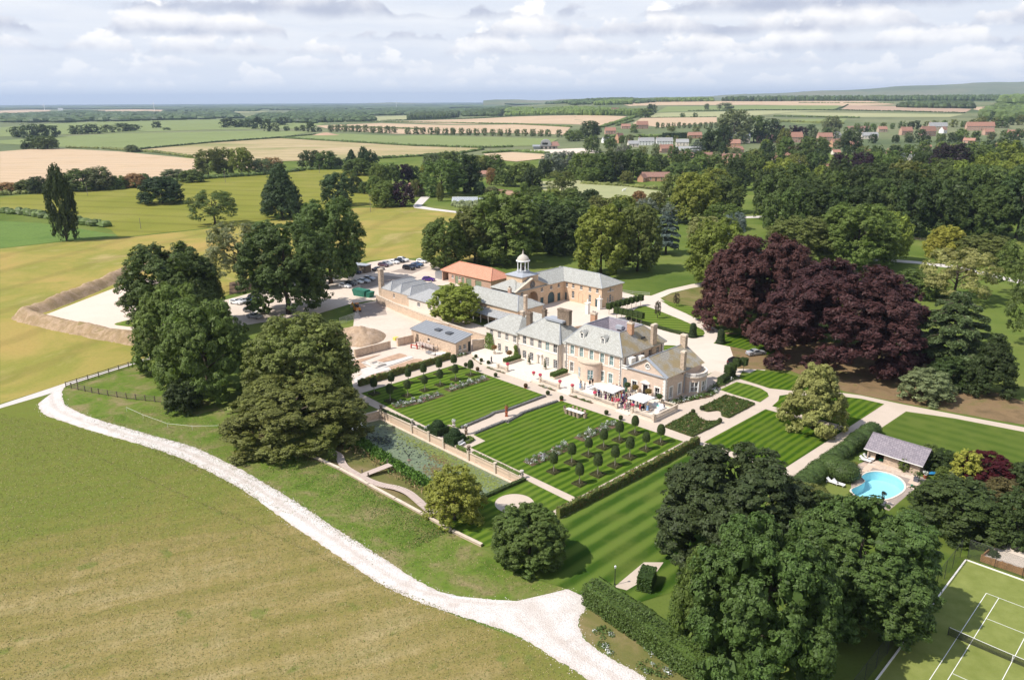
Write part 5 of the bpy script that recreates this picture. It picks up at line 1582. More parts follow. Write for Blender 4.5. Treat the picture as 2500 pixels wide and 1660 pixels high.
 ridges(R,[((i0,j0,zr),(i1,j0,zr)),((i1,j0,zr),(i1,j1,zr)),((i0,j0,zr),(i0,j1,zr)),((i0,j1,zr),(i1,j1,zr)),((X1,Y0,ze),(i1,j0,zr)),((X0,Y0,ze),(i0,j0,zr)),((X1,Y1,ze),(i1,j1,zr))])
 for a in(-11.6,-5.75):
  b0,b1,z0,z1=1.05,3.3,8.5,9.95
  d=MB()
  d. add([(a-.6,b0,z0),(a-.6,b1,z0+1.9),(a-.6,b0,z1)],[(0,2,1)]);d. add([(a+.6,b0,z0),(a+.6,b1,z0+1.9),(a+.6,b0,z1)],[(0,1,2)])
  Fd=Face((0,b0,0),(1,0,0),(0,-1,0))
  op=rect(a-.40,a+.40,z0+.2,z1-.12)
  facade(d,Fd,[(a-.6,z0),(a+.6,z0),(a+.6,z1),(a,z1+.38),(a-.6,z1)],[op],.1)
  dm=d. build('dormer',M['trim'],R)
  MB(). add([(a-.8,b0-.2,z1-.05),(a,b0-.2,z1+.45),(a,3.75,z1+.45),(a-.8,3.3,z1-.05),(a+.8,b0-.2,z1-.05),(a+.8,3.3,z1-.05)],[(0,3,2,1),(4,1,2,5)]). build('dormer_roof',M['slate_pale'],dm)
  q=MB();q. add([Fd. p(x,z,-.08)for x,z in op],[(0,1,2,3)])
  fbox(q,Fd,a-.03,a+.03,z0+.2,z1-.12,-.08,-.04,1);fbox(q,Fd,a-.4,a+.4,z0+.62,z0+.70,-.08,-.045,1)
  for x in(a-.40,a+.34):fbox(q,Fd,x,x+.06,z0+.2,z1-.12,-.08,-.03,1)
  q. build('dormer_window',[M['pane'],M['paint_white']],dm)
 chimney(R,-2.6,6.6,10.3,13.,1.3,.9,'brick_orange',2)
 c=chimney(R,.3,11.2,3.,12.2,.7,1.5,'stone_wall',0)
 m=MB();m. box(-9.,-7.3,9.6,10.6,9.6,10.4);m. build('roof_light',M['lead'],R)
 for k in range(3):
  m=MB();m. box(-1.25,-.95,8.6+k*.5,8.9+k*.5,8.95,9.4);m. build('roof_vent',M['lead_dark'],R)
 bw=MB()
 ca,cr,cb,n=-8.,3.,.0,28
 cols=[]
 for k in range(n+1):
  t=math. pi+math. pi*k/n
  cols. append((ca+cr*math. cos(t),cb+2.45*math. sin(t)))
 wins=[(7,11),(17,21)]
 zw0,zw1,zt=TZ+.5,3.25,4.55
 for k in range(n):
  a,b=cols[k],cols[k+1]
  inwin=any(s<=k<e for s,e in wins)
  segs=[(.0,zw0),(zw1,zt)]if inwin else[(.0,zt)]
  for z0,z1 in segs:
   bw. add([(a[0],a[1],z0),(b[0],b[1],z0),(b[0],b[1],z1),(a[0],a[1],z1)],[(0,1,2,3)])
 bwo=bw. build('bow_front',M['stone_warm'],R)
 cap=MB()
 oc=[(ca+(cr+.2)*math. cos(math. pi+math. pi*k/n),cb+2.65*math. sin(math. pi+math. pi*k/n))for k in range(n+1)]
 cap. prism(oc,zt,zt+.22);cap. prism([(ca+(cr+.05)*math. cos(math. pi+math. pi*k/n),2.5*math. sin(math. pi+math. pi*k/n))for k in range(n+1)],zt+.22,zt+.34)
 cap. build('bow_cornice',M['coping'],bwo)
 for s,e in wins:
  pn=MB();fm=MB()
  for k in range(s,e):
   a,b=[(ca+(cr-.15)*math. cos(math. pi+math. pi*q/n),2.3*math. sin(math. pi+math. pi*q/n))for q in(k,k+1)]
   pn. add([(a[0],a[1],zw0),(b[0],b[1],zw0),(b[0],b[1],zw1),(a[0],a[1],zw1)],[(0,1,2,3)])
  for q in(s,(s+e)/2,e):
   t=math. pi+math. pi*q/n
   x,y=ca+(cr-.1)*math. cos(t),2.34*math. sin(t)
   fm. box(x-.05,x+.05,y-.05,y+.05,zw0,zw1)
  for z in(zw0,(zw0+zw1)/2,zw1):
   for k in range(s,e):
    a,b=[Vector((ca+(cr-.11)*math. cos(math. pi+math. pi*q/n),2.34*math. sin(math. pi+math. pi*q/n),z))for q in(k,k+1)]
    fm. tube([a,b],.045,4)
  wn=pn. build('bow_window',M['pane_blind'],bwo);fm. build('sash',M['paint_white'],wn)if False else fm. build('bow_sash',M['paint_white'],bwo)
  # ---------------- east wing with pediment
 e=MB()
 Fw=FS(.0,0)
 A0,A1,ZE,AP=2.,11.4,5.65,8.55
 am=(A0+A1)/2
 arch_d=arch(1.35,1.05,TZ,2.55)
 w1,dr,w2=rect(3.25,4.35,TZ+.3,2.85),rect(6.,7.2,TZ,2.75),rect(8.95,10.05,TZ+.3,2.85)
 ocu=[(am+.2+.58*math. cos(2*math. pi*k/16),6.85+.58*math. sin(2*math. pi*k/16))for k in range(16)]
 facade(e,Fw,[(.35,0),(A1,0),(A1,ZE),(am,AP),(A0,ZE),(A0,4.9),(.35,4.9)],[arch_d,w1,dr,w2,ocu])
 Fr=Face((A1,0,0),(0,1,0),(1,0,0))
 s1,s2=rect(1.5,2.6,TZ+.2,2.95),rect(4.65,5.7,TZ+.2,2.95)
 facade(e,Fr,rect(0,13.2,0,ZE),[s1,s2])
 e. box(A0,A1,13.2,13.202,0,ZE);e. box(A0,A0+.002,.01,13.2,0,ZE)
 e. add([(A0,13.2,ZE),(A1,13.2,ZE),(am,13.2,AP)],[(0,2,1)])
 e. build('wing_wall',M['stone_warm'],R)
 door(R,Fw,arch_d,'door_teal',name='garden_door');
 g=window(R,Fw,ocu,1,1,'pane',sill=False,name='round_window',fr=.1)
 m=MB()
 for k in range(3):
  t=math. pi*k/3
  d=Vector((math. cos(t),0,math. sin(t)))
  c0=Vector(Fw. p(am+.2,6.85,-.1))
  m. tube([c0-d*.5,c0+d*.5],.04,4)
 m. tube([Vector(Fw. p(am+.2+.64*math. cos(2*math. pi*k/16),6.85+.64*math. sin(2*math. pi*k/16),.03))for k in range(17)],.09,5)
 m. build('round_window_frame',M['trim'],R)
 for s in(w1,w2):window(R,Fw,s,2,2,'pane');surround(R,Fw,s,.26)
 door(R,Fw,dr,'glass_dark',name='terrace_door',panels=False);surround(R,Fw,dr,.28,.1,'door_case',False)
 m=MB();fbox(m,Fw,5.5,7.7,3.1,3.25,.002,.4)
 p0,p1,p2=(5.5,3.25),(7.7,3.25),(6.6,3.85)
 vs=[Fw. p(*q,.002)for q in(p0,p1,p2)]+[Fw. p(*q,.38)for q in(p0,p1,p2)]
 m. add(vs,[(3,4,5),(0,2,5,3),(2,1,4,5),(0,3,4,1)]);m. build('door_pediment',M['trim'],R)
 for s in(s1,s2):window(R,Fr,s,3,5,'pane_grey');surround(R,Fr,s,.24,keystone=False)
 m=MB()
 fbox(m,Fw,.35,2.,4.9,5.05,-.3,.1)
 for k in range(5):fbox(m,Fw,.55+k*.3,.70+k*.3,5.05,5.5,-.2,-.05)
 fbox(m,Fw,.35,2.,5.5,5.65,-.27,.0)
 m. build('parapet',M['trim'],R)
 r=MB()
 r. add([(am,-.35,AP+.12),(am,13.6,AP+.12),(A1+.55,13.6,ZE-.14),(A1+.55,-.35,ZE-.14)],[(0,3,2,1)])
 r. add([(am,-.35,AP+.12),(am,13.6,AP+.12),(A0-.4,13.6,ZE-.1),(A0-.4,-.35,ZE-.1)],[(0,1,2,3)])
 r. build('wing_roof',M['slate_mossy'],R)
 m=MB()
 for x,z in((A1+.55,ZE-.12),(A0-.4,ZE-.08)):
  a,b=Vector((am,-.42,AP+.16)),Vector((x,-.42,z))
  for off in(0,):
   m. add([(am,-.42,AP+.2),(x,-.42,z+.06),(x,.25,z+.06),(am,.25,AP+.2),(am,-.42,AP-.12),(x,-.42,z-.22)],[(0,1,2,3),(0,4,5,1)]if x<am else[(3,2,1,0),(1,5,4,0)])
 m. build('lead_verge',M['lead'],R)
 m=MB();fbox(m,Fw,A0-.3,A1+.35,ZE-.3,ZE-.06,.003,.35);m. build('pediment_cornice',M['lead'],R)
 ridges(R,[((am,.2,AP+.12),(am,13.6,AP+.12))])
 chimney(R,am+.4,12.6,8.,11.,1.3,.9,'stone_wall',0);chimney(R,A1-.1,6.2,4.8,9.7,.9,.9,'stone_wall',0)
 quoins(R,Fw,A1,TZ,5.2,-1);quoins(R,Fr,0,TZ,5.2,1)
 bo=MB()
 cb2,rad,n=10.2,3.,28
 def bp(k,rr):
  t=-math. pi/2+math. pi*k/n
  return(A1+rr*.9*math. cos(t),cb2+rr*math. sin(t))
 wins=[(4,9),(12,17),(20,25)]
 zb0,zb1,zt=TZ+.35,2.85,3.75
 for k in range(n):
  a,b=bp(k,rad),bp(k+1,rad)
  for z0,z1 in([(0,zb0),(zb1,zt)]if any(s<=k<q for s,q in wins)else[(0,zt)]):
   bo. add([(a[0],a[1],z0),(b[0],b[1],z0),(b[0],b[1],z1),(a[0],a[1],z1)],[(0,1,2,3)])
 bx=bo. build('bow_window_wall',M['stone_warm'],R)
 cap=MB();cap. prism([bp(k,rad+.18)for k in range(n+1)],zt,zt+.2);cap. build('bow_roof',M['coping'],bx)
 pp=MB()
 for k in range(n):
  a,b=bp(k,rad+.08),bp(k+1,rad+.08)
  a2,b2=bp(k,rad-.15),bp(k+1,rad-.15)
  for z0,z1 in((zt+.2,zt+.32),(zt+.85,zt+1.)):
   pp. add([(*a,z0),(*b,z0),(*b2,z0),(*a2,z0),(*a,z1),(*b,z1),(*b2,z1),(*a2,z1)],[(0,1,5,4),(2,3,7,6),(4,5,6,7)])
  for t in(.25,.75):
   q=(a[0]*(1-t)+b[0]*t,a[1]*(1-t)+b[1]*t)
   if k%7>4:pp. box(q[0]-.1,q[0]+.02,q[1]-.06,q[1]+.06,zt+.3,zt+.86)
   else:pp. add([(*a,zt+.32),(*b,zt+.32),(*b,zt+.85),(*a,zt+.85)],[(0,1,2,3)])
 pp. build('bow_parapet',M['trim'],bx)
 for s,q in wins:
  pn,fm=MB(),MB()
  for k in range(s,q):
   a,b=bp(k,rad-.14),bp(k+1,rad-.14)
   pn. add([(*a,zb0),(*b,zb0),(*b,zb1),(*a,zb1)],[(0,1,2,3)])
   for z in(zb0+.04,(zb0+zb1)/2,zb1-.04):
    fm. tube([(*bp(k,rad-.1),z),(*bp(k+1,rad-.1),z)],.05,4)
  for k in(s,(s+q)/2,q):
   x,y=bp(k,rad-.08);fm. box(x-.06,x+.06,y-.06,y+.06,zb0,zb1)
  for k in(s-.3,q+.3):
   x,y=bp(k,rad+.02);fm. box(x-.12,x+.06,y-.12,y+.12,zb0-.2,zb1+.2)
  wn=pn. build('curved_window',M['pane_grey'],bx);fm. build('curved_sash',M['paint_white'],bx)
 for b in(6.6,6.85):MB(). tube([(A1+.12,b,.4),(A1+.12,b,5.4)],.055,6). build('downpipe',M['lead'],R)
 m=MB();m. box(.5,1.9,1.2,2.8,0,7.);m. box(.5,1.9,4.6,6.,0,6.6);m. build('white_annexe',M['trim'],R)
 return R
main_house()
def stable_block():
 R=house_root('stable_block','golden stone stable court with clock pediment, domed cupola and arched coach door','stables')
 Fa=Face((-60,0,0),(0,1,0),(1,0,0))
 big=arch(35.9,4.6,.05,2.9,12)
 d1,d3=rect(39.3,40.7,.05,2.5),rect(46.9,48.3,.05,2.6)
 ga=arch(44.1,3.,.05,2.,10)
 up=[rect(b-.55,b+.55,4.35,5.5)for b in(31.5,40.,44.1,47.5)]
 w=MB()
 facade(w,Fa,[(28.8,0),(50,0),(50,6.),(42.4,6.),(35.6,8.8),(28.8,6.)],[big,d1,d3,ga]+up,.3)
 Fb=Face((0,50,0),(1,0,0),(0,-1,0))
 upb=[rect(a-.5,a+.5,4.3,5.5)for a in(-59.,-56.4,-53.2,-49.8,-47.)]
 g1,g2=rect(-56.9,-55.9,1.1,3.3),rect(-50.3,-49.3,1.1,3.3)
 dd=rect(-47.7,-46.4,.05,2.5);d0=rect(-59.7,-58.9,.05,2.4)
 blind=arch(-53.4,1.7,.2,2.7)
 facade(w,Fb,rect(-60,-45.3,0,6.),upb+[g1,g2,dd,d0])
 Fe=Face((-45.3,0,0),(0,1,0),(1,0,0))
 ven=arch(54.2,1.2,1.1,2.9);vl,vr=rect(52.7,53.3,1.1,2.7),rect(55.1,55.7,1.1,2.7)
 ov=[rect(53.7,54.7,4.4,5.5),rect(52.8,53.4,4.4,5.),rect(55.,55.6,4.4,5.)]
 facade(w,Fe,rect(50,60,0,6.),[ven,vl,vr]+ov)
 w. box(-70,-45.3,60,60.002,0,6.);w. box(-70.,-69.998,29,60,0,6.)
 w. build('wall',M['stone_stable'],R)
 for s in up:window(R,Fa,s,2,2,'pane',name='upper_window')
 for s in upb+[g1,g2]:window(R,Fb,s,2,4 if s in(g1,g2)else 2,'pane',name='sash_window')
 for s in[ven,vl,vr]+ov:window(R,Fe,s,2,3,'pane',name='venetian_window')
 for s in(d1,d3):door(R,Fa,s,'door_teal')
 door(R,Fa,ga,'door_teal',.25,'coach_door')
 for s in(dd,d0):door(R,Fb,s,'door_teal')
 n=MB()
 k=len(big)
 n. add([Fa. p(x,z,-.3)for x,z in big]+[Fa. p(x,z,-2.6)for x,z in big],[(i,(i+1)%k,k+(i+1)%k,k+i)for i in range(k)]+[tuple(range(k,2*k))])
 n. build('archway',M['stone_stable'],R)
 m=MB()
 m. tube([Fa. p(x,z,.03)for x,z in big[1:]]+[Fa. p(*big[0],.03)],.16,5);m. build('arch_ring',M['stone_stable'],R)
 m=MB();m. tube([Fb. p(x,z,.02)for x,z in blind[1:]]+[Fb. p(*blind[0],.02)],.08,5);m. build('blind_arch',M['stone_stable'],R)
 m=MB();m. lathe((0,0,0),[(1.05,0),(1.15,.06),(1.05,.12),(.95,.08)],24)
 c=m. build('clock',M['stone_chimney'],R);c. location=(-59.96,35.8,7.15);c. rotation_euler=(0,math. pi/2,0)
 m=MB();m. lathe((0,0,.085),[(.93,.0),(.93,.03)],24);q=m. build('clock_face',M['lead_dark'],c)
 m=MB()
 for i in range(12):
  a=i*math. pi/6;m. box(.78*math. cos(a)-.05,.78*math. cos(a)+.05,.78*math. sin(a)-.05,.78*math. sin(a)+.05,.116,.13)
 m. box(-.6,.0,-.035,.035,.118,.135);m. box(-.03,.03,.0,.42,.118,.137);m. build('clock_hands',M['coping'],c)
 m=MB();fbox(m,Fa,28.6,50.,5.85,6.05,.003,.3);fbox(m,Fb,-60.,-45.,5.85,6.05,.003,.3);fbox(m,Fe,49.7,60.2,5.85,6.05,.003,.3)
 for b in(28.4,42.8):
  m. add([(-59.55,35.6,9.15),(-59.55,b,6.1),(-60.3,b,6.1),(-60.3,35.6,9.15),(-59.55,35.6,8.9),(-59.55,b,5.86)],[(0,1,2,3),(0,4,5,1)]if b>36 else[(3,2,1,0),(1,5,4,0)])
 m. build('cornice',M['coping'],R)
 r=MB()
 hip(r,-70,-60,28.8,60,6.07,8.9,'y',(5.2,5.4),.4)
 hip(r,-66,-45.3,50,60,6.08,8.85,'x',(0,5.4),.41)
 r. build('roof',M['slate_pale'],R)
 r=MB()
 r. add([(-59.5,35.6,9.1),(-59.5,28.5,6.1),(-66,35.6,9.1)],[(0,2,1)]);r. add([(-59.5,35.6,9.1),(-59.5,42.7,6.1),(-66,35.6,9.1)],[(0,1,2)])
 r. build('pediment_roof',M['slate_pale'],R)
 ridges(R,[((-65,34.,8.9),(-65,55,8.9)),((-65,55,8.85),(-50.3,55,8.85)),((-50.3,55,8.85),(-44.9,49.6,6.08)),((-50.3,55,8.85),(-44.9,60.4,6.08))])
 ca,cb=-64.2,36.2
 t=MB();t. box(ca-3.6,ca+3.,cb-3.4,cb+3.4,5.5,9.6);t. build('tower_base',M['stone_stable'],R)
 t=MB();hip(t,ca-3.6,ca+3.,cb-3.4,cb+3.4,9.62,10.9,'x',(3.4,3.4),.35);t. build('tower_roof',M['lead'],R)
 cu=MB()
 cu. lathe((ca,cb,10.2),[(2.,0),(2.,.55),(1.85,.6)],8)
 cu. build('cupola_base',M['lead'],R)
 for k in range(8):
  a=2*math. pi*(k+.5)/8
  MB(). lathe((ca+1.65*math. cos(a),cb+1.65*math. sin(a),10.75),[(.22,0),(.17,.12),(.15,2.2),(.22,2.35)],8). build('cupola_column',M['paint_white'],R)
 cu=MB()
 for k in range(8):
  a0,a1=2*math. pi*(k+.5)/8,2*math. pi*(k+1.5)/8
  p,q=Vector((ca+1.65*math. cos(a0),cb+1.65*math. sin(a0),13.1)),Vector((ca+1.65*math. cos(a1),cb+1.65*math. sin(a1),13.1))
  cu. tube([p. lerp(q,s)+Vector((0,0,.5*math. sin(math. pi*s)))for s in[i/8 for i in range(9)]],.14,5)
 cu. lathe((ca,cb,13.45),[(1.85,0),(2.1,.1),(2.1,.3),(1.95,.4)],16)
 cu. build('cupola_arcade',M['paint_white'],R)
 MB(). lathe((ca,cb,13.85),[(1.85,0),(1.78,.35),(1.5,.85),(1.05,1.3),(.5,1.6),(.25,1.85),(.2,2.1),(.28,2.25),(.1,2.5),(.02,3.1)],16). build('cupola_dome',M['stone_pot'],R,True)
 b=MB(). lathe((ca,cb,11.6),[(.42,0),(.36,.2),(.25,.55),(.08,.7)],10);b. build('bell',M['stone_chimney'],R)
 MB(). lathe((ca,cb,10.75),[(.6,0),(.5,.5),(.2,.85)],8). build('bell_frame',M['iron'],R)
 s=MB();s. box(-75.,-48.3,17.9,27.8,0,4.7);s. build('south_wall',M['stone_stable'],R)
 r=MB();hip(r,-75.,-48.3,17.9,27.8,4.75,7.3,'x',(5,5));r. build('south_roof',M['slate_pale'],R)
 ridges(R,[((-70.4,22.85,7.3),(-52.9,22.85,7.3)),((-52.9,22.85,7.3),(-47.9,17.5,4.75)),((-52.9,22.85,7.3),(-47.9,28.2,4.75))])
 chimney(R,-57.5,24.,6.,8.6,1.,.6,'brick_pink',2);chimney(R,-47.9,20.5,2.,8.8,.8,.8,'stone_wall',0)
 r=MB();hip(r,-60.6,-54.,27.8,33.,3.2,4.6,'x',(.5,.5),.2);r. box(-60.5,-54.1,27.8,32.9,0,3.1);r. build('lean_to',M['slate_pale'],R)
 v=MB();v. add([(-66,18.,3.6),(-50,18.,3.6),(-50,14.3,2.6),(-66,14.3,2.6)],[(0,3,2,1)]);v. add([(-66,18.,3.5),(-50,18.,3.5),(-50,14.3,2.5),(-66,14.3,2.5)],[(0,1,2,3)]);v. build('veranda_roof',M['slate_grey'],R)
 for k in range(6):
  MB(). lathe((-65.6+k*3.05,14.6,0),[(.14,0),(.1,.1),(.09,2.55)],8). build('veranda_post',M['paint_white'],R)
 return R
stable_block()
def red_range():
 R=house_root('red_tiled_range','long cart range with bright orange pantile roof and sage doors','outbuilding')
 F=Face((0,41.2,0),(1,0,0),(0,-1,0))
 ds=[rect(a-w,a+w,.05,2.7)for a,w in((-100.4,.8),(-97.2,.7),(-94.3,1.3),(-89.6,1.5))]
 ws=[rect(a-.5,a+.5,1.6,2.7)for a in(-102.4,-98.8)]
 op=rect(-107.6,-104.6,.05,3.1)
 w=MB()
 facade(w,F,rect(-108,-83.5,0,3.6),ds+ws+[op],.25)
 w. box(-83.502,-83.5,41.2,50.2,0,3.6);w. box(-108,-83.5,50.2,50.202,0,3.6);w. box(-108,-107.998,41.2,50.2,0,3.6)
 w. build('wall',M['brick_pink'],R)
 m=MB();m. add([F. p(x,z,-2.5)for x,z in op],[(0,1,2,3)]);m. build('open_bay',M['soil'],R)
 for s in ds:door(R,F,s,'door_sage',.15)
 for s in ws:window(R,F,s,3,2,'pane')
 r=MB();hip(r,-108,-83.5,41.2,50.2,3.65,6.5,'x',(4.5,4.5),.4);r. build('roof',M['pantile'],R)
 ridges(R,[((-103.9,45.7,6.5),(-87.6,45.7,6.5)),((-87.6,45.7,6.5),(-83.1,40.8,3.65)),((-87.6,45.7,6.5),(-83.1,50.6,3.65)),((-103.9,45.7,6.5),(-108.4,40.8,3.65))],'pantile',.13)
 m=MB();m. box(-112,-108,41.4,44.5,0,2.4);m. build('lean_to',M['steel'],R)
red_range()
def low_range():
 R=house_root('service_range','low stone range with a row of hipped slate roofs and tall square chimney','outbuilding')
 F=Face((0,11.3,0),(1,0,0),(0,-1,0))
 ws=[rect(-95.4,-94.6,1.5,2.7),rect(-82.7,-81.3,1.2,2.4),rect(-77.7,-76.2,1.2,2.4)]
 w=MB();facade(w,F,rect(-101.5,-86.8,0,3.4),[ws[0]]);w. box(-101.502,-101.5,11.3,24,0,3.4);w. box(-101.5,-70,24,24.002,0,3.);w. build('wall',M['stone_new'],R)
 F2=Face((0,10.6,0),(1,0,0),(0,-1,0))
 w=MB();facade(w,F2,rect(-86.8,-70,0,3.2),ws[1:]);w. box(-86.802,-86.8,10.6,20,0,3.2);w. box(-70,-69.998,10.6,20,0,3.2);w. build('rendered_wall',M['stone_cream'],R)
 window(R,F,ws[0],2,2,'pane')
 for s in ws[1:]:window(R,F2,s,4,2,'pane')
 for a0,a1,y1,zr,m in((-101.5,-96.5,24,5.7,'slate_grey'),(-96.5,-91.5,24,5.7,'slate_violet'),(-91.5,-86.8,24,5.6,'slate_grey')):
  r=MB();hip(r,a0,a1,11.3,y1,3.45,zr,'y',(2.6,2.6),.04);r. build('roof',M['slate_grey'],R)
  xm=(a0+a1)/2
  ridges(R,[((xm,13.8,zr),(xm,y1-2.5,zr)),((xm,13.8,zr),(a0,11.2,3.45)),((xm,13.8,zr),(a1,11.2,3.45))],r=.07)
 r=MB();hip(r,-86.8,-70,10.6,20,3.25,5.6,'x',(4.5,4.5),.35);r. build('roof',M['slate_grey'],R)
 ridges(R,[((-82.6,15.3,5.6),(-74.4,15.3,5.6)),((-82.6,15.3,5.6),(-87.1,10.2,3.25))],r=.07)
 chimney(R,-102.3,12.,0,9.4,1.3,1.3,'stone_wall',0)
low_range()
def zinc_building():
 R=house_root('garden_store','flat stone outbuilding under a grey standing seam roof with two rooflights','outbuilding')
 a0,a1,b0,b1=-59.5,-42.2,-9.4,-4.4
 Fs=Face((0,b0,0),(1,0,0),(0,-1,0));Fe=Face((a1,0,0),(0,1,0),(1,0,0))
 w=MB();d=rect(-57.6,-56.6,.05,2.3);s=rect(-53.,-52.2,1.4,2.2)
 facade(w,Fs,rect(a0,a1,0,3.3),[d,s]);e1,e2,dg=rect(-8.5,-7.6,1.1,2.3),rect(-7.,-6.1,1.1,2.3),rect(-5.5,-4.6,.05,2.6)
 facade(w,Fe,[(b0,0),(b1,0),(b1,4.3),(b0,3.3)],[e1,e2,dg])
 w. box(a0-.002,a0,b0,b1,0,3.5);w. build('wall',M['stone_new'],R)
 door(R,Fs,d,'wood_fence');window(R,Fs,s,1,1);window(R,Fe,e1,2,3);window(R,Fe,e2,2,3);door(R,Fe,dg,'door_dark')
 zf=lambda b:3.35+(b-b0)/(b1-b0)*1.
 r=MB();r. add([(a0-.3,b0-.3,zf(b0-.3)),(a1+.3,b0-.3,zf(b0-.3)),(a1+.3,b1+.3,zf(b1+.3)),(a0-.3,b1+.3,zf(b1+.3)),(a0-.3,b0-.3,3.12),(a1+.3,b0-.3,3.12),(a1+.3,b1+.3,4.2),(a0-.3,b1+.3,4.2)],[(0,1,2,3),(0,4,5,1),(1,5,6,2),(2,6,7,3),(3,7,4,0)])
 ro=r. build('roof',M['zinc'],R)
 n=17
 for k in range(n+1):
  a=a0-.3+(a1-a0+.6)*k/n
  m=MB();m. add([(a-.05,b0-.3,zf(b0-.3)),(a+.05,b0-.3,zf(b0-.3)),(a+.05,b1+.3,zf(b1+.3)),(a-.05,b1+.3,zf(b1+.3)),(a,b0-.3,zf(b0-.3)+.09),(a,b1+.3,zf(b1+.3)+.09)],[(0,1,4),(1,2,5,4),(3,0,4,5)])
  m. build('seam',M['zinc'],ro)
 for a in(-51.8,-47.6):
  m=MB();m. box(a-.9,a+.9,b0+2.,b0+3.4,3.8,4.18);m. build('roof_light',M['lead_dark'],R)
 for nm,pts,h,lb in(('garden_wall',[(-42.2,-4.),(-41.,-1.2)],2.6,'short pale wall joining the store to the house'),('yard_wall',[(-99.5,8.),(-86,5.5),(-70,3.5),(-58,2.6),(-44,2.2)],2.2,'long stone yard wall with stone coping behind the store'),('yard_wall',[(-62.5,-4.),(-62.2,-.5),(-57,1.)],2.8,'short wall at the end of the garden store')):
  W=house_root(nm,lb,'wall')
  for(x0,y0),(x1,y1)in zip(pts,pts[1:]):
   d=Vector((x1-x0,y1-y0,0));L=d. length;d. normalize();sd=Vector((-d. y,d. x,0))
   m=MB();m. obox(((x0+x1)/2,(y0+y1)/2,0),d,sd,L/2,.2,0,h);m. build('wall',M['stone_new'],W)
   m=MB();m. obox(((x0+x1)/2,(y0+y1)/2,0),d,sd,L/2+.05,.28,h,h+.12);m. build('coping',M['coping'],W)
zinc_building()
# ---------------------------------------------------------------- garden
def leaf_cloud(mb_core,pos,nrm,size,mats,idx=None,seed=0,jitter=.6,aspect=1.1,name='foliage',parent=None,colour=None):
 rng=np. random. default_rng(seed)
 pos,nrm=np. asarray(pos,float),np. asarray(nrm,float)
 v,f=leaves_np(pos,nrm,size,rng,jitter,aspect)
 me=mesh_np(name,v,f,mats,idx)
 if mb_core is not None and mb_core. v:
  bm=bmesh. new();bm. from_mesh(me)
  core=mb_core. mesh('tmp',mats)
  bm. from_mesh(core)
  bm. to_mesh(me);bm. free()
  bpy. data. meshes. remove(core)
 o=link(name,me,parent)
 if colour is not None:
  o. color=(*(LEAF[colour]if isinstance(colour,str)else colour),1)
 return o
def hedge(name,pts,w,h,colour,label,seed=0,leaf=.10,dens=55,round_=.0,z=.0,lumps=.0,mats='leaf_tight',wobble=.0):
 rnd=random. Random(seed)
 mb=MB();P_,N_=[],[]
 pts=[Vector((p[0],p[1],0))for p in pts]
 for a,b in zip(pts,pts[1:]):
  d=(b-a);L=d. length
  if L<.01:continue
  d. normalize();s=Vector((-d. y,d. x,0))
  m=max(1,int(L/max(.6,w*.8)))
  for k in range(m):
   c=a+d*(L*(k+.5)/m)
   hh=h*(1+lumps*rnd. uniform(-1,1));ww=w*(1+lumps*.6*rnd. uniform(-1,1))
   mb. obox(c,d,s,L/m/2*.98,ww/2*.86,z,z+hh*.93)
   n=int(dens*(L/m)*(ww+2*hh))
   for _ in range(n):
    t=rnd. uniform(-.5,.5)*L/m*1.05
    q=rnd. random()*(ww+2*hh)
    if q<hh:y,zz,nn=-ww/2,q,-s
    elif q<2*hh:y,zz,nn=ww/2,q-hh,s
    else:y,zz,nn=(q-2*hh)-ww/2,hh,Vector((0,0,1))
    if round_ and zz>hh*(1-round_):
     f=(zz-hh*(1-round_))/(hh*round_)
     y*=math. sqrt(max(0,1-f*f*.55))if abs(y)>=ww/2-1e-6 else 1
     if nn. z>.5:zz-=hh*round_*(abs(y)/(ww/2))**2*.8
    p=c+d*t+s*y+nn*rnd. uniform(-.03,.06)
    P_. append((p. x,p. y,z+zz+rnd. uniform(-.02,.03)));N_. append(tuple(nn+Vector((0,0,.3))))
 if colour=='beechhedge':
  idx=[rnd. choices((0,1,2),(.62,.26,.12))[0]for _ in P_]
  return leaf_cloud(mb,P_,N_,leaf,[M['leaf_tight'],M['leaf_mid'],M['leaf_rust']],np. array(idx),seed,name=name,colour=(.13,.15,.035))if label is None else tag(leaf_cloud(mb,P_,N_,leaf,[M['leaf_tight'],M['leaf_mid'],M['leaf_rust']],np. array(idx),seed,name=name,colour=(.13,.15,.035)),label,'hedge')
 o=leaf_cloud(mb,P_,N_,leaf,[M[mats]],None,seed,name=name,colour=colour)
 return tag(o,label,'hedge')
def dome_points(rx,ry,h,n,rnd,z0=.0,flat=.0,power=2.):
 P_,N_=[],[]
 for _ in range(n):
  a=rnd. uniform(0,6.283)
  u=rnd. random()
  f=u**.5 if u<.45 else u
  zz=f*h
  r=max(.0,1-(zz/h)**power)**(1/power)
  if rnd. random()<.25:zz=h*(1-rnd. random()*.25);r=max(.0,1-(zz/h)**power)**(1/power)
  P_. append((rx*r*math. cos(a),ry*r*math. sin(a),z0+zz))
  N_. append((math. cos(a)*r,math. sin(a)*r,.25+zz/h))
 return P_,N_
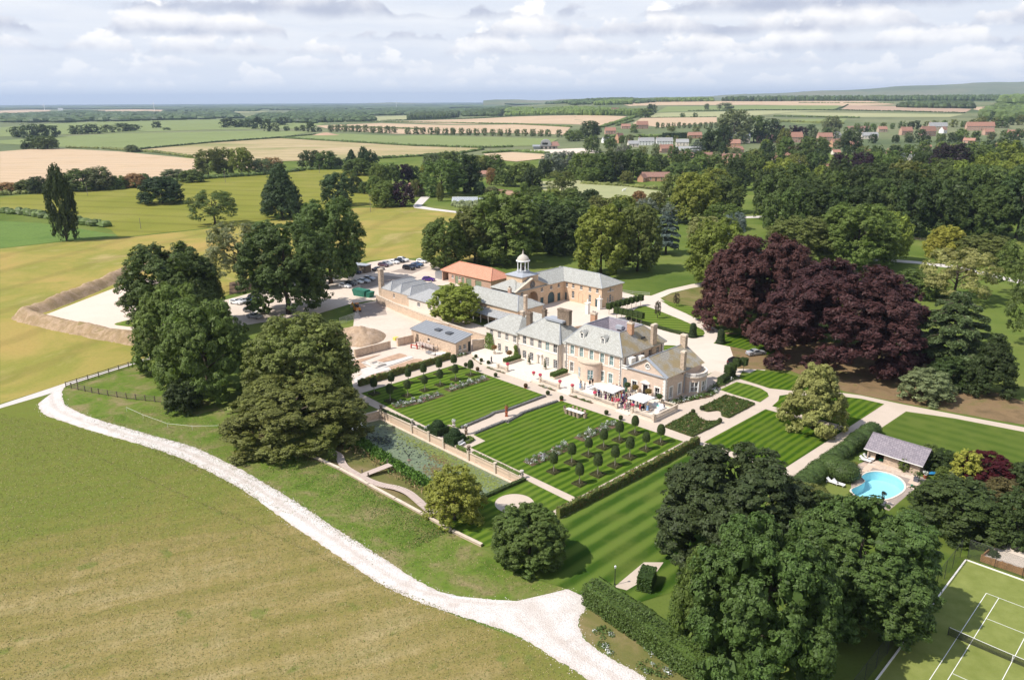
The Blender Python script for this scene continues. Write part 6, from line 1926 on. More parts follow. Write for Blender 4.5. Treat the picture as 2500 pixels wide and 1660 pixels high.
 # ---- terrace, steps and balustrades
TR=house_root('terrace',None,None)
tb=MB()
poly=[(-31.5,-9.7),(-24.2,-9.7),(-24.2,-9.1),(-16.6,-9.1),(-16.6,-9.7),(-8.6,-9.7),(-8.6,-9.1),(-5.4,-9.1),(-5.4,-9.7),(6.9,-9.7),(6.9,-9.1),(10.1,-9.1),(10.1,-9.7),(15.6,-9.7),(15.6,-1.6),(11.8,-1.6),(11.8,.4),(-29.,.4),(-40.5,.4),(-40.5,-6.),(-36.,-8.6)]
flat,tri=tess([poly])
bot=len(flat)
tb. add([(x,y,TZ)for x,y in flat],[t if(flat[t[1]][0]-flat[t[0]][0])*(flat[t[2]][1]-flat[t[0]][1])-(flat[t[1]][1]-flat[t[0]][1])*(flat[t[2]][0]-flat[t[0]][0])>0 else t[::-1]for t in tri])
n=len(poly)
tb. add([(x,y,0)for x,y in poly]+[(x,y,TZ)for x,y in poly],[(i,(i+1)%n,n+(i+1)%n,n+i)for i in range(n)])
tb. build('terrace_floor',M['terrace_stone'],TR)
TR['kind']='structure'
for a0,a1,b in((-24.2,-16.6,-9.1),(-8.6,-5.4,-9.1),(6.9,10.1,-9.1)):
 for k in range(2):
  m=MB();m. box(a0+.01,a1-.01,b-.62*(k+1)+(.0 if k==0 else .0),b-.62*k-.004,.0,TZ-.15*(k+1));m. build('step',M['terrace_stone'],TR)
def balustrade(label,runs,piers=(True,True)):
 R=house_root('balustrade',label,'balustrade','stone balustrades of the terrace')
 for p0,p1 in runs:
  m=MB();balusters(R,(*p0,0),(*p1,0),TZ,.9,piers)
 return R
balustrade('stone balustrade left of the crowded terrace steps',[((-5.1,-9.5),(6.6,-9.5))])
balustrade('stone balustrade along the front right corner of the party terrace',[((10.4,-9.5),(15.4,-9.5))])
balustrade('stone balustrade down the east side of the party terrace',[((15.4,-9.2),(15.4,-1.8))])
balustrade('short stone balustrade between the east wing corner and the flower border',[((12.1,-1.8),(15.1,-1.8))])
balustrade('stone balustrade in front of the bow window',[((-14.2,-9.5),(-8.9,-9.5))])
balustrade('short stone balustrade at the left end of the long steps',[((-27.4,-9.5),(-24.5,-9.5))])
# ---- lily pond: retaining wall, water, margin, boardwalk
PZ=-1.5
sheet('pond',[POND_XY],PZ,M['pond_water'])
def pond_wall():
 R=empty('pond_wall',(0,0,0),0,'long pale stone retaining wall between the lily pond and garden','wall')
 A_,B_=Vector((*POND_XY[1],0)),Vector((*POND_XY[2],0))
 C_=Vector((*POND_XY[0],0))
 for a,b in((A_,B_),(A_,C_)):
  d=(b-a);L=d. length;d. normalize();s=Vector((-d. y,d. x,0))
  if s. dot(Vector((0,1,0)))<0:s=-s
  mid=(a+b)/2
  m=MB();m. obox(mid+s*.12,d,s,L/2,.14,PZ-.2,.12);m. build('wall',M['stone_wall_pale']if 'stone_wall_pale' in M else M['stone_new'],R)
  m=MB();m. obox(mid+s*.10,d,s,L/2+.1,.24,.12,.24);m. build('coping',M['coping'],R)
  m=MB();m. obox(mid-s*.3,d,s,L/2,.24,PZ-.1,PZ+.14);m. build('ledge',M['coping'],R)
  if L>15:
   for t in(.005,.255,.385,.49,.66,.83,.985):
    q=a+d*(L*t)
    m=MB();m. obox(q-s*.06,d,s,.22,.22,PZ-.1,.5);m. obox(q-s*.06,d,s,.28,.28,.5,.62);m. build('pier',M['coping'],R)
 return A_,B_
_PA,_PB=pond_wall()
def urn(loc,h,mt,label,plant=None,ped=.6,name='urn'):
 R=empty(name,loc,0,label,'urn')
 MB(). box(-.24,.24,-.24,.24,0,ped*.85). box(-.3,.3,-.3,.3,ped*.85,ped). box(-.3,.3,-.3,.3,-.02,.1). build('pedestal',M[mt],R)
 MB(). lathe((0,0,ped),[(.16,0),(.08,.06*h),(.12,.14*h),(.30,.42*h),(.33,.6*h),(.24,.66*h),(.34,.7*h),(.34,.74*h),(.26,.74*h)],12). build('bowl',M[mt],R,True)
 if plant:
  rnd=random. Random(int(abs(loc[0]*100)))
  P_,N_=dome_points(.38,.38,.42,90,rnd,ped+.7*h)
  leaf_cloud(None,P_,N_,.08,[M[plant],M['leaf_mid']],np. array([rnd. choice((0,0,1))for _ in P_]),3,name='flowers',parent=R)
 return R
_d=(_PB-_PA). normalized();_L=(_PB-_PA). length
for t,mt,lb in((.005,'stone_chimney','dark urn on the far corner pier of the pond wall'),(.255,'stone_pot','white urn on the pond wall left of the yew blocks'),(.66,'stone_chimney','dark urn on the pond wall right of the yew blocks'),(.985,'stone_pot','white urn on the near corner pier of the pond wall')):
 q=_PA+_d*(_L*t)
 urn((q. x+.02,q. y+.02,.62),.9,mt,lb,None,.1)
for u,v,mt,lb in((1108,1047,'stone_pot','white urn on a pedestal at the top of the pond steps'),(1138,1060,'stone_chimney','dark urn on a pedestal facing the white one')):
 q=G(u,v,0);urn(q,1.,mt,lb,'petal_white',.9)
q=G(1236.5,1016,0);urn(q,1.4,'terracotta','tall terracotta urn in the middle of the central path','leaf_rust',.95,'terracotta_urn')
def margin():
 outer=[(725,1104),(751,1111),(830,1147),(900,1186),(965,1221),(1029,1256),(1078,1284),(1120,1262)]
 inner=[(840,1060),(872,1066),(904,1090),(968,1131),(1045,1178),(1100,1212),(1140,1235),(1160,1236)]
 O_,I_=[G(u,v,0)for u,v in outer],[G(u,v,PZ)for u,v in inner]
 O_,I_=smooth_open(O_,5),smooth_open(I_,5)
 rnd=random. Random(8)
 mb=MB();rows_=8
 for i in range(len(O_)):
  for k in range(rows_+1):
   t=k/rows_
   p=O_[i]. lerp(I_[i],t*1.12)
   mb. v. append((p. x,p. y,-.02-1.75*(t**.8)+(rnd. uniform(-.05,.05)if 0<k<rows_ else 0)))
 for i in range(len(O_)-1):
  for k in range(rows_):
   a=i*(rows_+1)+k
   mb. f. append((a,a+rows_+1,a+rows_+2,a+1));mb. m. append(0)
 o=mb. build('pond_margin',M['dry_verge'],smooth=True);o['kind']='structure'
 R=empty('outer_pond_wall',(0,0,0),0,'low rough stone wall between the boardwalk and grassy bank','wall')
 line=[G(u,v,0)for u,v in outer[:7]]+[G(1100,1297,0)]
 for a,b in zip(line,line[1:]):
  d=(b-a);L=d. length;d. normalize();s=Vector((-d. y,d. x,0))
  m=MB();m. obox((a+b)/2,d,s,L/2+.05,.17,-.3,.32);m. build('wall',M['stone_wall'],R)
  m=MB();m. obox((a+b)/2,d,s,L/2+.08,.24,.32,.42);m. build('coping',M['coping'],R)
 R2=empty('outer_pond_wall',(0,0,0),0,'low stone wall stub between the willow and the track tree','wall')
 a,b=G(1106,1300,0),G(1176,1334,0);d=(b-a);L=d. length;d. normalize();s=Vector((-d. y,d. x,0))
 m=MB();m. obox((a+b)/2,d,s,L/2,.17,-.1,.35);m. build('wall',M['stone_wall'],R2)
 m=MB();m. obox((a+b)/2,d,s,L/2+.03,.24,.35,.45);m. build('coping',M['coping'],R2)
 zb=-.22
 cl=smooth_open([G(u,v,zb)for u,v in[(800,1098),(826,1110),(834,1128),(845,1142),(866,1155),(887,1166),(914,1178),(941,1185),(968,1190),(995,1201),(1016,1217),(1040,1238),(1060,1252)]],6)
 B=empty('boardwalk',(0,0,0),0,'winding grey timber boardwalk along the pond margin','boardwalk')
 acc=.0;step=.42
 pl=MB(). box(-.19,.19,-.68,.68,-.05,.0). mesh('plank',M['wood_board'])
 prev=cl[0]
 dist=[.0]
 for a,b in zip(cl,cl[1:]):dist. append(dist[-1]+(b-a). length)
 k=0;s=.2
 while s<dist[-1]:
  while dist[k+1]<s:k+=1
  t=(s-dist[k])/(dist[k+1]-dist[k])
  p=cl[k]. lerp(cl[k+1],t);d=cl[k+1]-cl[k]
  o=link('plank',pl,B);o. location=(p. x,p. y,zb+rnd. uniform(-.012,.012));o. rotation_euler=(0,0,math. atan2(d. y,d. x)+rnd. uniform(-.03,.03))
  s+=step
 for sgn in(-1,1):
  pts=[]
  for i,p in enumerate(cl):
   d=(cl[min(i+1,len(cl)-1)]-cl[max(i-1,0)]). normalized()
   pts. append(p+Vector((-d. y,d. x,0))*.5*sgn+Vector((0,0,-.12)))
  MB(). tube(pts,.06,4). build('bearer',M['wood_fence'],B)
 J=empty('jetty',(0,0,0),0,'short timber jetty running from the boardwalk into the reeds','jetty')
 a,b=G(890,1158,zb),G(955,1133,zb);d=b-a;L=d. length;ang=math. atan2(d. y,d. x)
 for i in range(int(L/step)+1):
  p=a+d. normalized()*(i*step)
  o=link('plank',pl,J);o. location=(p. x,p. y,zb+.02+rnd. uniform(-.01,.01));o. rotation_euler=(0,0,ang)
 for u,v in((884,1153),(899,1161),(946,1128)):
  q=G(u,v,zb);MB(). lathe((q. x,q. y,-1.2),[(.11,0),(.11,1.55),(.04,1.6)],8). build('post',M['wood_fence'],J)
 rng=np. random. default_rng(3)
 P_,N_,I2=[],[],[]
 for i in range(len(I_)*260):
  j=rng. integers(0,len(I_)-1);t=rng. random()
  w=abs(rng. normal(0,.16))
  e=I_[j]. lerp(I_[j+1],t). lerp(O_[j]. lerp(O_[j+1],t),min(.6,w))
  P_. append((e. x,e. y,PZ+.25+w*1.5+rng. uniform(0,.9)*(1-min(1,w*2))));N_. append((rng. normal(),rng. normal(),.25));I2. append(0 if w<.25 else int(rng. choice([0,1,1,2])))
 o=leaf_cloud(None,P_,N_,.17,[M['leaf_reed'],M['leaf_straw'],M['leaf_mid']],np. array(I2),5,.3,1.8,'reeds')
 tag(o,'green reeds and straw grass along the pond margin','reeds',kind='stuff')
 P_,I2=[],[]
 wa,wb=_PA,_PB
 d=(wb-wa). normalized();s=Vector((d. y,-d. x,0))
 for cx,cy,rx,ry,n,kind in((20,2.2,13,1.5,900,0),(33,3.,9,2.,800,0),(28,6.5,5.,2.2,700,1),(23,3.2,3,1.2,240,1),(8.5,6.2,2.6,1.5,260,2),(14,5,12,3.5,260,2),(40,3.5,4,3,350,0)):
  for _ in range(n):
   p=wa+d*(cx+rng. normal(0,rx*.5))+s*(cy+rng. normal(0,ry*.5))
   b=(p-wa). dot(s);a_=(p-wa). dot(d)
   if b<.7 or a_<1 or a_>_L-1.5 or b>9:continue
   P_. append((p. x,p. y,PZ+.02+rng. uniform(0,.02)));I2. append(kind if rng. random()>.15 else 0)
 o=leaf_cloud(None,P_,[(0,0,1)]*len(P_),.2,[M['lily_pad'],M['lily_red'],M['lily_black']],np. array(I2),6,.08,.9,'lily_pads')
 tag(o,'scattered lily pads floating on the pond','lily pads',kind='stuff')
 P_,N_,I2=[],[],[]
 for _ in range(9000):
  t=rng. random();k=min(int(t*(len(line)-1)),len(line)-2)
  p=line[k]. lerp(line[k+1],t*(len(line)-1)-k)
  off=abs(rng. normal(0,4.))+.3
  dd=(line[k+1]-line[k]). normalized();nn=Vector((dd. y,-dd. x,0))
  q=p+nn*off
  P_. append((q. x,q. y,.04+rng. uniform(0,.1)));N_. append((rng. normal(),rng. normal(),.4));I2. append(int(rng. choice([0,0,0,0,1,2])))
 o=leaf_cloud(None,P_,N_,.065,[M['leaf_reed'],M['leaf_mid'],M['leaf_straw']],np. array(I2),8,.3,1.5,'rough_grass')
 tag(o,'rough grass tufts on the bank below the outer pond wall','grass',kind='stuff')
margin()
def tufts(name,px,n,w,size,label,seed):
 pts=[G(u,v,0)for u,v in px]
 rng=np. random. default_rng(seed)
 tri=[(pts[0],pts[i],pts[i+1])for i in range(1,len(pts)-1)]
 ar=np. array([abs((b. x-a. x)*(c. y-a. y)-(c. x-a. x)*(b. y-a. y))for a,b,c in tri])
 T_=np. array([[a[:2],b[:2],c[:2]]for a,b,c in tri])[rng. choice(len(tri),n,p=ar/ar. sum())]
 s,t=rng. random(n),rng. random(n)
 f=s+t>1
 s[f],t[f]=1-s[f],1-t[f]
 xy=T_[:,0]+(T_[:,1]-T_[:,0])*s[:,None]+(T_[:,2]-T_[:,0])*t[:,None]
 pos=np. column_stack([xy,.02+rng. uniform(0,.05,n)])
 nrm=np. column_stack([rng. normal(0,.5,n),rng. normal(0,.5,n),np. ones(n)])
 o=leaf_cloud(None,pos,nrm,size,[M['tuft_straw'],M['tuft_olive'],M['tuft_green']],rng. choice(3,n,p=w),seed,.3,1.3,name)
 tag(o,label,'grass',kind='stuff')
tufts('meadow_grass',[(0,1010),(180,1042),(430,1118),(690,1270),(910,1420),(1290,1575),(1420,1660),(0,1660)],52000,(.36,.44,.20),.065,'short dry grass of the foreground meadow',1)
tufts('bank_grass',[(210,1025),(420,985),(700,1090),(1029,1262),(1250,1400),(1370,1440),(1170,1455),(970,1380),(700,1205),(450,1080)],22000,(.18,.27,.55),.07,'uneven grass on the bank between track and pond',2)
_hp=G(999,1123,PZ)
R=empty('fountain',_hp,0,'small metal fountain figure with spread wings in the pond','fountain')
MB(). lathe((0,0,-.3),[(.5,0),(.42,.35),(.2,.5)],10). build('base',M['stone_chimney'],R)
MB(). tube([(0,0,.2),(.02,0,.9),(.1,.05,1.3)],[.05,.08,.03],6). tube([(0,0,.8),(-.5,0,1.4),(-.9,.1,1.7)],[.07,.05,.01],5). tube([(0,0,.8),(.5,.1,1.5),(.7,.1,2.)],[.07,.05,.01],5). build('figure',M['iron'],R)
# ---- clipped trees on the two lawns
def make_topiary():
 rnd=random. Random(1)
 R=empty('topiary_tree',(0,0,0))
 MB(). tube([(0,0,0),(.02,0,.9),(0,.01,2.1)],[.085,.07,.06],7). build('trunk',M['bark_pale'],R)
 P_,N_=dome_points(.74,.74,1.8,1800,rnd,1.75,power=2.5)
 for _ in range(260):
  a,r=rnd. uniform(0,6.28),.68*math. sqrt(rnd. random())
  P_. append((r*math. cos(a),r*math. sin(a),1.75));N_. append((0,0,-1))
 core=MB(). lathe((0,0,1.75),[(.3,0),(.64,.1),(.66,.5),(.57,1.),(.39,1.4),(.12,1.65)],12)
 leaf_cloud(core,P_,N_,.075,[M['leaf_tight']],None,2,name='crown',parent=R,colour=(.052,.078,.018))
 MB(). box(-.95,.95,-.95,.95,.0,.06). build('soil',M['soil'],R)
 P_,N_,core=[],[],MB()
 for(x0,x1,y0,y1)in((-.95,.95,-.95,-.72),(-.95,.95,.72,.95),(-.95,-.72,-.72,.72),(.72,.95,-.72,.72)):
  core. box(x0+.03,x1-.03,y0+.03,y1-.03,.0,.17)
  for _ in range(130):P_. append((rnd. uniform(x0,x1),rnd. uniform(y0,y1),rnd. uniform(.06,.24)));N_. append((rnd. uniform(-1,1),rnd. uniform(-1,1),1))
 for _ in range(330):
  P_. append((rnd. uniform(-.7,.7),rnd. uniform(-.7,.7),rnd. uniform(.07,.16)));N_. append((rnd. uniform(-1,1),rnd. uniform(-1,1),1))
 leaf_cloud(core,P_,N_,.07,[M['leaf_tight']],None,4,name='box_edging',parent=R,colour=(.075,.085,.025))
 return R
k2,k3=500/2178,560/2362
ROWS=[('front row of the left lawn',[(860+x*k2,880+y*k2)for x,y in((405,432),(590,375),(772,318),(935,262),(1098,205),(1260,155))]),('back row of the left lawn',[(860+x*k2,880+y*k2)for x,y in((235,355),(418,297),(597,242),(760,197),(925,147),(1082,97))]),('flower bed row of the right lawn',[(1200+x*k3,940+y*k3)for x,y in((640,890),(825,800),(998,718),(1153,640),(1315,568),(1475,495))]),('path row of the right lawn',[(1200+x*k3,940+y*k3)for x,y in((905,1015),(1093,920),(1270,830),(1422,742),(1588,662),(1740,592))])]
ORD=('first','second','third','fourth','fifth','last')
_proto=make_topiary()
_first=True
_rt=random. Random(6)
for place,pts in ROWS:
 for i,(u,v)in enumerate(pts):
  o=_proto if _first else copy_tree(_proto)
  _first=False
  q=G(u,v,LZ)
  o. location=(q. x,q. y,LZ)
  o. rotation_euler=(0,0,HTH)
  s=_rt. uniform(.94,1.06)
  o. scale=(s,s,s*_rt. uniform(.96,1.05))
  tag(o,f'clipped lollipop tree, {ORD[i]} from the pond, {place}','topiary tree','clipped trees on the garden lawns')
  # ---- hedges
def PXL(pts,z=.0):return[G(u,v,z)for u,v in pts]
hedge('beech_hedge',PXL([(876,943),(935,926),(1000,906),(1098,876)]),.8,1.45,'beechhedge','young beech hedge between the building site and left lawn',1,.12,70,lumps=.16)
hedge('beech_hedge',PXL([(1362,1264),(1450,1219),(1560,1162),(1650,1113),(1704,1083)]),.8,1.45,'beechhedge','long young beech hedge beside the wide striped lawn',2,.12,70,lumps=.16)
hedge('lavender_hedge',PXL([(1331,968),(1237,1003),(1205,1010),(1195,1017),(1126,1046)]),.55,.4,'grey','grey lavender edging on the left of the central path',3,.08,70,mats='leaf_lavender')
hedge('lavender_hedge',PXL([(1361,981),(1275,1010),(1270,1014),(1239,1031),(1232,1030),(1158,1060)]),.55,.4,'grey','grey lavender edging on the right of the central path',4,.08,70,mats='leaf_lavender')
r2p=lambda x,y:(860+x*k2,880+y*k2)
hedge('box_hedge',PXL([r2p(318,540),r2p(500,620),r2p(655,690)]),.5,.6,'dark','low dark hedge behind the left part of the pond wall',5,.09,70)
hedge('box_hedge',PXL([r2p(700,715),r2p(830,780)]),.5,.55,'dark','short low hedge left of the yew blocks',6,.09,70)
hedge('box_hedge',PXL([r2p(1115,925),r2p(1240,982)]),.5,.55,'mid','short low hedge right of the yew blocks',7,.09,70)
hedge('box_hedge',PXL([r2p(1285,995),r2p(1540,1115),r2p(1780,1230)]),.5,.55,'mid','long low hedge behind the right part of the pond wall',8,.09,70)
hedge('box_hedge',PXL([r2p(1835,1272),r2p(1600,1375),r2p(1345,1490)]),.6,.5,'dark','low dark hedge closing the near end of the pond',9,.09,70)
for nm,pts,lb in(('box_hedge',[r2p(990,745),r2p(1030,722),r2p(1065,740),r2p(1030,765)],'small box edged bed beside the far yew block'),('box_hedge',[r2p(1180,865),r2p(1240,825),r2p(1290,848),r2p(1230,885)],'small box edged bed beside the near yew block')):
 hedge(nm,PXL(pts+pts[:1]),.35,.5,'mid',lb,10,.08,70)
def yew_block(u,v,label):
 q=G(u,v,0);rnd=random. Random(int(u))
 core=MB(). box(-1.35,1.35,-1.35,1.35,0,1.45). lathe((0,0,1.45),[(1.05,0),(1.,.4),(.75,.85),(.3,1.1)],12)
 P_,N_=[],[]
 for _ in range(2600):
  f=rnd. randrange(5)
  x,y,z=rnd. uniform(-1.45,1.45),rnd. uniform(-1.45,1.45),rnd. uniform(0,1.55)
  if f==0:x,n=-1.45,(-1,0,.2)
  elif f==1:x,n=1.45,(1,0,.2)
  elif f==2:y,n=-1.45,(0,-1,.2)
  elif f==3:y,n=1.45,(0,1,.2)
  else:z,n=1.52,(0,0,1)
  P_. append((x,y,z));N_. append(n)
 p2,n2=dome_points(1.15,1.15,1.2,1100,rnd,1.5)
 o=leaf_cloud(core,P_+p2,N_+n2,.085,[M['leaf_tight']],None,3,name='yew_topiary',colour=(.030,.058,.015))
 o. location=q;o. rotation_euler=(0,0,HTH)
 return tag(o,label,'topiary','stepped yew blocks')
yew_block(*r2p(912,775),'stepped yew block with domed top, left of the pond steps')
yew_block(*r2p(1090,868),'stepped yew block with domed top, right of the pond steps')
def ball(u,v,r,label,colour=(.06,.075,.02),base='stone_pot',z=.0,stand=.25):
 q=G(u,v,z)
 R=empty('box_ball',q,0,label,'topiary ball','clipped balls along the paths')
 rnd=random. Random(int(u*7+v))
 P_,N_=dome_points(r,r,r,260,rnd,stand+r)
 p2,n2=dome_points(r,r,-r,160,rnd,stand+r)
 n2=[(a,b,-.4)for a,b,c in n2]
 leaf_cloud(MB(). ellipsoid((0,0,stand+r),r*.9,r*.9,r*.9,10,6),P_+p2,N_+n2,.07,[M['leaf_tight']],None,1,name='ball',parent=R,colour=colour)
 MB(). box(-r*.75,r*.75,-r*.75,r*.75,0,stand+.05). build('plinth',M[base],R)
 return R
z3p=lambda x,y:(1200+x*k3,940+y*k3)
BALLS=[(r2p(1207,68),'green ball at the house end of the left lawn by the site hedge'),(r2p(1333,115),'russet ball on the path edge above the left flower bed'),(r2p(1525,178),'green ball on the path edge of the left lawn facing the low planter'),(r2p(1845,292),'russet ball on the path edge facing the long steps'),(r2p(2080,370),'green ball left of the central path'),(z3p(720,158),'green ball right of the central path'),(z3p(1182,308),'green ball facing the crowded terrace steps'),(z3p(1330,362),'green ball at the corner of the right lawn'),(z3p(2075,298),'green ball on the first parterre by the steps'),(z3p(2165,262),'dark ball on the second parterre by the steps'),(z3p(2350,390),'green ball on the outer point of the first parterre')]
for i,((u,v),lb)in enumerate(BALLS):
 ball(u,v,.45,lb,(.12,.07,.03)if 'russet' in lb else(.055,.07,.02),'terracotta' if i in(3,5)else 'stone_pot',stand=.12)
 # ---- herbaceous beds
def flower_bed(pts,width,label,seed,hgt=.85,mix=(.45,.25,.18,.07,.05),dens=300,soil=True,z=LZ):
 rnd=random. Random(seed)
 R=empty('flower_bed',(0,0,0),0,label,'flower bed')
 P_,N_,I_=[],[],[]
 sm=MB()
 for a,b in zip(pts,pts[1:]):
  a,b=Vector(a),Vector(b);d=b-a;L=d. length;d. normalize();s=Vector((-d. y,d. x,0))
  if soil:sm. obox((a+b)/2,d,s,L/2+width*.1,width/2,z-.02,z+.03)
  nplant=int(L*width*3.4)
  for _ in range(nplant):
   c=a+d*rnd. uniform(0,L)+s*rnd. uniform(-.5,.5)*width
   r,h=rnd. uniform(.28,.55),hgt*rnd. uniform(.4,1.15)
   kind=rnd. choices(range(5),mix)[0]
   for _ in range(int(dens/8)):
    aa,rr=rnd. uniform(0,6.28),r*math. sqrt(rnd. random())
    zz=h*(1-.5*(rr/r)**2)*rnd. uniform(.4,1.05)
    P_. append((c. x+rr*math. cos(aa),c. y+rr*math. sin(aa),z+zz));N_. append((math. cos(aa)*.6,math. sin(aa)*.6,.8))
    I_. append(kind if(kind<2 or zz>h*.65)else rnd. choice((0,1)))
 if soil:sm. build('soil',M['soil'],R)
 o=leaf_cloud(None,P_,N_,.085,[M['leaf_mid'],M['leaf_silver'],M['petal_white'],M['petal_lilac'],M['petal_rose']],np. array(I_),seed,.6,1.2,'plants',R)
 o['kind']='stuff'
 return R
flower_bed(PXL([r2p(455,495),r2p(700,440),r2p(940,365)]),2.3,'herbaceous bed on the left lawn nearer the pond',1)
flower_bed(PXL([r2p(1015,320),r2p(1200,260),r2p(1430,190)]),2.3,'herbaceous bed on the left lawn nearer the house',2)
flower_bed(PXL([z3p(380,810),z3p(600,720),z3p(800,625)]),2.4,'herbaceous bed on the right lawn nearer the pond',3)
flower_bed(PXL([z3p(900,560),z3p(1080,480),z3p(1290,395)]),2.4,'herbaceous bed on the right lawn nearer the house',4)
flower_bed([H(-41.6,-11.),H(-41.4,-6.5)],1.4,'white flowered border against the end of the garden store',5,.8,(.5,.1,.4,0,0),300,True,.02)
flower_bed([H(12.3,-.8),H(13.,3.),H(14.,6.5),H(15.2,9.5),H(14.8,13.)],2.,'white rose border round the east bow window',6,.8,(.72,.0,.28,0,0),320,True,.02)
flower_bed([H(-30.5,-10.1),H(-24.6,-10.1)],.5,'narrow white bedding strip at the left of the long steps',7,.3,(.6,.05,.35,0,0),200,True,.02)
flower_bed([H(-5.,-10.2),H(1.,-10.2)],.6,'narrow white bedding strip under the party terrace balustrade',8,.35,(.75,.05,.2,0,0),200,True,.02)
flower_bed([H(-14.,-10.2),H(-9.2,-10.2)],.6,'narrow bedding strip under the balustrade before the bow',9,.35,(.8,.05,.15,0,0),200,True,.02)
flower_bed([H(-38.,-7.6),H(-33.,-9.2)],.8,'white bedding by the left end of the terrace',10,.35,(.7,.05,.25,0,0),200,True,.02)
flower_bed(PXL([(1742,948),(1800,920)]),1.3,'clipped border with white flowers beside the drive path',11,.9,(.8,.0,.2,0,0),320,True,.02)
def parterre(px,label,seed):
 rnd=random. Random(seed)
 pts=[G(u,v,.02)for u,v in px]
 R=empty('parterre',(0,0,0),0,label,'parterre')
 sheet('soil',[[tuple(p[:2])for p in pts]],.03,M['soil_red'],parent=R,kind=None)
 P_,N_,core=[],[],MB()
 loop=pts+pts[:1]
 for a,b in zip(loop,loop[1:]):
  d=b-a;L=d. length;d. normalize();s=Vector((-d. y,d. x,0))
  core. obox((a+b)/2,d,s,L/2,.16,.02,.38)
  for _ in range(int(L*60)):
   q=a+d*rnd. uniform(0,L)+s*rnd. uniform(-.2,.2)
   P_. append((q. x,q. y,rnd. uniform(.1,.46)));N_. append((*(s*rnd. choice((-1,1)))[:2],.8))
 leaf_cloud(core,P_,N_,.085,[M['leaf_tight']],None,seed,name='box_edging',parent=R,colour=(.075,.095,.022))
 xs,ys=[p. x for p in pts],[p. y for p in pts]
 inside=lambda x,y:sum(((a. y>y)!=(b. y>y))and(x<(b. x-a. x)*(y-a. y)/(b. y-a. y)+a. x)for a,b in zip(loop,loop[1:]))%2
 P_,N_,I_=[],[],[]
 for _ in range(1700):
  x,y=rnd. uniform(min(xs),max(xs)),rnd. uniform(min(ys),max(ys))
  if not inside(x,y):continue
  a,b=toH((x,y,0))
  if math. sin(a*2.6+b)+math. cos(b*2.3-a*.6)<-1.1:continue
  r,h=rnd. uniform(.3,.5),rnd. uniform(.35,.6)
  for _ in range(22):
   aa,rr=rnd. uniform(0,6.28),r*math. sqrt(rnd. random())
   P_. append((x+rr*math. cos(aa),y+rr*math. sin(aa),.04+h*rnd. uniform(.3,1)));N_. append((math. cos(aa),math. sin(aa),.8));I_. append(rnd. choices((0,1,2),(.8,.15,.05))[0])
 o=leaf_cloud(None,P_,N_,.10,[M['leaf_box'],M['leaf_mid'],M['leaf_rust']],np. array(I_),seed,name='planting',parent=R)
 o['kind']='stuff'
r4p=lambda x,y:(1700+x*500/2362,880+y*500/2362)
parterre([(1625,1043),(1690,1009),(1698,1013),(1703,1022),(1718,1030),(1738,1033),(1757,1028),(1760,1032),(1690,1066)],'rose parterre nearer the party terrace',31)
parterre([r4p(45,565),r4p(345,412),r4p(665,507),r4p(370,662),r4p(300,640),r4p(288,590),r4p(250,575),r4p(130,590)],'rose parterre nearer the lime tree lawns',32)
def billow(name,px,r,h,colour,label,seed,n):
 rnd=random. Random(seed)
 core,P_,N_=MB(),[],[]
 line=resample(smooth_open([G(u,v,0)for u,v in px],6),n)
 for c in line:
  rr,hh=r*rnd. uniform(.9,1.12),h*rnd. uniform(.9,1.1)
  core. ellipsoid((c. x,c. y,hh*.42),rr*.93,rr*.93,hh*.55,14,8)
  for _ in range(int(170*rr*hh)):
   a,t=rnd. uniform(0,6.28),rnd. uniform(-.6,1.)
   s=math. sqrt(1-t*t)
   P_. append((c. x+rr*s*math. cos(a),c. y+rr*s*math. sin(a),max(.05,hh*(.42+.58*t))));N_. append((s*math. cos(a),s*math. sin(a),t+.2))
 tag(leaf_cloud(core,P_,N_,.1,[M['leaf_tight']],None,seed,.4,name=name,colour=colour),label,'hedge')
billow('yew_hedge',[(2128,1060),(2090,1090),(2050,1118),(2022,1138)],1.7,2.5,(.055,.088,.022),'tall clipped yew hedge running up to the pool house',41,9)
billow('yew_hedge',[(2008,1152),(1985,1172),(1958,1196),(1940,1212)],1.9,2.5,(.060,.095,.022),'billowing clipped yew hedge near the dark trees',42,8)
billow('yew_hedge',[(2030,1158),(2060,1168)],2.7,3.2,(.064,.10,.022),'great rounded yew mass at the corner of the pool',43,2)
billow('yew_hedge',[(2106,1066),(2082,1082)],.9,2.,(.033,.055,.018),'small dark yew behind the white curved seat',44,3)
hedge('laurel_hedge',PXL([(1444,1462),(1500,1502),(1580,1556),(1660,1612),(1740,1672)]),3.2,2.9,(.070,.108,.022),'thick clipped hedge beside the fork of the white track',45,.13,60,.35,lumps=.05)
hedge('yew_hedge',PXL([(1560,1424),(1596,1432)]),3.4,2.1,(.048,.085,.018),'squared yew block beside the gravel landing',46,.11,50,.25)
hedge('yew_hedge',[H(13.6,17.5),H(13.,24.)],1.5,1.5,(.04,.062,.018),'dark clipped hedge along the drive beside the copper beech',47,.1,55,.2)
hedge('box_hedge',PXL([(1532,779),(1580,794),(1640,811),(1682,821)]),.9,.7,(.05,.07,.02),'low dark hedge along the near edge of the drive lawn',48,.1,60)
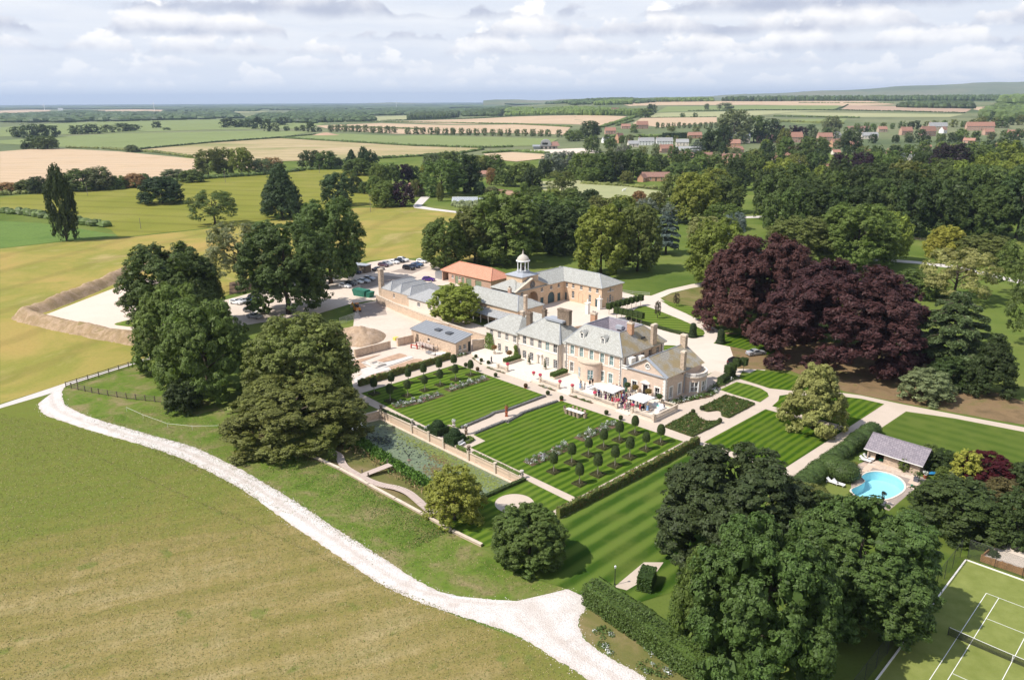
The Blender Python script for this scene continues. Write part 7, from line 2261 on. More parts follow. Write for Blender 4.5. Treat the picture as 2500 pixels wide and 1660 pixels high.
def spire(u,v,label,s=1.):
 q=G(u,v,0);rnd=random. Random(int(u))
 core=MB(). lathe((0,0,0),[(1.15,0),(1.2,.5),(1.,.75),(.85,.8),(.95,1.2),(.8,1.5),(.68,1.55),(.85,2.),(.85,2.9),(.6,3.6),(.2,3.9)],14)
 P_,N_=[],[]
 for z0,z1,r in((0,.75,1.25),(.8,1.5,1.),(1.55,3.2,.92)):
  for _ in range(800):
   a,z=rnd. uniform(0,6.28),rnd. uniform(z0,z1)
   P_. append((r*math. cos(a),r*math. sin(a),z));N_. append((math. cos(a),math. sin(a),.3))
 p2,n2=dome_points(.9,.9,.9,400,rnd,3.1)
 o=leaf_cloud(core,P_+p2,N_+n2,.09,[M['leaf_tight']],None,3,name='yew_topiary',colour=(.035,.055,.018))
 o. location=q;o. scale=(s,s,s)
 tag(o,label,'topiary','tiered yew spires')
spire(1691,823,'tiered yew spire at the tip of the drive lawn',.95)
spire(1759,838,'tiered yew spire beneath the copper beech',.95)
def pleached(label,posts,seed,group='pleached trees'):
 for i,q in enumerate(posts):
  R=empty('pleached_tree',q,HTH,label%ORD[min(i,5)]if '%' in label else label,'pleached tree',group)
  rnd=random. Random(seed+i)
  MB(). tube([(0,0,0),(0,0,1.9)],.06,6). build('trunk',M['bark_pale'],R)
  P_,N_=[],[]
  for _ in range(650):
   f=rnd. randrange(5);x,y,z=rnd. uniform(-.75,.75),rnd. uniform(-.6,.6),rnd. uniform(1.6,3.3)
   n=[(-1,0,.2),(1,0,.2),(0,-1,.2),(0,1,.2),(0,0,1)][f]
   if f==0:x=-.75
   elif f==1:x=.75
   elif f==2:y=-.6
   elif f==3:y=.6
   else:z=3.3
   P_. append((x,y,z));N_. append(n)
  leaf_cloud(MB(). box(-.68,.68,-.54,.54,1.65,3.22),P_,N_,.10,[M['leaf_tight']],None,seed,name='crown',parent=R,colour=(.055,.085,.02))
z2b=lambda x,y:(1480+x*520/2362,680+y*520/2362)
pl_pts=[G(*z2b(115+54*i,446+12*i),0)for i in range(6)]
pleached('box headed pleached tree, %s of the row along the drive lawn',pl_pts,60,'pleached trees at the drive lawn')
pl2=[G(*z2b(30+50*i,400-14*i),0)for i in range(8)]
for i,q in enumerate(pl2):
 pleached(f'box headed pleached tree, {NTH[i]} from the left before the stable court',[q],80+i,'pleached trees at the stable court')
for i,(u,v)in enumerate((z2b(1345,1120),z2b(1395,1095))):
 pleached(('table headed tree left of the dark car','table headed tree beside the dark car')[i],[G(u,v,0)],100+i,'pleached trees by the forecourt')
for i,(u,v)in enumerate((z2b(1440,1045),z2b(1520,1035))):
 pleached(('table headed tree in front of the dark car','table headed tree right of the dark car')[i],[G(u,v,0)],104+i,'pleached trees by the forecourt')
for u,v,tp,lb in((1605,778,735,'thin young tree on the near drive lawn'),(1651,748,716,'thin young tree in the rough meadow'),(1706,768,731,'thin young tree on the far drive lawn')):
 T(u,v,tp,16,'open',(.10,.085,.05),lb,'young_tree','young trees by the drive')
def hydrangea(a,b,label,colour):
 R=house_root('clipped_standard',label,'standard tree');R. location=H(a,b,TZ)
 rnd=random. Random(int(a*10))
 MB(). lathe((0,0,0),[(.28,0),(.36,.55),(.38,.6),(.3,.6)],10). build('pot',M['stone_pot'],R)
 MB(). tube([(0,0,.5),(0,0,1.5)],.04,5). build('stem',M['bark'],R)
 P_,N_=dome_points(.75,.75,.55,320,rnd,1.65);p2,n2=dome_points(.75,.75,-.35,160,rnd,1.65)
 leaf_cloud(MB(). ellipsoid((0,0,1.68),.6,.6,.38,8,5),P_+p2,N_+n2,.09,[M['leaf']],None,2,name='crown',parent=R,colour=colour)
hydrangea(-35.6,-2.9,'russet mop headed standard in a pot against the pale wing, left',(.22,.12,.045));hydrangea(-29.9,-3.4,'russet mop headed standard in a pot against the pale wing, right',(.22,.12,.045))
hydrangea(5.,-1.3,'russet mop headed standard left of the terrace door',(.17,.12,.03));hydrangea(8.3,-1.3,'russet mop headed standard right of the terrace door',(.17,.12,.03))
hydrangea(3.,-1.3,'round green standard by the arched garden door',(.05,.08,.02));hydrangea(11.6,-2.2,'round green standard at the corner of the east wing',(.05,.08,.02))
def planter_hedge(a,b,L,label,seed):
 R=house_root('planter_hedge',label,'planter');R. location=H(a,b,TZ)
 MB(). box(-.7,.7,-L/2,L/2,0,.55). build('planter',M['coping'],R)
 rnd=random. Random(seed);P_,N_=[],[]
 for _ in range(1500):
  f=rnd. randrange(5);x,y,z=rnd. uniform(-.68,.68),rnd. uniform(-L/2,L/2),rnd. uniform(.5,1.3)
  n=[(-1,0,.2),(1,0,.2),(0,-1,.2),(0,1,.2),(0,0,1)][f]
  if f==0:x=-.68
  elif f==1:x=.68
  elif f==2:y=-L/2
  elif f==3:y=L/2
  else:z=1.3
  P_. append((x,y,z));N_. append(n)
 leaf_cloud(MB(). box(-.6,.6,-L/2+.05,L/2-.05,.5,1.22),P_,N_,.09,[M['leaf_tight']],None,seed,name='hedge',parent=R,colour=(.07,.115,.02))
planter_hedge(-28.2,-4.2,4.6,'clipped green hedge in a stone planter before the pale wing',1)
planter_hedge(-13.8,-3.9,4.4,'clipped green hedge in a stone planter left of the bow',2)
def spiral(a,b,label):
 R=house_root('spiral_topiary',label,'topiary');R. location=H(a,b,TZ)
 MB(). box(-.35,.35,-.35,.35,0,.55). build('planter',M['stone_pot'],R)
 rnd=random. Random(int(a));P_,N_=[],[]
 core=[]
 for i in range(46):
  t=i/45;an=t*4.5*2*math. pi;r=.38*(1-t)+.06
  core. append((r*.55*math. cos(an),r*.55*math. sin(an),.6+1.9*t))
  for _ in range(14):P_. append((core[-1][0]+rnd. gauss(0,r*.28),core[-1][1]+rnd. gauss(0,r*.28),core[-1][2]+rnd. gauss(0,.05)));N_. append((math. cos(an),math. sin(an),.5))
 leaf_cloud(MB(). tube(core,[.17*(1-i/50)for i in range(46)],5),P_,N_,.06,[M['leaf_tight']],None,1,name='spiral',parent=R,colour=(.05,.075,.02))
spiral(-24.3,-2.6,'spiral topiary in a stone planter left of the front door');spiral(-19.3,-2.6,'spiral topiary in a stone planter right of the front door')
def climber(a,b,w,h,label,colour,seed):
 rnd=random. Random(seed);P_,N_=[],[]
 for _ in range(1100):
  z=h*rnd. random();ww=w*(.5+.5*math. sin(math. pi*min(1,.25+z/h*.75)))
  P_. append((rnd. uniform(-.5,.5)*ww,-rnd. uniform(0,.5)*(.5+.5*math. sin(3*z)),z));N_. append((rnd. uniform(-.5,.5),-1,.5))
 R=house_root('climbing_plant',label,'climber');R. location=H(a,b,.3)
 MB(). tube([(0,-.05,0),(.1,-.08,h*.5),(0,-.05,h*.85)],[.06,.05,.02],5). build('stem',M['bark'],R)
 leaf_cloud(None,P_,N_,.12,[M['leaf']],None,seed,name='foliage',parent=R,colour=colour)
climber(-39.3,-1.,3.2,4.2,'bright green climber on the left corner of the pale wing',(.13,.21,.03),1)
climber(-30.,-1.,1.3,3.2,'narrow green climber between the two parts of the pale wing',(.16,.22,.04),2)
def pot_flower(a,b,label,r=.5,z=TZ,stand=.0):
 R=house_root('flower_pot',label,'flower pot','pots of pink geraniums');R. location=H(a,b,z+stand)
 rnd=random. Random(int(a*31))
 MB(). lathe((0,0,0),[(.2,0),(.3,.4),(.33,.45),(.26,.45)],10). build('pot',M['coping'],R)
 P_,N_=dome_points(r,r,r*1.,200,rnd,.48)
 leaf_cloud(MB(). ellipsoid((0,0,.5),r*.8,r*.8,r*.7,8,5),P_,N_,.085,[M['petal_pink'],M['leaf_mid']],np. array([rnd. choices((0,1),(.85,.15))[0]for _ in P_]+[0]*0),1,name='flowers',parent=R)
for a,b,st,lb in((-24.6,-9.2,1.,'pink geraniums on the left pier of the long steps'),(-16.4,-9.3,1.,'pink geraniums on the right pier of the long steps'),(-14.4,-9.3,1.,'pink geraniums at the left end of the bow balustrade'),(-8.7,-9.3,1.,'pink geraniums at the right end of the bow balustrade'),(-5.2,-9.3,1.,'pink geraniums on the pier left of the party balustrade'),(.8,-9.3,1.,'pink geraniums on the middle of the party balustrade'),(6.7,-9.3,1.,'pink geraniums on the left pier of the crowded steps'),(10.3,-9.3,1.,'pink geraniums on the right pier of the crowded steps')):
 pot_flower(a,b,lb,.42,TZ,st)
for a,b,lb in((-36.6,-8.,'small ball in a pot at the left corner of the terrace'),(-33.6,-9.,'second small ball in a pot at the left corner of the terrace'),(-31.2,-9.,'third small ball in a pot by the statue')):
 q=H(a,b,.02);R=ball(1000,1000,.42,lb,stand=.4);R. location=q
q=H(-31.,-8.2,TZ)
R=empty('statue',q,HTH,'small dark figure statue at the left end of the terrace','statue')
MB(). box(-.3,.3,-.3,.3,0,.35). build('plinth',M['stone_pot'],R)
MB(). lathe((0,0,.35),[(.16,0),(.2,.3),(.14,.62),(.22,.9),(.18,1.08),(.07,1.15),(.1,1.22),(.11,1.32),(.04,1.42)],10). build('figure',M['lead_dark'],R,True)
# ---- parasols, sofas, table and chairs
def parasol(a,b,label):
 R=house_root('parasol',label,'parasol','white parasols on the party terrace');R. location=H(a,b,TZ);R. rotation_euler=(0,0,HTH)
 MB(). box(-.5,.5,-.5,.5,0,.08). build('base',M['lead_dark'],R)
 MB(). tube([(0,0,.05),(0,0,2.7)],.04,8). build('pole',M['paint_white'],R)
 s,z0,z1=1.95,2.,2.75
 c=MB();ring=[(-s,-s),(0,-s*.98),(s,-s),(s*.98,0),(s,s),(0,s*.98),(-s,s),(-s*.98,0)]
 zs=[z0,z0+.06]*4
 c. add([(x,y,z)for(x,y),z in zip(ring,zs)]+[(0,0,z1)]+[(x,y,z-.17)for(x,y),z in zip(ring,zs)],[(i,(i+1)%8,8)for i in range(8)]+[(i,9+i,9+(i+1)%8,(i+1)%8)for i in range(8)])
 c. build('canopy',M['canvas'],R)
 m=MB()
 for x,y in ring:m. tube([(0,0,2.55),(x*.96,y*.96,z0+.02)],.015,4)
 m. build('ribs',M['wood_board'],R)
parasol(2.4,-5.9,'white square parasol nearer the bow window');parasol(9.8,-5.8,'white square parasol nearer the terrace corner')
def sofa(a,b,rz,L,label,cush=None):
 R=house_root('sofa',label,'sofa','white garden sofas');R. location=H(a,b,TZ);R. rotation_euler=(0,0,HTH+rz)
 MB(). box(-L/2,L/2,-.45,.45,.05,.3). build('base',M['canvas'],R)
 MB(). box(-L/2,L/2,.28,.45,.3,.78). build('backrest',M['canvas'],R)
 for s in(-1,1):MB(). box(s*L/2-(.16 if s>0 else 0),s*L/2+(.16 if s<0 else 0),-.45,.275,.305,.6). build('arm',M['canvas'],R)
 n=max(2,int(L/.8))
 for k in range(n):
  x0=-L/2+.18+(L-.36)*k/n
  MB(). box(x0+.01,x0+(L-.36)/n-.01,-.43,.27,.3,.46). build('cushion',M['cushion_teal']if cush==k else M['cushion'],R)
sofa(-2.6,-3.6,0,2.4,'white sofa against the house left of the parasols');sofa(-1.2,-6.9,math. pi,2.4,'white sofa backing the balustrade left of the parasols');sofa(-3.6,-5.4,math. pi/2,2.,'white sofa end on, left of the parasols')
sofa(12.4,-3.6,0,2.6,'white sofa with teal cushion below the east wing corner',1);sofa(14.,-5.2,-math. pi/2,2.2,'white sofa along the east balustrade')
for a,b,lb in((-1.8,-5.2,'low rattan table between the white sofas'),(12.,-6.,'low rattan table at the corner of the party terrace')):
 R=house_root('coffee_table',lb,'table');R. location=H(a,b,TZ)
 MB(). box(-.6,.6,-.4,.4,.32,.38). build('top',M['wood_grey'],R)
 MB(). box(-.52,.52,-.33,.33,0,.315). build('base',M['rattan'],R)
def dining():
 T_=house_root('dining_table','long pale dining table set on the right lawn','table');T_. location=H(2.3,-17.1,LZ);T_. rotation_euler=(0,0,HTH+math. radians(2))
 MB(). box(-2.,2.,-.5,.5,.70,.76). build('top',M['trim'],T_)
 for x in(-1.8,1.8):
  for y in(-.4,.4):MB(). box(x-.05,x+.05,y-.05,y+.05,0,.70). build('leg',M['wood_grey'],T_)
 def chair():
  R=empty('rattan_chair',(0,0,0))
  MB(). box(-.27,.27,-.28,.28,0,.44). build('seat',M['rattan'],R)
  MB(). add([(-.27,.18,.44),(.27,.18,.44),(.27,.3,1.),(-.27,.3,1.),(-.27,.3,.44),(.27,.3,.44),(.27,.36,1.),(-.27,.36,1.)],[(0,1,2,3),(5,4,7,6),(3,2,6,7),(1,5,6,2),(4,0,3,7)]). build('backrest',M['rattan'],R)
  for s in(-1,1):MB(). box(s*.27-(.06 if s>0 else 0),s*.27+(.06 if s<0 else 0),-.25,.2,.445,.66). build('arm',M['rattan'],R)
  return R
 c0=chair();first=True
 spots=[(-1.5+k,.82,0,f'rattan chair, {ORD[k]} from the left on the house side of the dining table')for k in range(4)]+[(-1.5+k,-.82,math. pi,f'rattan chair, {ORD[k]} from the left on the pond side of the dining table')for k in range(4)]+[(-2.5,0,math. pi/2,'rattan chair at the left head of the dining table'),(2.5,0,-math. pi/2,'rattan chair at the right head of the dining table')]
 for x,y,rz,lb in spots:
  o=c0 if first else copy_tree(c0);first=False
  q=T_. location+HA*x+HB*y
  o. location=q;o. rotation_euler=(0,0,HTH+rz);tag(o,lb,'chair','rattan chairs round the dining table')
dining()
for u,v,rz,lb in((*r2p(1168,905),1.,'white bench at the foot of the near yew block'),(*r2p(805,745),1.,'white bench beside the low hedge left of the yew blocks'),(2088,1072,.8,'white curved seat against the small dark yew'),(2008,1126,.8,'grey bench by the clipped yew hedge')):
 q=G(u,v,0);R=empty('bench',q,rz,lb,'bench')
 m_=M['wood_grey']if 'grey' in lb else M['paint_white']
 for k in range(3):MB(). box(-.75,.75,-.22+k*.15,-.1+k*.15,.42,.46). build('seat_slat',m_,R)
 for k in range(3):MB(). box(-.75,.75,.25,.29,.52+k*.15,.62+k*.15). build('back_slat',m_,R)
 for x in(-.7,.7):MB(). box(x-.04,x+.04,-.24,.24,0,.42). box(x-.04,x+.04,.24,.3,0,.95). build('leg',m_,R)
 # ---- people at the party
def person_mesh(pose,seed):
 rnd=random. Random(seed)
 J=dict(pel=(0,0,.95),spine=(0,.01,1.18),chest=(0,.0,1.38),neck=(0,-.01,1.52),head=(0,-.03,1.64),crown=(0,-.02,1.76))
 arm={'down':((.21,.02,1.18),(.22,-.05,.93)),'glass':((.23,.0,1.18),(.12,-.24,1.24)),'folded':((.22,-.03,1.17),(.03,-.22,1.16)),'wave':((.25,-.06,1.25),(.26,-.26,1.42))}
 vs,ed,rad,part=[],[],[],[]
 def add(p,r,par,tagp):
  vs. append(p);rad. append(r);part. append(tagp)
  if par is not None:ed. append((par,len(vs)-1))
  return len(vs)-1
 pel=add(J['pel'],(.15,.12),None,'hip');sp=add(J['spine'],(.135,.105),pel,'top');ch=add(J['chest'],(.165,.115),sp,'top')
 nk=add(J['neck'],(.055,.055),ch,'skin');hd=add(J['head'],(.082,.10),nk,'skin');add(J['crown'],(.06,.07),hd,'skin')
 for s in(-1,1):
  kind=pose['arms'][0 if s<0 else 1]
  e,w=arm[kind]
  sh=add((s*.19,0,1.42),(.06,.06),ch,'top')
  el=add((s*e[0],e[1],e[2]),(.045,.045),sh,'top');wr=add((s*w[0],w[1],w[2]),(.032,.032),el,'skin')
  d=(Vector(w)-Vector(e)). normalized()*.09
  hnd=add((s*(w[0]+d. x),w[1]+d. y,w[2]+d. z),(.035,.028),wr,'skin')
  st=pose['stance']*s
  hp=add((s*.09,0,.88),(.10,.10),pel,'hip');kn=add((s*.10,-.02-st*.05,.50),(.068,.068),hp,'leg');an=add((s*.10,.02+st*.06,.10),(.042,.045),kn,'leg')
  add((s*.11,-.12+st*.06,.03),(.04,.03),an,'shoe')
 me=bpy. data. meshes. new('person')
 me. from_pydata(vs,ed,[])
 o=bpy. data. objects. new('person_tmp',me);COL. objects. link(o)
 sk=o. modifiers. new('skin','SKIN')
 for i,v in enumerate(me. skin_vertices[0]. data):
  v. radius=rad[i];v. use_root=(i==0)
 ss=o. modifiers. new('sub','SUBSURF');ss. levels=1;ss. render_levels=1
 dg=bpy. context. evaluated_depsgraph_get()
 ev=bpy. data. meshes. new_from_object(o. evaluated_get(dg))
 bpy. data. objects. remove(o);bpy. data. meshes. remove(me)
 pts=[Vector(v)for v in vs]
 skirt=pose. get('skirt')
 idx=[]
 for p in ev. polygons:
  c=p. center
  k=min(range(len(pts)),key=lambda i:(pts[i]-c). length_squared)
  t=part[k]
  if c. z>1.5:t='skin'
  if t=='leg' and skirt:t='bare'
  idx. append({'skin':0,'top':1,'hip':2,'leg':2,'bare':0,'shoe':3}[t])
 for i in range(4):ev. materials. append(None)
 ev. polygons. foreach_set('material_index',idx);ev. polygons. foreach_set('use_smooth',[True]*len(idx))
 return ev
mat('skin',(.52,.31,.22),.6,.3,var=.05)
mat('shoe',(.02,.018,.017),.5)
for nm,c in(('hair_dark',(.03,.02,.014)),('hair_brown',(.10,.055,.03)),('hair_fair',(.42,.30,.15)),('hair_grey',(.42,.41,.40))):mat(nm,c,.6)
CLOTH=dict(navy=(.016,.022,.055),black=(.014,.014,.016),royal=(.02,.05,.26),white=(.72,.71,.68),red=(.42,.03,.045),pink=(.62,.22,.28),rose=(.56,.36,.36),green=(.03,.16,.09),grey=(.16,.165,.18),sky=(.25,.38,.55),cream=(.62,.54,.42),plum=(.11,.025,.075),teal=(.03,.17,.20),beige=(.42,.33,.24))
for k,c in CLOTH. items():mat('cloth_'+k,c,.9,.1,var=.12,vscale=9)
POSES=[dict(arms=('down','glass'),stance=1),dict(arms=('glass','down'),stance=-1),dict(arms=('folded','folded'),stance=.6),dict(arms=('down','down'),stance=.5),dict(arms=('glass','glass'),stance=-.6),dict(arms=('down','glass'),stance=.4,skirt=True),dict(arms=('folded','glass'),stance=-.4,skirt=True),dict(arms=('wave','down'),stance=.8)]
PM=[person_mesh(p,i)for i,p in enumerate(POSES)]
HAIR_S=MB(). ellipsoid((0,.0,1.70),.098,.118,.105,10,6). mesh('hair',None,True)
HAIR_L=MB(). ellipsoid((0,.0,1.70),.105,.122,.108,10,6). ellipsoid((0,.075,1.56),.10,.065,.17,8,5). mesh('hair',None,True)
SKIRT=MB(). lathe((0,0,.48),[(.27,0),(.24,.2),(.19,.42),(.145,.60),(.15,.70)],12). mesh('skirt',None,True)
EYES=MB(). ellipsoid((-.032,-.118,1.655),.012,.008,.009,6,4). ellipsoid((.032,-.118,1.655),.012,.008,.009,6,4). mesh('eyes',M['shoe'])
NOSE=MB(). ellipsoid((0,-.128,1.625),.012,.018,.022,6,4). mesh('nose',M['skin'])
def person(a,b,face,pose,top,bottom,hair,label,z=TZ,group='guests on the party terrace',s=1.):
 R=empty('person',H(a,b,z),HTH+face,label,'person',group)
 o=link('body',PM[pose],R)
 sk=POSES[pose]. get('skirt')
 for i,m in enumerate(('skin','cloth_'+top,'cloth_'+bottom,'shoe')):
  o. material_slots[i]. link='OBJECT';o. material_slots[i]. material=M[m]
 for nm,me,m in[('hair',HAIR_L if sk else HAIR_S,'hair_'+hair)]+([('skirt',SKIRT,'cloth_'+bottom)]if sk else[]):
  if not me. materials:me. materials. append(None)
  h=link(nm,me,R);h. material_slots[0]. link='OBJECT';h. material_slots[0]. material=M[m]
 link('eyes',EYES,R);link('nose',NOSE,R)
 R. scale=(s,s,s)
 return R
_rp=random. Random(77)
_men=[('navy','navy'),('black','black'),('navy','grey'),('grey','grey'),('white','navy'),('white','grey'),('royal','navy'),('navy','beige')]
_wom=[('red','red'),('pink','pink'),('rose','rose'),('royal','royal'),('green','green'),('plum','plum'),('white','cream'),('sky','sky'),('cream','cream'),('teal','teal'),('black','black')]
_spots=[]
for tries in range(4000):
 a,b=_rp. uniform(-.2,9.9),_rp. uniform(-8.9,-2.2)
 if b>-3.4+(a-1)*-.12 and a>4.5:continue
 if math. hypot(a-2.4,b+5.9)<.6 or math. hypot(a-9.8,b+5.8)<.6:continue
 if all(math. hypot(a-x,b-y)>.56 for x,y in _spots):_spots. append((a,b))
 if len(_spots)>=58:break
_spots+=[(7.5,-9.3),(8.3,-9.1),(9.2,-9.2),(11.2,-6.9),(11.9,-6.4),(10.9,-7.6),(12.4,-7.3),(11.6,-8.2),(-5.2,-3.6),(-4.8,-3.2),(-5.9,-5.9),(-5.3,-6.3),(-4.6,-6.),(-5.,-7.),(14.2,-4.3),(-.6,-7.6),(.2,-8.2)]
_seen={}
_where=lambda a,b:('under the left parasol' if math. hypot(a-2.4,b+5.9)<1.9 else 'under the right parasol' if math. hypot(a-9.8,b+5.8)<1.9 else 'on the crowded steps' if b<-9. else 'by the bow window' if a<-4 else 'by the left sofas' if a<0 else 'at the terrace corner' if a>10.4 else 'close to the front balustrade' if b<-7.4 else 'close to the house wall' if b<0 and b>-3.9 else 'mid crowd left of the steps' if a<5 else 'mid crowd behind the steps')
for i,(a,b)in enumerate(_spots):
 lb=None
 while lb is None or lb in _seen:
  woman=_rp. random()<.5
  top,bot=_rp. choice(_wom if woman else _men)
  pose=_rp. choice((5,6))if woman else _rp. choice((0,1,2,3,4,7))
  hair=_rp. choice(('dark','brown','fair','grey')if not woman else('dark','brown','fair','fair'))
  lb=(f'guest in {top} dress, {hair} hair, {_where(a, b)}' if woman else f'guest in {top} top and {bot} trousers, {hair} hair, {_where(a, b)}')
 _seen[lb]=1
 zz=TZ if b>-9. else TZ-.15
 person(a,b,_rp. uniform(0,6.28),pose,top,bot,hair,lb,zz,s=_rp. uniform(.93,1.05))
 # ---------------------------------------------------------------- pool, court, vehicles, fences, village
z5p=lambda x,y:(1900+x*600/2352,1020+y*600/2352)
n1p=lambda x,y:(1900+x*600/2362,1300+y*600/2362)
z1p=lambda x,y:(x*625/2227,560+y*625/2227)
r3p=lambda x,y:(x*625/2362,220+y*625/2362)
r4b=lambda x,y:(600+x*650/2362,220+y*650/2362)
r5b=lambda x,y:(1200+x*650/2362,220+y*650/2362)
r6b=lambda x,y:(1850+x*650/2362,220+y*650/2362)
z4p=lambda x,y:(900+x*300/2352,600+y*300/2352)
z6p=lambda x,y:(820+x*380/2362,740+y*380/2362)
# ---- swimming pool and its paved surround
def pool():
 R=empty('swimming_pool',(0,0,0),0,'kidney shaped turquoise swimming pool with pale rim','swimming pool')
 lp=POOL_XY;n=len(lp)
 m=MB()
 m. add([(x,y,.06)for x,y in lp]+[(x,y,-1.5)for x,y in lp],[(i,n+i,n+(i+1)%n,(i+1)%n)for i in range(n)])
 flat,tri=tess([lp]);m. add([(x,y,-1.5)for x,y in flat],tri)
 m. build('lining',M['pool_lining'],R)
 sheet('water',[lp],-.06,M['pool_water'],parent=R,kind=None)
 big=[(_pc[0]+(x-_pc[0])*1.07,_pc[1]+(y-_pc[1])*1.07)for x,y in lp]
 m=MB()
 vs=[(x,y,.10)for x,y in lp]+[(x,y,.10)for x,y in big]+[(x,y,.0)for x,y in big]+[(x,y,.0)for x,y in lp]
 m. add(vs,[(i,n+i,n+(i+1)%n,(i+1)%n)for i in range(n)]+[(n+i,2*n+i,2*n+(i+1)%n,n+(i+1)%n)for i in range(n)]+[(3*n+i,i,(i+1)%n,3*n+(i+1)%n)for i in range(n)])
 m. build('rim',M['terrace_stone'],R)
 PP=[(2076,1210),(2170,1246),(2262,1169),(2191,1134),(2127,1120),(2096,1132),(2080,1150),(2078,1183)]
 patio=P(PP,.03)
 o=sheet('pool_patio',[patio,big],.03,M['site_dark'])
 d,s=HA,HB
 rnd=random. Random(2)
 ins=lambda x,y,lp:sum(((a[1]>y)!=(b[1]>y))and(x<(b[0]-a[0])*(y-a[1])/(b[1]-a[1])+a[0])for a,b in zip(lp,lp[1:]+lp[:1]))%2
 meshes={}
 mats=[]
 for i,c in enumerate(((.60,.46,.35),(.55,.44,.35),(.50,.38,.29),(.62,.50,.40))):mats. append(mat(f'paving_{i}',c,.85,var=.12,vscale=3))
 ao=[toH((*p,0))for p in patio]
 a0,a1,b0,b1=min(x for x,y in ao),max(x for x,y in ao),min(y for x,y in ao),max(y for x,y in ao)
 k=0
 b=b0
 while b<b1:
  hb=rnd. choice((.6,.75,.9))
  a=a0+rnd. uniform(-.5,0)
  while a<a1:
   wa=rnd. choice((.75,.95,1.2,1.5))
   ok=all(ins(H(x,y). x,H(x,y). y,patio)and not ins(H(x,y). x,H(x,y). y,big)for x in(a+.05,a+wa-.05)for y in(b+.05,b+hb-.05))
   if ok and k<300:
    key=(wa,hb,rnd. randrange(4))
    if key not in meshes:meshes[key]=MB(). box(.012,wa-.012,.012,hb-.012,0,.035). mesh('slab',mats[key[2]])
    t=link('paving_slab',meshes[key],o);t. location=H(a,b,.032+rnd. uniform(0,.008));t. rotation_euler=(0,0,HTH);k+=1
   a+=wa
  b+=hb
pool()
def pool_house():
 A_,B_=G(2118,1120,0),G(2243,1160,0)
 d=B_-A_;L=d. length;ang=math. atan2(d. y,d. x)
 R=empty('pool_house',A_,ang,'pool house with plum grey slate roof and small white window','pool house')
 F=Face((0,0,0),(1,0,0),(0,-1,0))
 w=MB();dr=rect(1.2,2.6,.03,2.);wn=rect(5.2,6.3,.95,1.75)
 facade(w,F,rect(0,L,0,2.25),[dr,wn],.25);D=4.6
 w. box(-.002,0,0,D,0,2.25);w. box(L,L+.002,0,D,0,2.25);w. box(0,L,D,D+.002,0,2.25)
 w. add([(0,0,2.25),(0,D,2.25),(0,D/2,3.9)],[(0,2,1)]);w. add([(L,0,2.25),(L,D,2.25),(L,D/2,3.9)],[(0,1,2)])
 w. build('wall',M['stone_wall'],R)
 m=MB();m. add([F. p(x,z,-2.)for x,z in dr],[(0,1,2,3)]);m. build('doorway',M['soil'],R)
 window(R,F,wn,4,1,'pane')
 r=MB()
 for s,y0,y1 in((1,-.6,D/2),(-1,D+.5,D/2)):
  z0=2.25-.72*(.6 if s>0 else .5)*1.
  r. add([(-.6,y0,z0+.1),(L+.6,y0,z0+.1),(L+.6,y1,4.05),(-.6,y1,4.05),(-.6,y0,z0-.04),(L+.6,y0,z0-.04),(L+.6,y1,3.9),(-.6,y1,3.9)],[(0,1,2,3),(0,4,5,1),(1,5,6,2),(0,3,7,4),(4,7,6,5)]if s>0 else[(3,2,1,0),(1,5,4,0),(2,6,5,1),(4,7,3,0),(5,6,7,4)])
 r. build('roof',M['slate_violet'],R)
 ridges(R,[((-.6,D/2,4.05),(L+.6,D/2,4.05))],'slate_violet',.09)
 m=MB();m. box(-.6,L+.6,-.72,-.6,1.88,1.98);m. build('gutter',M['trim'],R)
 for x in(.05,):MB(). box(x,x+.18,-.55,-.37,0,1.85). build('post',M['stone_wall'],R)
pool_house()
def lounger(u,v,rz,label):
 R=empty('sun_lounger',G(u,v,.07),rz,label,'sun lounger','white sun loungers by the pool')
 f=MB()
 for y in(-.3,.3):f. tube([(-.95,y,.28),(.95,y,.28)],.03,5)
 f. build('frame',M['paint_white'],R)
 for x in(-.8,.8):
  for y in(-.3,.3):MB(). tube([(x,y,0),(x,y,.28)],.025,5). build('leg',M['paint_white'],R)
 MB(). box(-.3,.98,-.33,.33,.31,.40). build('seat',M['canvas'],R)
 MB(). add([(-.31,-.33,.32),(-.31,.33,.32),(-.9,.33,.82),(-.9,-.33,.82),(-.36,-.33,.26),(-.36,.33,.26),(-.96,.33,.76),(-.96,-.33,.76)],[(0,1,2,3),(5,4,7,6),(3,2,6,7),(0,3,7,4),(1,5,6,2)]). build('backrest',M['canvas'],R)
lounger(2112,1126,HTH+.0,'white sun lounger by the pool house, left of the pair');lounger(2120,1121,HTH+.0,'white sun lounger by the pool house, right of the pair')
lounger(2032,1180,HTH,'white sun lounger near the dark trees, left of the pair');lounger(2047,1184,HTH,'white sun lounger near the dark trees, right of the pair')
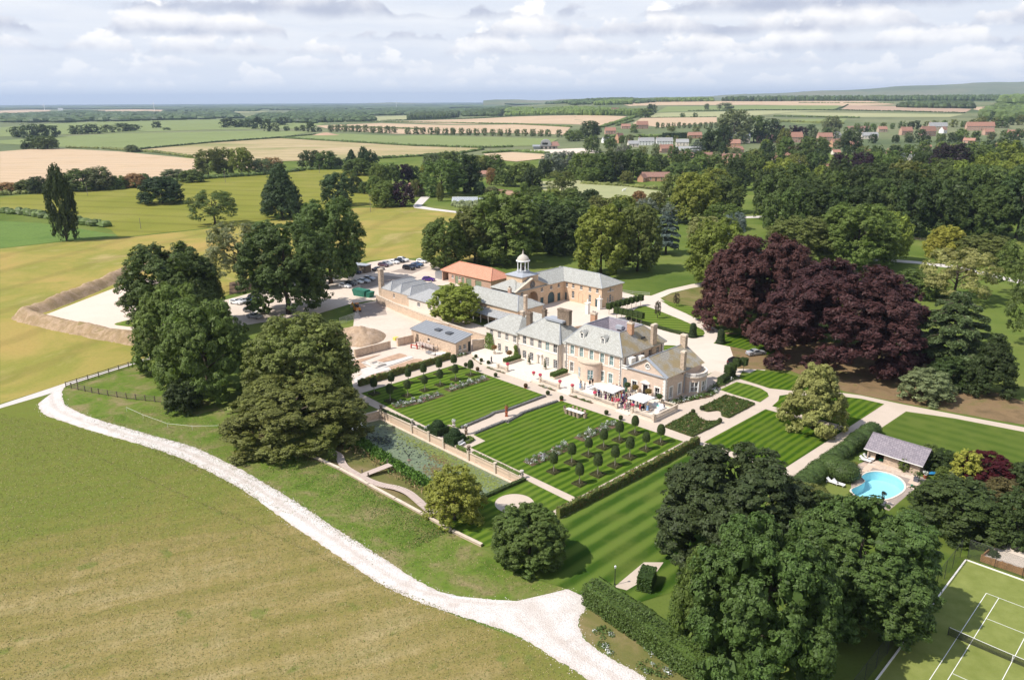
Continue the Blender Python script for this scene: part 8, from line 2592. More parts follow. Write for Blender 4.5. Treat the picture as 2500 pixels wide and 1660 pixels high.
def tub(u,v,label,h,wide,colour,box=True,flower=None):
 R=empty('planter',G(u,v,.07),HTH,label,'planter')
 if box:MB(). box(-.36,.36,-.36,.36,0,.62). box(-.4,.4,-.4,.4,.56,.66). build('tub',M['planter_grey'],R)
 else:MB(). lathe((0,0,0),[(.2,0),(.3,.4),(.33,.45),(.25,.45)],10). build('pot',M['terracotta'],R)
 rnd=random. Random(int(u));P_,N_=[],[]
 MB(). tube([(0,0,.5),(.05,0,.6+h*.5),(0,0,.6+h*.9)],[.05,.04,.02],5). build('stem',M['bark'],R)
 for _ in range(9):
  c=Vector((rnd. uniform(-.3,.3)*wide,rnd. uniform(-.3,.3)*wide,.75+h*rnd. uniform(.1,.95)));
  for _ in range(60):
   e=Vector((rnd. gauss(0,1),rnd. gauss(0,1),rnd. gauss(0,1))). normalized()
   q=c+e*.2*wide;P_. append(tuple(q));N_. append(tuple(e))
 leaf_cloud(None,P_,N_,.07,[M['leaf_tight']if not flower else M[flower],M['leaf_mid']],np. array([rnd. choice((0,0,1))if flower else 0 for _ in P_]),1,name='plant',parent=R,colour=colour)
tub(2155,1234,'grey tub with a cloud pruned shrub at the near pool corner',1.7,.9,(.04,.045,.03));tub(2237,1174,'grey tub with flowering shrub at the right pool corner',1.,1.3,(.08,.12,.03))
tub(2258,1167,'terracotta pot of white flowers by the pool',.5,1.,(.1,.1,.03),False,'petal_white');tub(2118,1118,'blue grey pot with a clipped ball by the pool house',.4,.9,(.05,.08,.02));tub(2085,1147,'potted yellow palm beside the yew mass',.6,1.2,(.18,.17,.04),False)
T(2205,1148,1118,26,'bush','bright','bright shrub against the right end of the pool house','shrub',None,'shrub');T(2228,1150,1122,26,'bush','mid','dark shrub right of the bright one at the pool house','shrub',None,'shrub');T(2300,1172,1140,40,'bush','bright','leafy green shrub right of the blue float','shrub',None,'shrub');T(2330,1185,1150,36,'bush','grey','grey green shrub left of the red maple','shrub',None,'shrub')
o=MB(). ellipsoid((0,0,.3),1.,.55,.25,14,6). build('pool_float',M['plastic_blue'],None,True);o. location=G(2275,1158,.05);tag(o,'blue inflatable float lying behind the pool corner','float')
o=MB(). box(-.5,.5,-.25,.25,0,.2). box(-.45,.45,-.2,.2,.2,.26). build('pool_toy',M['plastic_green'],None);o. location=G(2154,1124,.07);tag(o,'bright green box by the pool house door','box')
o=MB(). lathe((0,0,0),[(.16,0),(.2,.35),(.21,.36),(.17,.36)],10). build('bucket',M['steel_green'],None);o. location=G(2226,1188,.07);tag(o,'small green bucket on the pool paving','bucket')
o=MB(). box(-.6,.6,-.45,.45,0,.6). prism([(-.62,-.47),(.62,-.47),(.62,.47),(-.62,.47)],.6,.72). build('storage_box',M['steel_green'],None);o. location=G(2196,1134,.07);tag(o,'dark green storage box at the right end of the pool house','box')
# ---- tennis court
def court():
 c0=G(2408,1447.3,.05)
 e1=(G(2438.5,1458.8,.05)-c0);e1. z=0;e1. normalize()
 e2=(G(*n1p(1695,1010),.05)-c0);e2. z=0;e2. normalize()
 e2=(e2-e1*e2. dot(e1)). normalized()
 W,L=10.97,23.77
 q=lambda x,y:c0+e1*x+e2*y
 pts=[q(-4.,-6.2),q(W+4,-6.2),q(W+4,L+6),q(-4.,L+6)]
 sheet('tennis_court',[[tuple(p[:2])for p in pts]],.05,M['court_turf'])
 T_=empty('court_lines',(0,0,0));T_['kind']='structure'
 def ln(x0,y0,x1,y1,w=.035):
  a,b=q(x0,y0),q(x1,y1);d=(b-a). normalized();s=Vector((-d. y,d. x,0))*w/1.
  pp=[a-s-d*.03,b-s+d*.03,b+s+d*.03,a+s-d*.03]
  sheet('line',[[tuple(p[:2])for p in pp]],.056,M['paint_white'],parent=T_,kind=None)
 ln(0,0,W,0);ln(0,L,W,L)
 for x in(0,1.37,W-1.37,W):ln(x,.09,x,L-.09)
 ln(1.47,5.485,W-1.47,5.485);ln(1.47,L-5.485,W-1.47,L-5.485);ln(W/2,5.58,W/2,L-5.58)
 N=empty('tennis_net',(0,0,0),0,'sagging tennis net across the green court','tennis net')
 ym=L/2
 for x in(-.9,W+.9):
  p=q(x,ym);MB(). lathe((p. x,p. y,.05),[(.05,0),(.05,1.07),(.03,1.1)],8). build('post',M['iron'],N)
 n=24;m=MB();top=[]
 for k in range(n+1):
  t=k/n;z=1.07-.16*math. sin(math. pi*t);p=q(-.9+(W+1.8)*t,ym);top. append(Vector((p. x,p. y,z+.05)))
  m. v+=[(p. x,p. y,.08),(p. x,p. y,z+.05)]
 m. f=[(2*k,2*k+2,2*k+3,2*k+1)for k in range(n)];m. m=[0]*n
 me=m. mesh('net',M['court_net']);uv=me. uv_layers. new(name='UVMap')
 for p in me. polygons:
  for li in p. loop_indices:
   vi=me. loops[li]. vertex_index;uv. data[li]. uv=((vi//2)/n*(W+1.8),me. vertices[vi]. co. z)
 link('net',me,N)
 MB(). tube(top,.028,5). build('band',M['canvas'],N)
 p=q(W/2,ym);MB(). box(p. x-.03,p. x+.03,p. y-.03,p. y+.03,.05,.98). build('centre_strap',M['canvas'],N)
 for a,b,lb in((pts[0],pts[3],'pale timber kerb along the side of the tennis court'),(pts[0],pts[1],'pale timber kerb across the end of the tennis court')):
  d=(b-a);Lk=d. length;d. normalize();s=Vector((-d. y,d. x,0))
  tag(MB(). obox((a+b)/2,d,s,Lk/2+.08,.09,0,.16). build('kerb',M['trim'],None),lb,'kerb')
  sgn=1 if(s. dot(pts[2]-a)<0)else-1
  Fc=empty('court_fence',(0,0,0),0,'tall wire fence '+('beside the leafy trees' if lb. find('side')>0 else 'behind the tennis baseline'),'fence','wire fences of the tennis court')
  k=int(Lk/3)
  o_=s*sgn*.7
  for i in range(k+1):
   p=a+d*(Lk*i/k)+o_;MB(). lathe((p. x,p. y,0),[(.035,0),(.035,2.75),(.01,2.78)],6). build('post',M['iron'],Fc)
  m=MB();p0,p1=a+o_,b+o_
  m. add([(p0. x,p0. y,.03),(p1. x,p1. y,.03),(p1. x,p1. y,2.7),(p0. x,p0. y,2.7)],[(0,1,2,3)])
  me=m. mesh('wire',M['chain_link']);uv=me. uv_layers. new(name='UVMap')
  for li,c in enumerate(((0,0),(Lk,0),(Lk,2.7),(0,2.7))):uv. data[li]. uv=c
  link('wire',me,Fc)
  m=MB();m. tube([p0+Vector((0,0,2.72)),p1+Vector((0,0,2.72))],.025,5);m. build('top_rail',M['iron'],Fc)
court()
def timber_bed():
 pts=[G(*n1p(1945,275),0),G(*n1p(2120,135),0),G(2560,1352,0),G(2560,1425,0)]
 R=empty('timber_edging',(0,0,0),0,'raised edging of new orange boards above the tennis court','edging')
 for a,b in((pts[0],pts[1]),(pts[0],pts[3])):
  d=b-a;L=d. length;d. normalize();s=Vector((-d. y,d. x,0));n=max(3,int(L/.55))
  for i in range(n):
   c=a+d*(L*(i+.5)/n)
   MB(). obox(c,d,s,L/n/2-.012,.035,0,.95+.03*(i%3)). build('board',M['wood_new'],R)
  for i in range(0,n,4):
   c=a+d*(L*i/n);MB(). obox(c,d,s,.06,.07,0,1.08). build('post',M['wood_new'],R)
 sheet('stone_bed',[[tuple(p[:2])for p in(pts[0]. lerp(pts[1],.05),pts[1],pts[2],pts[3])]],.55,M['court_gravel'])
 T(*n1p(2065,250),1345,32,'bush','dark','small dark shrub in the raised timber bed','shrub',None,'shrub')
timber_bed()
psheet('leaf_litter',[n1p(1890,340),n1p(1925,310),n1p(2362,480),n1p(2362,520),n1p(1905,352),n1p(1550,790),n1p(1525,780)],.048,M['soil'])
# ---- vehicles
def car_mesh(kind):
 hatch=dict(L=4.3,W=1.78,H=1.48,prof=[(-2.12,.42),(-2.15,.75),(-2.05,1.),(-1.75,1.42),(-.2,1.48),(.55,1.18),(1.,.98),(1.95,.84),(2.15,.62),(2.12,.40)])
 suv=dict(L=4.7,W=1.9,H=1.72,prof=[(-2.3,.48),(-2.33,.9),(-2.25,1.1),(-2.05,1.66),(-.2,1.72),(.5,1.42),(.95,1.12),(2.05,1.),(2.33,.75),(2.3,.45)])
 sal=dict(L=4.7,W=1.82,H=1.43,prof=[(-2.3,.42),(-2.35,.78),(-2.2,1.),(-1.5,1.05),(-.85,1.40),(.2,1.43),(.9,1.05),(1.1,.98),(2.1,.84),(2.35,.6),(2.3,.40)])
 s=dict(hatch=hatch,suv=suv,saloon=sal)[kind]
 P_=s['prof'];n=len(P_);W=s['W']/2
 belt=1. if kind!='suv' else 1.12
 b=MB();rows_=[]
 for x,z in P_:
  wi=W if z<=belt+.02 else W*(1-.26*(z-belt)/max(.3,s['H']-belt))
  rows_. append([(x,-wi,z),(x,-wi*.5,z+.02),(x,wi*.5,z+.02),(x,wi,z)])
 for r_ in rows_:b. v+=r_
 for i in range(n-1):
  for k in range(3):b. f. append((i*4+k,(i+1)*4+k,(i+1)*4+k+1,i*4+k+1));b. m. append(0)
 lo=[(P_[0][0],.28),(P_[-1][0],.28)]
 for sgn,k in((-1,0),(1,3)):
  loop=[i*4+k for i in range(n)]
  base=len(b. v);b. v+=[(P_[-1][0],sgn*W,.28),(P_[0][0],sgn*W,.28)]
  f=tuple(loop+[base,base+1]);b. f. append(f if sgn>0 else f[::-1]);b. m. append(0)
 m0=len(b. v);b. v+=[(P_[0][0],-W,.28),(P_[0][0],W,.28),(P_[-1][0],W,.28),(P_[-1][0],-W,.28)]
 b. f+=[(0,3,m0+1,m0),((n-1)*4,m0+3,m0+2,(n-1)*4+3)[::1],(m0,m0+1,m0+2,m0+3)];b. m+=[0,0,0]
 g=MB()
 for sgn in(-1,1):
  top=[(x,z)for x,z in P_ if z>belt+.05]
  x0=min(x for x,z in P_ if z>belt-.05 and x<0);x1=max(x for x,z in P_ if z>belt-.02)
  poly=[(top[0][0]-.12+(.1 if kind=='saloon' else .22),belt+.03)]+[(x+(.1 if i==0 else-.02),z-.09)for i,(x,z)in enumerate(top)]+[(x1-.12,belt+.03)]
  vs=[]
  for x,z in poly:
   wi=W*(1-.26*(z-belt)/max(.3,s['H']-belt))if z>belt else W
   vs. append((x,sgn*(wi+.012),z))
  g. add(vs,[tuple(range(len(vs)))if sgn>0 else tuple(range(len(vs)-1,-1,-1))])
 for i in range(n-1):
  (x0,z0),(x1,z1)=P_[i],P_[i+1]
  if max(z0,z1)>belt+.1 and abs(z1-z0)>.16 and(max(z0,z1)>belt+.2):
   def pt(t,y):
    x,z=x0+(x1-x0)*t,z0+(z1-z0)*t
    wi=(W if z<=belt else W*(1-.26*(z-belt)/max(.3,s['H']-belt)))*.9
    nx,nz=-(z1-z0),(x1-x0);l=math. hypot(nx,nz)
    return(x+nx/l*.018,y*wi,z+nz/l*.018+.02)
   g. add([pt(.1,-1),pt(.9,-1),pt(.9,1),pt(.1,1)],[(0,1,2,3)])
 return b. mesh('body',[None],False),g. mesh('glass',M['glass_dark']),s
WHEEL=MB(). lathe((0,0,-.1),[(.2,0),(.32,0),(.335,.04),(.335,.17),(.32,.21),(.2,.21)],14). mesh('wheel',M['tyre'])
RIM=MB(). lathe((0,0,-.105),[(.19,0),(.2,.0),(.2,.22),(.05,.22)],10). mesh('rim',M['rim'])
LAMP=MB(). box(-.04,.04,-.18,.18,-.06,.06). mesh('headlight',M['lamp_lens'])
TAIL=MB(). box(-.03,.03,-.16,.16,-.08,.08). mesh('tail_light',M['lamp_red'])
CARS={k:car_mesh(k)for k in('hatch','suv','saloon')}
for nm,c in(('white',(.78,.78,.77)),('silver',(.45,.46,.47)),('black',(.012,.012,.014)),('navy',(.015,.025,.06)),('blue',(.05,.11,.22)),('grey',(.10,.105,.11)),('purple',(.07,.02,.2)),('maroon',(.07,.03,.045))):mat('car_'+nm,c,.25,.6,.2 if nm=='silver' else .0)
def car(u,v,rz,kind,colour,label,z=.04,group='cars in the car park'):
 R=empty('parked_car',G(u,v,z),rz,label,'car',group)
 bm_,gm,s=CARS[kind]
 b=link('body',bm_,R);b. material_slots[0]. link='OBJECT';b. material_slots[0]. material=M['car_'+colour]
 link('windows',gm,R)
 wb=s['L']*.3;W=s['W']/2
 for x in(-wb,wb):
  for sgn in(-1,1):
   w=link('wheel',WHEEL,R);w. location=(x,sgn*(W-.07),.335);w. rotation_euler=(math. pi/2,0,0)
   r_=link('rim',RIM,w)
 for sgn in(-1,1):
  l_=link('headlight',LAMP,R);l_. location=(s['prof'][-2][0]-.02,sgn*W*.72,s['prof'][-2][1]+.04)
  l_=link('tail_light',TAIL,R);l_. location=(s['prof'][1][0]+.0,sgn*W*.75,s['prof'][1][1]+.08)
 return R
z4=z4p
CP=[(z4(660,300),-.55,'suv','white','white car at the far right end of the back row'),(z4(590,318),-.55,'hatch','black','black car between two white cars in the back row'),(z4(480,340),-.55,'saloon','white','white car in the middle of the back row'),(z4(360,370),-.55,'hatch','silver','silver blue car in the back row'),(z4(285,398),-.6,'hatch','maroon','dark maroon car in the back row'),(z4(185,475),.75,'saloon','black','black car alone at the left end of the back row'),(z4(1020,325),-.5,'hatch','white','white car beside the tree with bare trunk'),(z4(935,385),-.5,'saloon','blue','blue car, farthest of the dark trio'),(z4(870,418),-.5,'saloon','navy','dark blue car in the middle of the dark trio'),(z4(770,455),-.5,'suv','black','black estate car, nearest of the dark trio'),((903,684),-.5,'hatch','silver','silver car beside the tall square chimney'),((890,690),-.5,'hatch','silver','second silver car beside the tall square chimney'),((872,692),-.5,'saloon','white','white car left of the silver pair'),((856,697),-.5,'hatch','grey','grey car left of the white one by the chimney'),((843,702),-.5,'hatch','white','white car nearest the huge dark tree'),((850,672),-.5,'hatch','black','black car at the edge of the shadow of the huge tree'),((868,668),-.5,'suv','navy','dark blue car behind the white one'),((578,742),-.45,'hatch','white','white car seen under the trees, left of three'),((596,740),-.45,'hatch','silver','silver car seen under the trees, middle of three'),((612,737),-.45,'saloon','blue','blue car seen under the trees, right of three'),((622,730),-.45,'hatch','black','black car behind the three under the trees'),((612,762),-.45,'hatch','grey','grey car in the lower row under the trees'),((628,764),-.45,'hatch','white','white car in the lower row under the trees'),((622,776),-.45,'saloon','silver','silver car at the tree trunks'),(z4(1150,672),-.3,'hatch','purple','purple car in the stable yard')]
for(u,v),rz,k,c,lb in CP:car(u,v,rz,k,c,lb)
car(1795,888,.78,'suv','black','black people carrier on the forecourt by the pleached trees',.02,'cars on the forecourt');car(1845,866,.3,'saloon','silver','silver car half hidden by the copper beech',.02,'cars on the forecourt')
o=car(834,404,.5,'suv','white','small white vehicle on the lane beyond the pasture',0,'cars on the lane')
# ---- fences
def rail_fence(px,label,step=2.3,rails=3,h=1.25,m='wood_fence',group='post and rail fences',post=.07):
 R=empty('rail_fence',(0,0,0),0,label,'fence',group)
 pts=[G(u,v,0)for u,v in px]
 post_me=MB(). box(-post,post,-post,post,0,h+.08). mesh('post',M[m])
 for a,b in zip(pts,pts[1:]):
  d=b-a;L=d. length;n=max(1,round(L/step));d. normalize();s=Vector((-d. y,d. x,0))
  for i in range(n+1):
   o=link('post',post_me,R);o. location=a+d*(L*i/n);o. rotation_euler=(0,0,math. atan2(d. y,d. x))
  for k in range(rails):
   z=h*(k+.8)/(rails)-.05
   MB(). obox((a+b)/2+s*(post+.02),d,s,L/2+.05,.025,z-.06,z+.06). build('rail',M[m],R)
rail_fence([z1p(575,1375),z1p(860,1285),z1p(1120,1200),z1p(1310,1140)],'post and rail fence along the narrow lane')
rail_fence([z1p(620,1385),z1p(860,1435),z1p(1100,1475),z1p(1430,1510)],'weathered post and rail fence running to the trees')
rail_fence([(2130,588),(2200,586),(2262,590)],'dark fence at the foot of the dark wood',2.5,3,1.3)
rail_fence([(1500,712),(1545,719),(1585,722)],'thin wire fence between the stable wing and mown slope',3.5,2,1.1,'steel',None,.035)
rail_fence([(1520,455),(1600,464),(1640,470)],'wooden fence along the top of the paddock',6,2,1.2,'wood_fence',None)
R=empty('tape_fence',(0,0,0),0,'white tape fence sagging beside the track','fence')
tp=[G(u,v,0)for u,v in((310,1005),(350,1022),(410,1045),(470,1050),(537,1050))]
for p in tp:MB(). lathe((p. x,p. y,0),[(.02,0),(.02,1.)],5). build('post',M['paint_white'],R)
MB(). tube([p+Vector((0,0,.95-(.1 if i%2 else 0)))for i,p in enumerate(tp)],.018,4). build('tape',M['paint_white'],R)
def pole(u,v,top,label,arm=True,m='wood_pole',group='wooden power poles'):
 b=G(u,v);h=height_at(b,top,u);r=max(.13,px_m(b)*.45)
 R=empty('power_pole',b,0,label,'power pole',group)
 MB(). tube([(0,0,0),(0,0,h)],[r,r*.75],6). build('pole',M[m],R)
 if arm:MB(). box(-1.,1.,-r*.6,r*.6,h-.5,h-.5+r). build('crossarm',M[m],R)
 return R
pole(*r3p(810,980),r3p(0,850)[1],'leaning pole in the golden pasture right of the poplar');pole(*r3p(2080,855),r3p(0,740)[1],'pole at the top of the golden pasture by the hedgerow trio');pole(*r3p(1300,1280),r3p(0,1180)[1],'short pole at the lower edge of the golden pasture',False)
pole(*r4b(1108,1085),r4b(0,930)[1],'pole with transformer beside the bright rounded tree');pole(*r4b(655,740),r4b(0,660)[1],'pole by the lane beyond the pasture',False);pole(*r4b(1873,550),r4b(0,490)[1],'pole at the far edge of the pale stubble',False);pole(*r4b(2170,530),r4b(0,480)[1],'second pole at the far edge of the pale stubble',False)
pole(1293,412,393,'pole pair left of the silver willows');pole(1424,440,418,'pole before the village wood',False)
def turbine(u,v,top,label,seed):
 b=G(u,v);h=height_at(b,top,u)
 R=empty('wind_turbine',b,0,label,'wind turbine','wind turbines on the horizon')
 w=px_m(b)*.55
 MB(). tube([(0,0,0),(0,0,h*.68)],[w*1.2,w*.7],8). build('tower',M['turbine_white'],R)
 MB(). box(-w,w,-w*1.5,w*1.5,h*.68,h*.68+w*1.6). build('nacelle',M['turbine_white'],R)
 for k in range(3):
  a=seed+k*2.094
  MB(). tube([(0,-w*1.6,h*.69),(math. sin(a)*h*.16,-w*1.6,h*.69+math. cos(a)*h*.16),(math. sin(a)*h*.32,-w*1.6,h*.69+math. cos(a)*h*.32)],[w*.5,w*.45,w*.12],5). build('blade',M['turbine_white'],R)
turbine(109,270,251,'faint wind turbine at the far left horizon',.3);turbine(377,271,245,'wind turbine left of the centre horizon',.1);turbine(968,265,244,'wind turbine in front of the distant knoll',.2)
# ---- building site things
def site_wall(p,label,h=1.9):
 R=empty('brick_wall',(0,0,0),0,label,'wall','new walls on the building site')
 a,b=p;d=b-a;L=d. length;d. normalize();s=Vector((-d. y,d. x,0))
 MB(). obox((a+b)/2,d,s,L/2,.2,0,h). build('wall',M['stone_new'],R)
 MB(). obox((a+b)/2,d,s,L/2+.05,.27,h,h+.1). build('coping',M['coping'],R)
 n=max(2,int(L/4.5))
 for i in range(n+1):
  q=a+d*(L*i/n);MB(). obox(q-s*.05,d,s,.26,.3,0,h+.12). build('pier',M['stone_new'],R)
site_wall((G(*z6p(300,820),0),G(*z6p(810,690),0)),'new wall with piers left of the gap on the building site');site_wall((G(*z6p(945,650),0),G(*z6p(1160,600),0)),'short new wall right of the gap on the building site',2.)
c=z6p(1200,690)
for i,(x,y)in enumerate(((1190,690),(1270,660))):
 R=empty('site_barrier',G(*z6p(x,y),0),HTH+.3,('red and white barrier, left of the pair beside the store','red and white barrier, right of the pair beside the store')[i],'barrier','plastic barriers')
 for k in range(2):MB(). box(-1.,1.,-.03,.03,.35+k*.4,.55+k*.4). build('board',M['plastic_red']if k else M['petal_white'],R)
 for x_ in(-.9,.9):MB(). box(x_-.05,x_+.05,-.25,.25,0,1.). build('leg',M['plastic_red'],R)
R=empty('scaffold',G(*z6p(1350,700),0),HTH,'steel scaffold trestle with boards beside the store','scaffold')
for x in(-2.6,-1.3,0,1.3,2.6,4.2):
 for y in(-.7,.7):MB(). tube([(x,y,0),(x,y,1.9)],.05,6). build('standard',M['iron'],R)
for y in(-.7,.7):MB(). tube([(-2.7,y,1.3),(4.3,y,1.3)],.04,5). build('ledger',M['steel'],R)
for k in range(4):MB(). box(-2.7,3.2,-.66+k*.33,-.36+k*.33,1.35,1.4). build('board',M['wood_board'],R)
for i,(x,y,m_,lb,sz)in enumerate(((1420,770,'steel','stack of grey blocks below the scaffold',(.9,.5,.6)),(1560,700,'stone_new','pallet of stone right of the scaffold',(1.,.8,.9)),(1600,790,'canvas','pale sacks of sand near the beech hedge',(1.2,.7,.5)),(1650,800,'wood_board','heap of boards near the beech hedge',(1.6,.5,.35)),(910,560,'plastic_yellow','yellow bulk bag beside the short new wall',(.6,.5,.8)),(1480,790,'concrete','grey block pile at the end of the scaffold',(.7,.5,.5)))):
 R=empty('material_stack',G(*z6p(x,y),0),HTH+i*.4,lb,'materials','materials on the building site')
 a,b,h=sz;rnd=random. Random(i)
 for kz in range(3):
  for kx in range(3):
   MB(). box(-a+2*a*kx/3+.02+rnd. uniform(-.04,.04),-a+2*a*(kx+1)/3-.02,-b+rnd. uniform(-.06,.06),b,h*kz/3,h*(kz+1)/3-.012). build('block',M[m_],R)
for i,(x,y,w,d,h)in enumerate(((630,940,1.5,1.,.5),(530,945,2.6,.5,.25),(700,935,.9,.6,.35))):
 o=MB(). box(-w,w,-d,d,0,.12). box(-w,w,-d,-d+.15,.12,h). box(-w,w,d-.15,d,.12,h). box(-w,-w+.15,-d+.15,d-.15,.12,h). box(w-.15,w,-d+.15,d-.15,.12,h). build('foundation',M['concrete'],None);o. location=G(*z6p(x,y),.12);o. rotation_euler=(0,0,HTH)
 tag(o,('concrete chamber in the foundation trench','long low concrete footing on the building site','small concrete manhole on the building site')[i],'foundation')
for i,px in enumerate(([(880,902),(960,880),(1000,868),(1010,872),(950,893),(884,912)],[(905,893),(990,873),(996,876),(915,899)],[(862,926),(900,903),(946,896),(952,902),(905,915),(866,936)])):
 psheet('concrete_strip',px,.14+i*.006,M['concrete'])
def excavator(u,v,rz,label):
 R=empty('mini_excavator',G(u,v,0),rz,label,'excavator')
 for s in(-1,1):MB(). box(-1.,1.,s*.65-.2,s*.65+.2,0,.5). build('track',M['tyre'],R)
 MB(). box(-.9,.8,-.75,.75,.52,1.3). build('body',M['plastic_orange'],R)
 MB(). box(-.1,.75,-.55,.35,1.3,2.4). build('cab',M['glass_dark'],R);MB(). box(-.2,.85,-.62,.42,2.4,2.5). build('roof',M['plastic_orange'],R)
 MB(). tube([(.7,.5,1.1),(1.9,.5,2.5),(2.6,.5,1.6)],.12,6). build('boom',M['plastic_orange'],R)
 MB(). box(2.35,2.85,.2,.8,.9,1.5). build('bucket',M['steel'],R)
excavator(*z6p(325,130),2.2,'orange mini excavator at the edge of the trees')
def skip(u,v,label,m,rz=.0,s=1.):
 o=MB()
 o. add([(-1.6,-.8,0),(1.6,-.8,0),(1.6,.8,0),(-1.6,.8,0),(-2.,-.95,1.5),(2.,-.95,1.5),(2.,.95,1.5),(-2.,.95,1.5),(-1.8,-.8,1.4),(1.8,-.8,1.4),(1.8,.8,1.4),(-1.8,.8,1.4)],[(3,2,1,0),(0,1,5,4),(1,2,6,5),(2,3,7,6),(3,0,4,7),(4,5,9,8),(5,6,10,9),(6,7,11,10),(7,4,8,11),(8,9,10,11)])
 b=o. build('skip',M[m]);b. location=G(u,v,.03);b. rotation_euler=(0,0,rz);b. scale=(s,s,s)
 tag(b,label,'skip')
skip(882,722,'green skip by the tall square chimney','steel_green',-.6,1.4);skip(896,724,'second green skip by the tall square chimney','steel_green',-.6,1.2)
R=empty('container_office',G(852,660,0),-.5,'dark timber clad cabin behind the parked cars','cabin')
MB(). box(-9,9,-1.6,1.6,0,2.6). build('wall',M['wood_fence'],R);MB(). box(-9.2,9.2,-1.8,1.8,2.6,2.8). build('roof',M['lead'],R);MB(). box(4.,6.2,-1.63,-1.602,0,2.2). build('door',M['lead_dark'],R)
R=empty('mesh_fence',(0,0,0),0,'temporary mesh fence beside the spoil heap','fence')
fp=[G(*z6p(x,y),0)for x,y in((60,330),(160,300),(270,260),(350,200),(270,90))]
for a,b in zip(fp,fp[1:]):
 L=(b-a). length
 me=MB(). add([(a. x,a. y,.1),(b. x,b. y,.1),(b. x,b. y,2.),(a. x,a. y,2.)],[(0,1,2,3)]). mesh('panel',M['mesh_panel']);uv=me. uv_layers. new(name='UVMap')
 for li,c_ in enumerate(((0,0),(L,0),(L,2),(0,2))):uv. data[li]. uv=c_
 link('panel',me,R)
 MB(). tube([a,a+Vector((0,0,2.))],.04,5). tube([a+Vector((0,0,2)),b+Vector((0,0,2))],.03,5). build('frame',M['steel'],R)
for i,(x,y)in enumerate(((1820,800),(1970,745))):
 q=G(1080+x*460/2362,610+y*460/2362,0)
 R=empty('gate_pier',q,HTH,('left stone gate pier of the stable court','right stone gate pier of the stable court')[i],'gate pier','gate piers of the stable court')
 MB(). box(-.5,.5,-.5,.5,0,3.). build('shaft',M['trim'],R);MB(). box(-.7,.7,-.7,.7,3.,3.25). build('cap',M['trim'],R);MB(). lathe((0,0,3.25),[(.3,0),(.12,.15),(.3,.45),(.33,.6),(.1,.9),(.02,1.2)],10). build('finial',M['trim'],R,True)
site_wall((H(-33,24),H(-30.5,32)),'stone wall behind the pale wing with a gate to the stable court',2.2)
R=empty('lamp_post',G(*(1300+790*.254,1300+500*.254),.05),0,'black lamp post beside the gravel landing','lamp post')
MB(). lathe((0,0,0),[(.12,0),(.06,.3),(.04,2.3),(.03,2.4)],8). build('post',M['iron'],R);MB(). lathe((0,0,2.4),[(.09,0),(.16,.3),(.02,.45)],6). build('lantern',M['lamp_lens'],R)
flower_bed(PXL([(1460,1535),(1485,1560)],.02),1.8,'clump of white daisies on the verge under the thick hedge',61,.35,(.45,.05,.5,0,0),300,False,.02)
flower_bed(PXL([(1465,1570),(1500,1592)],.02),1.4,'second clump of white daisies lower on the verge',62,.3,(.5,.05,.45,0,0),260,False,.02)
flower_bed(PXL([(1570,1568),(1600,1598)],.02),1.,'white flowers at the foot of the thick hedge',63,.4,(.5,.1,.4,0,0),260,False,.02)
flower_bed(PXL([(1560,1622),(1640,1645)],.02),2.,'dry flowering weeds at the bottom of the verge',64,.5,(.6,.2,.2,0,0),220,False,.02)
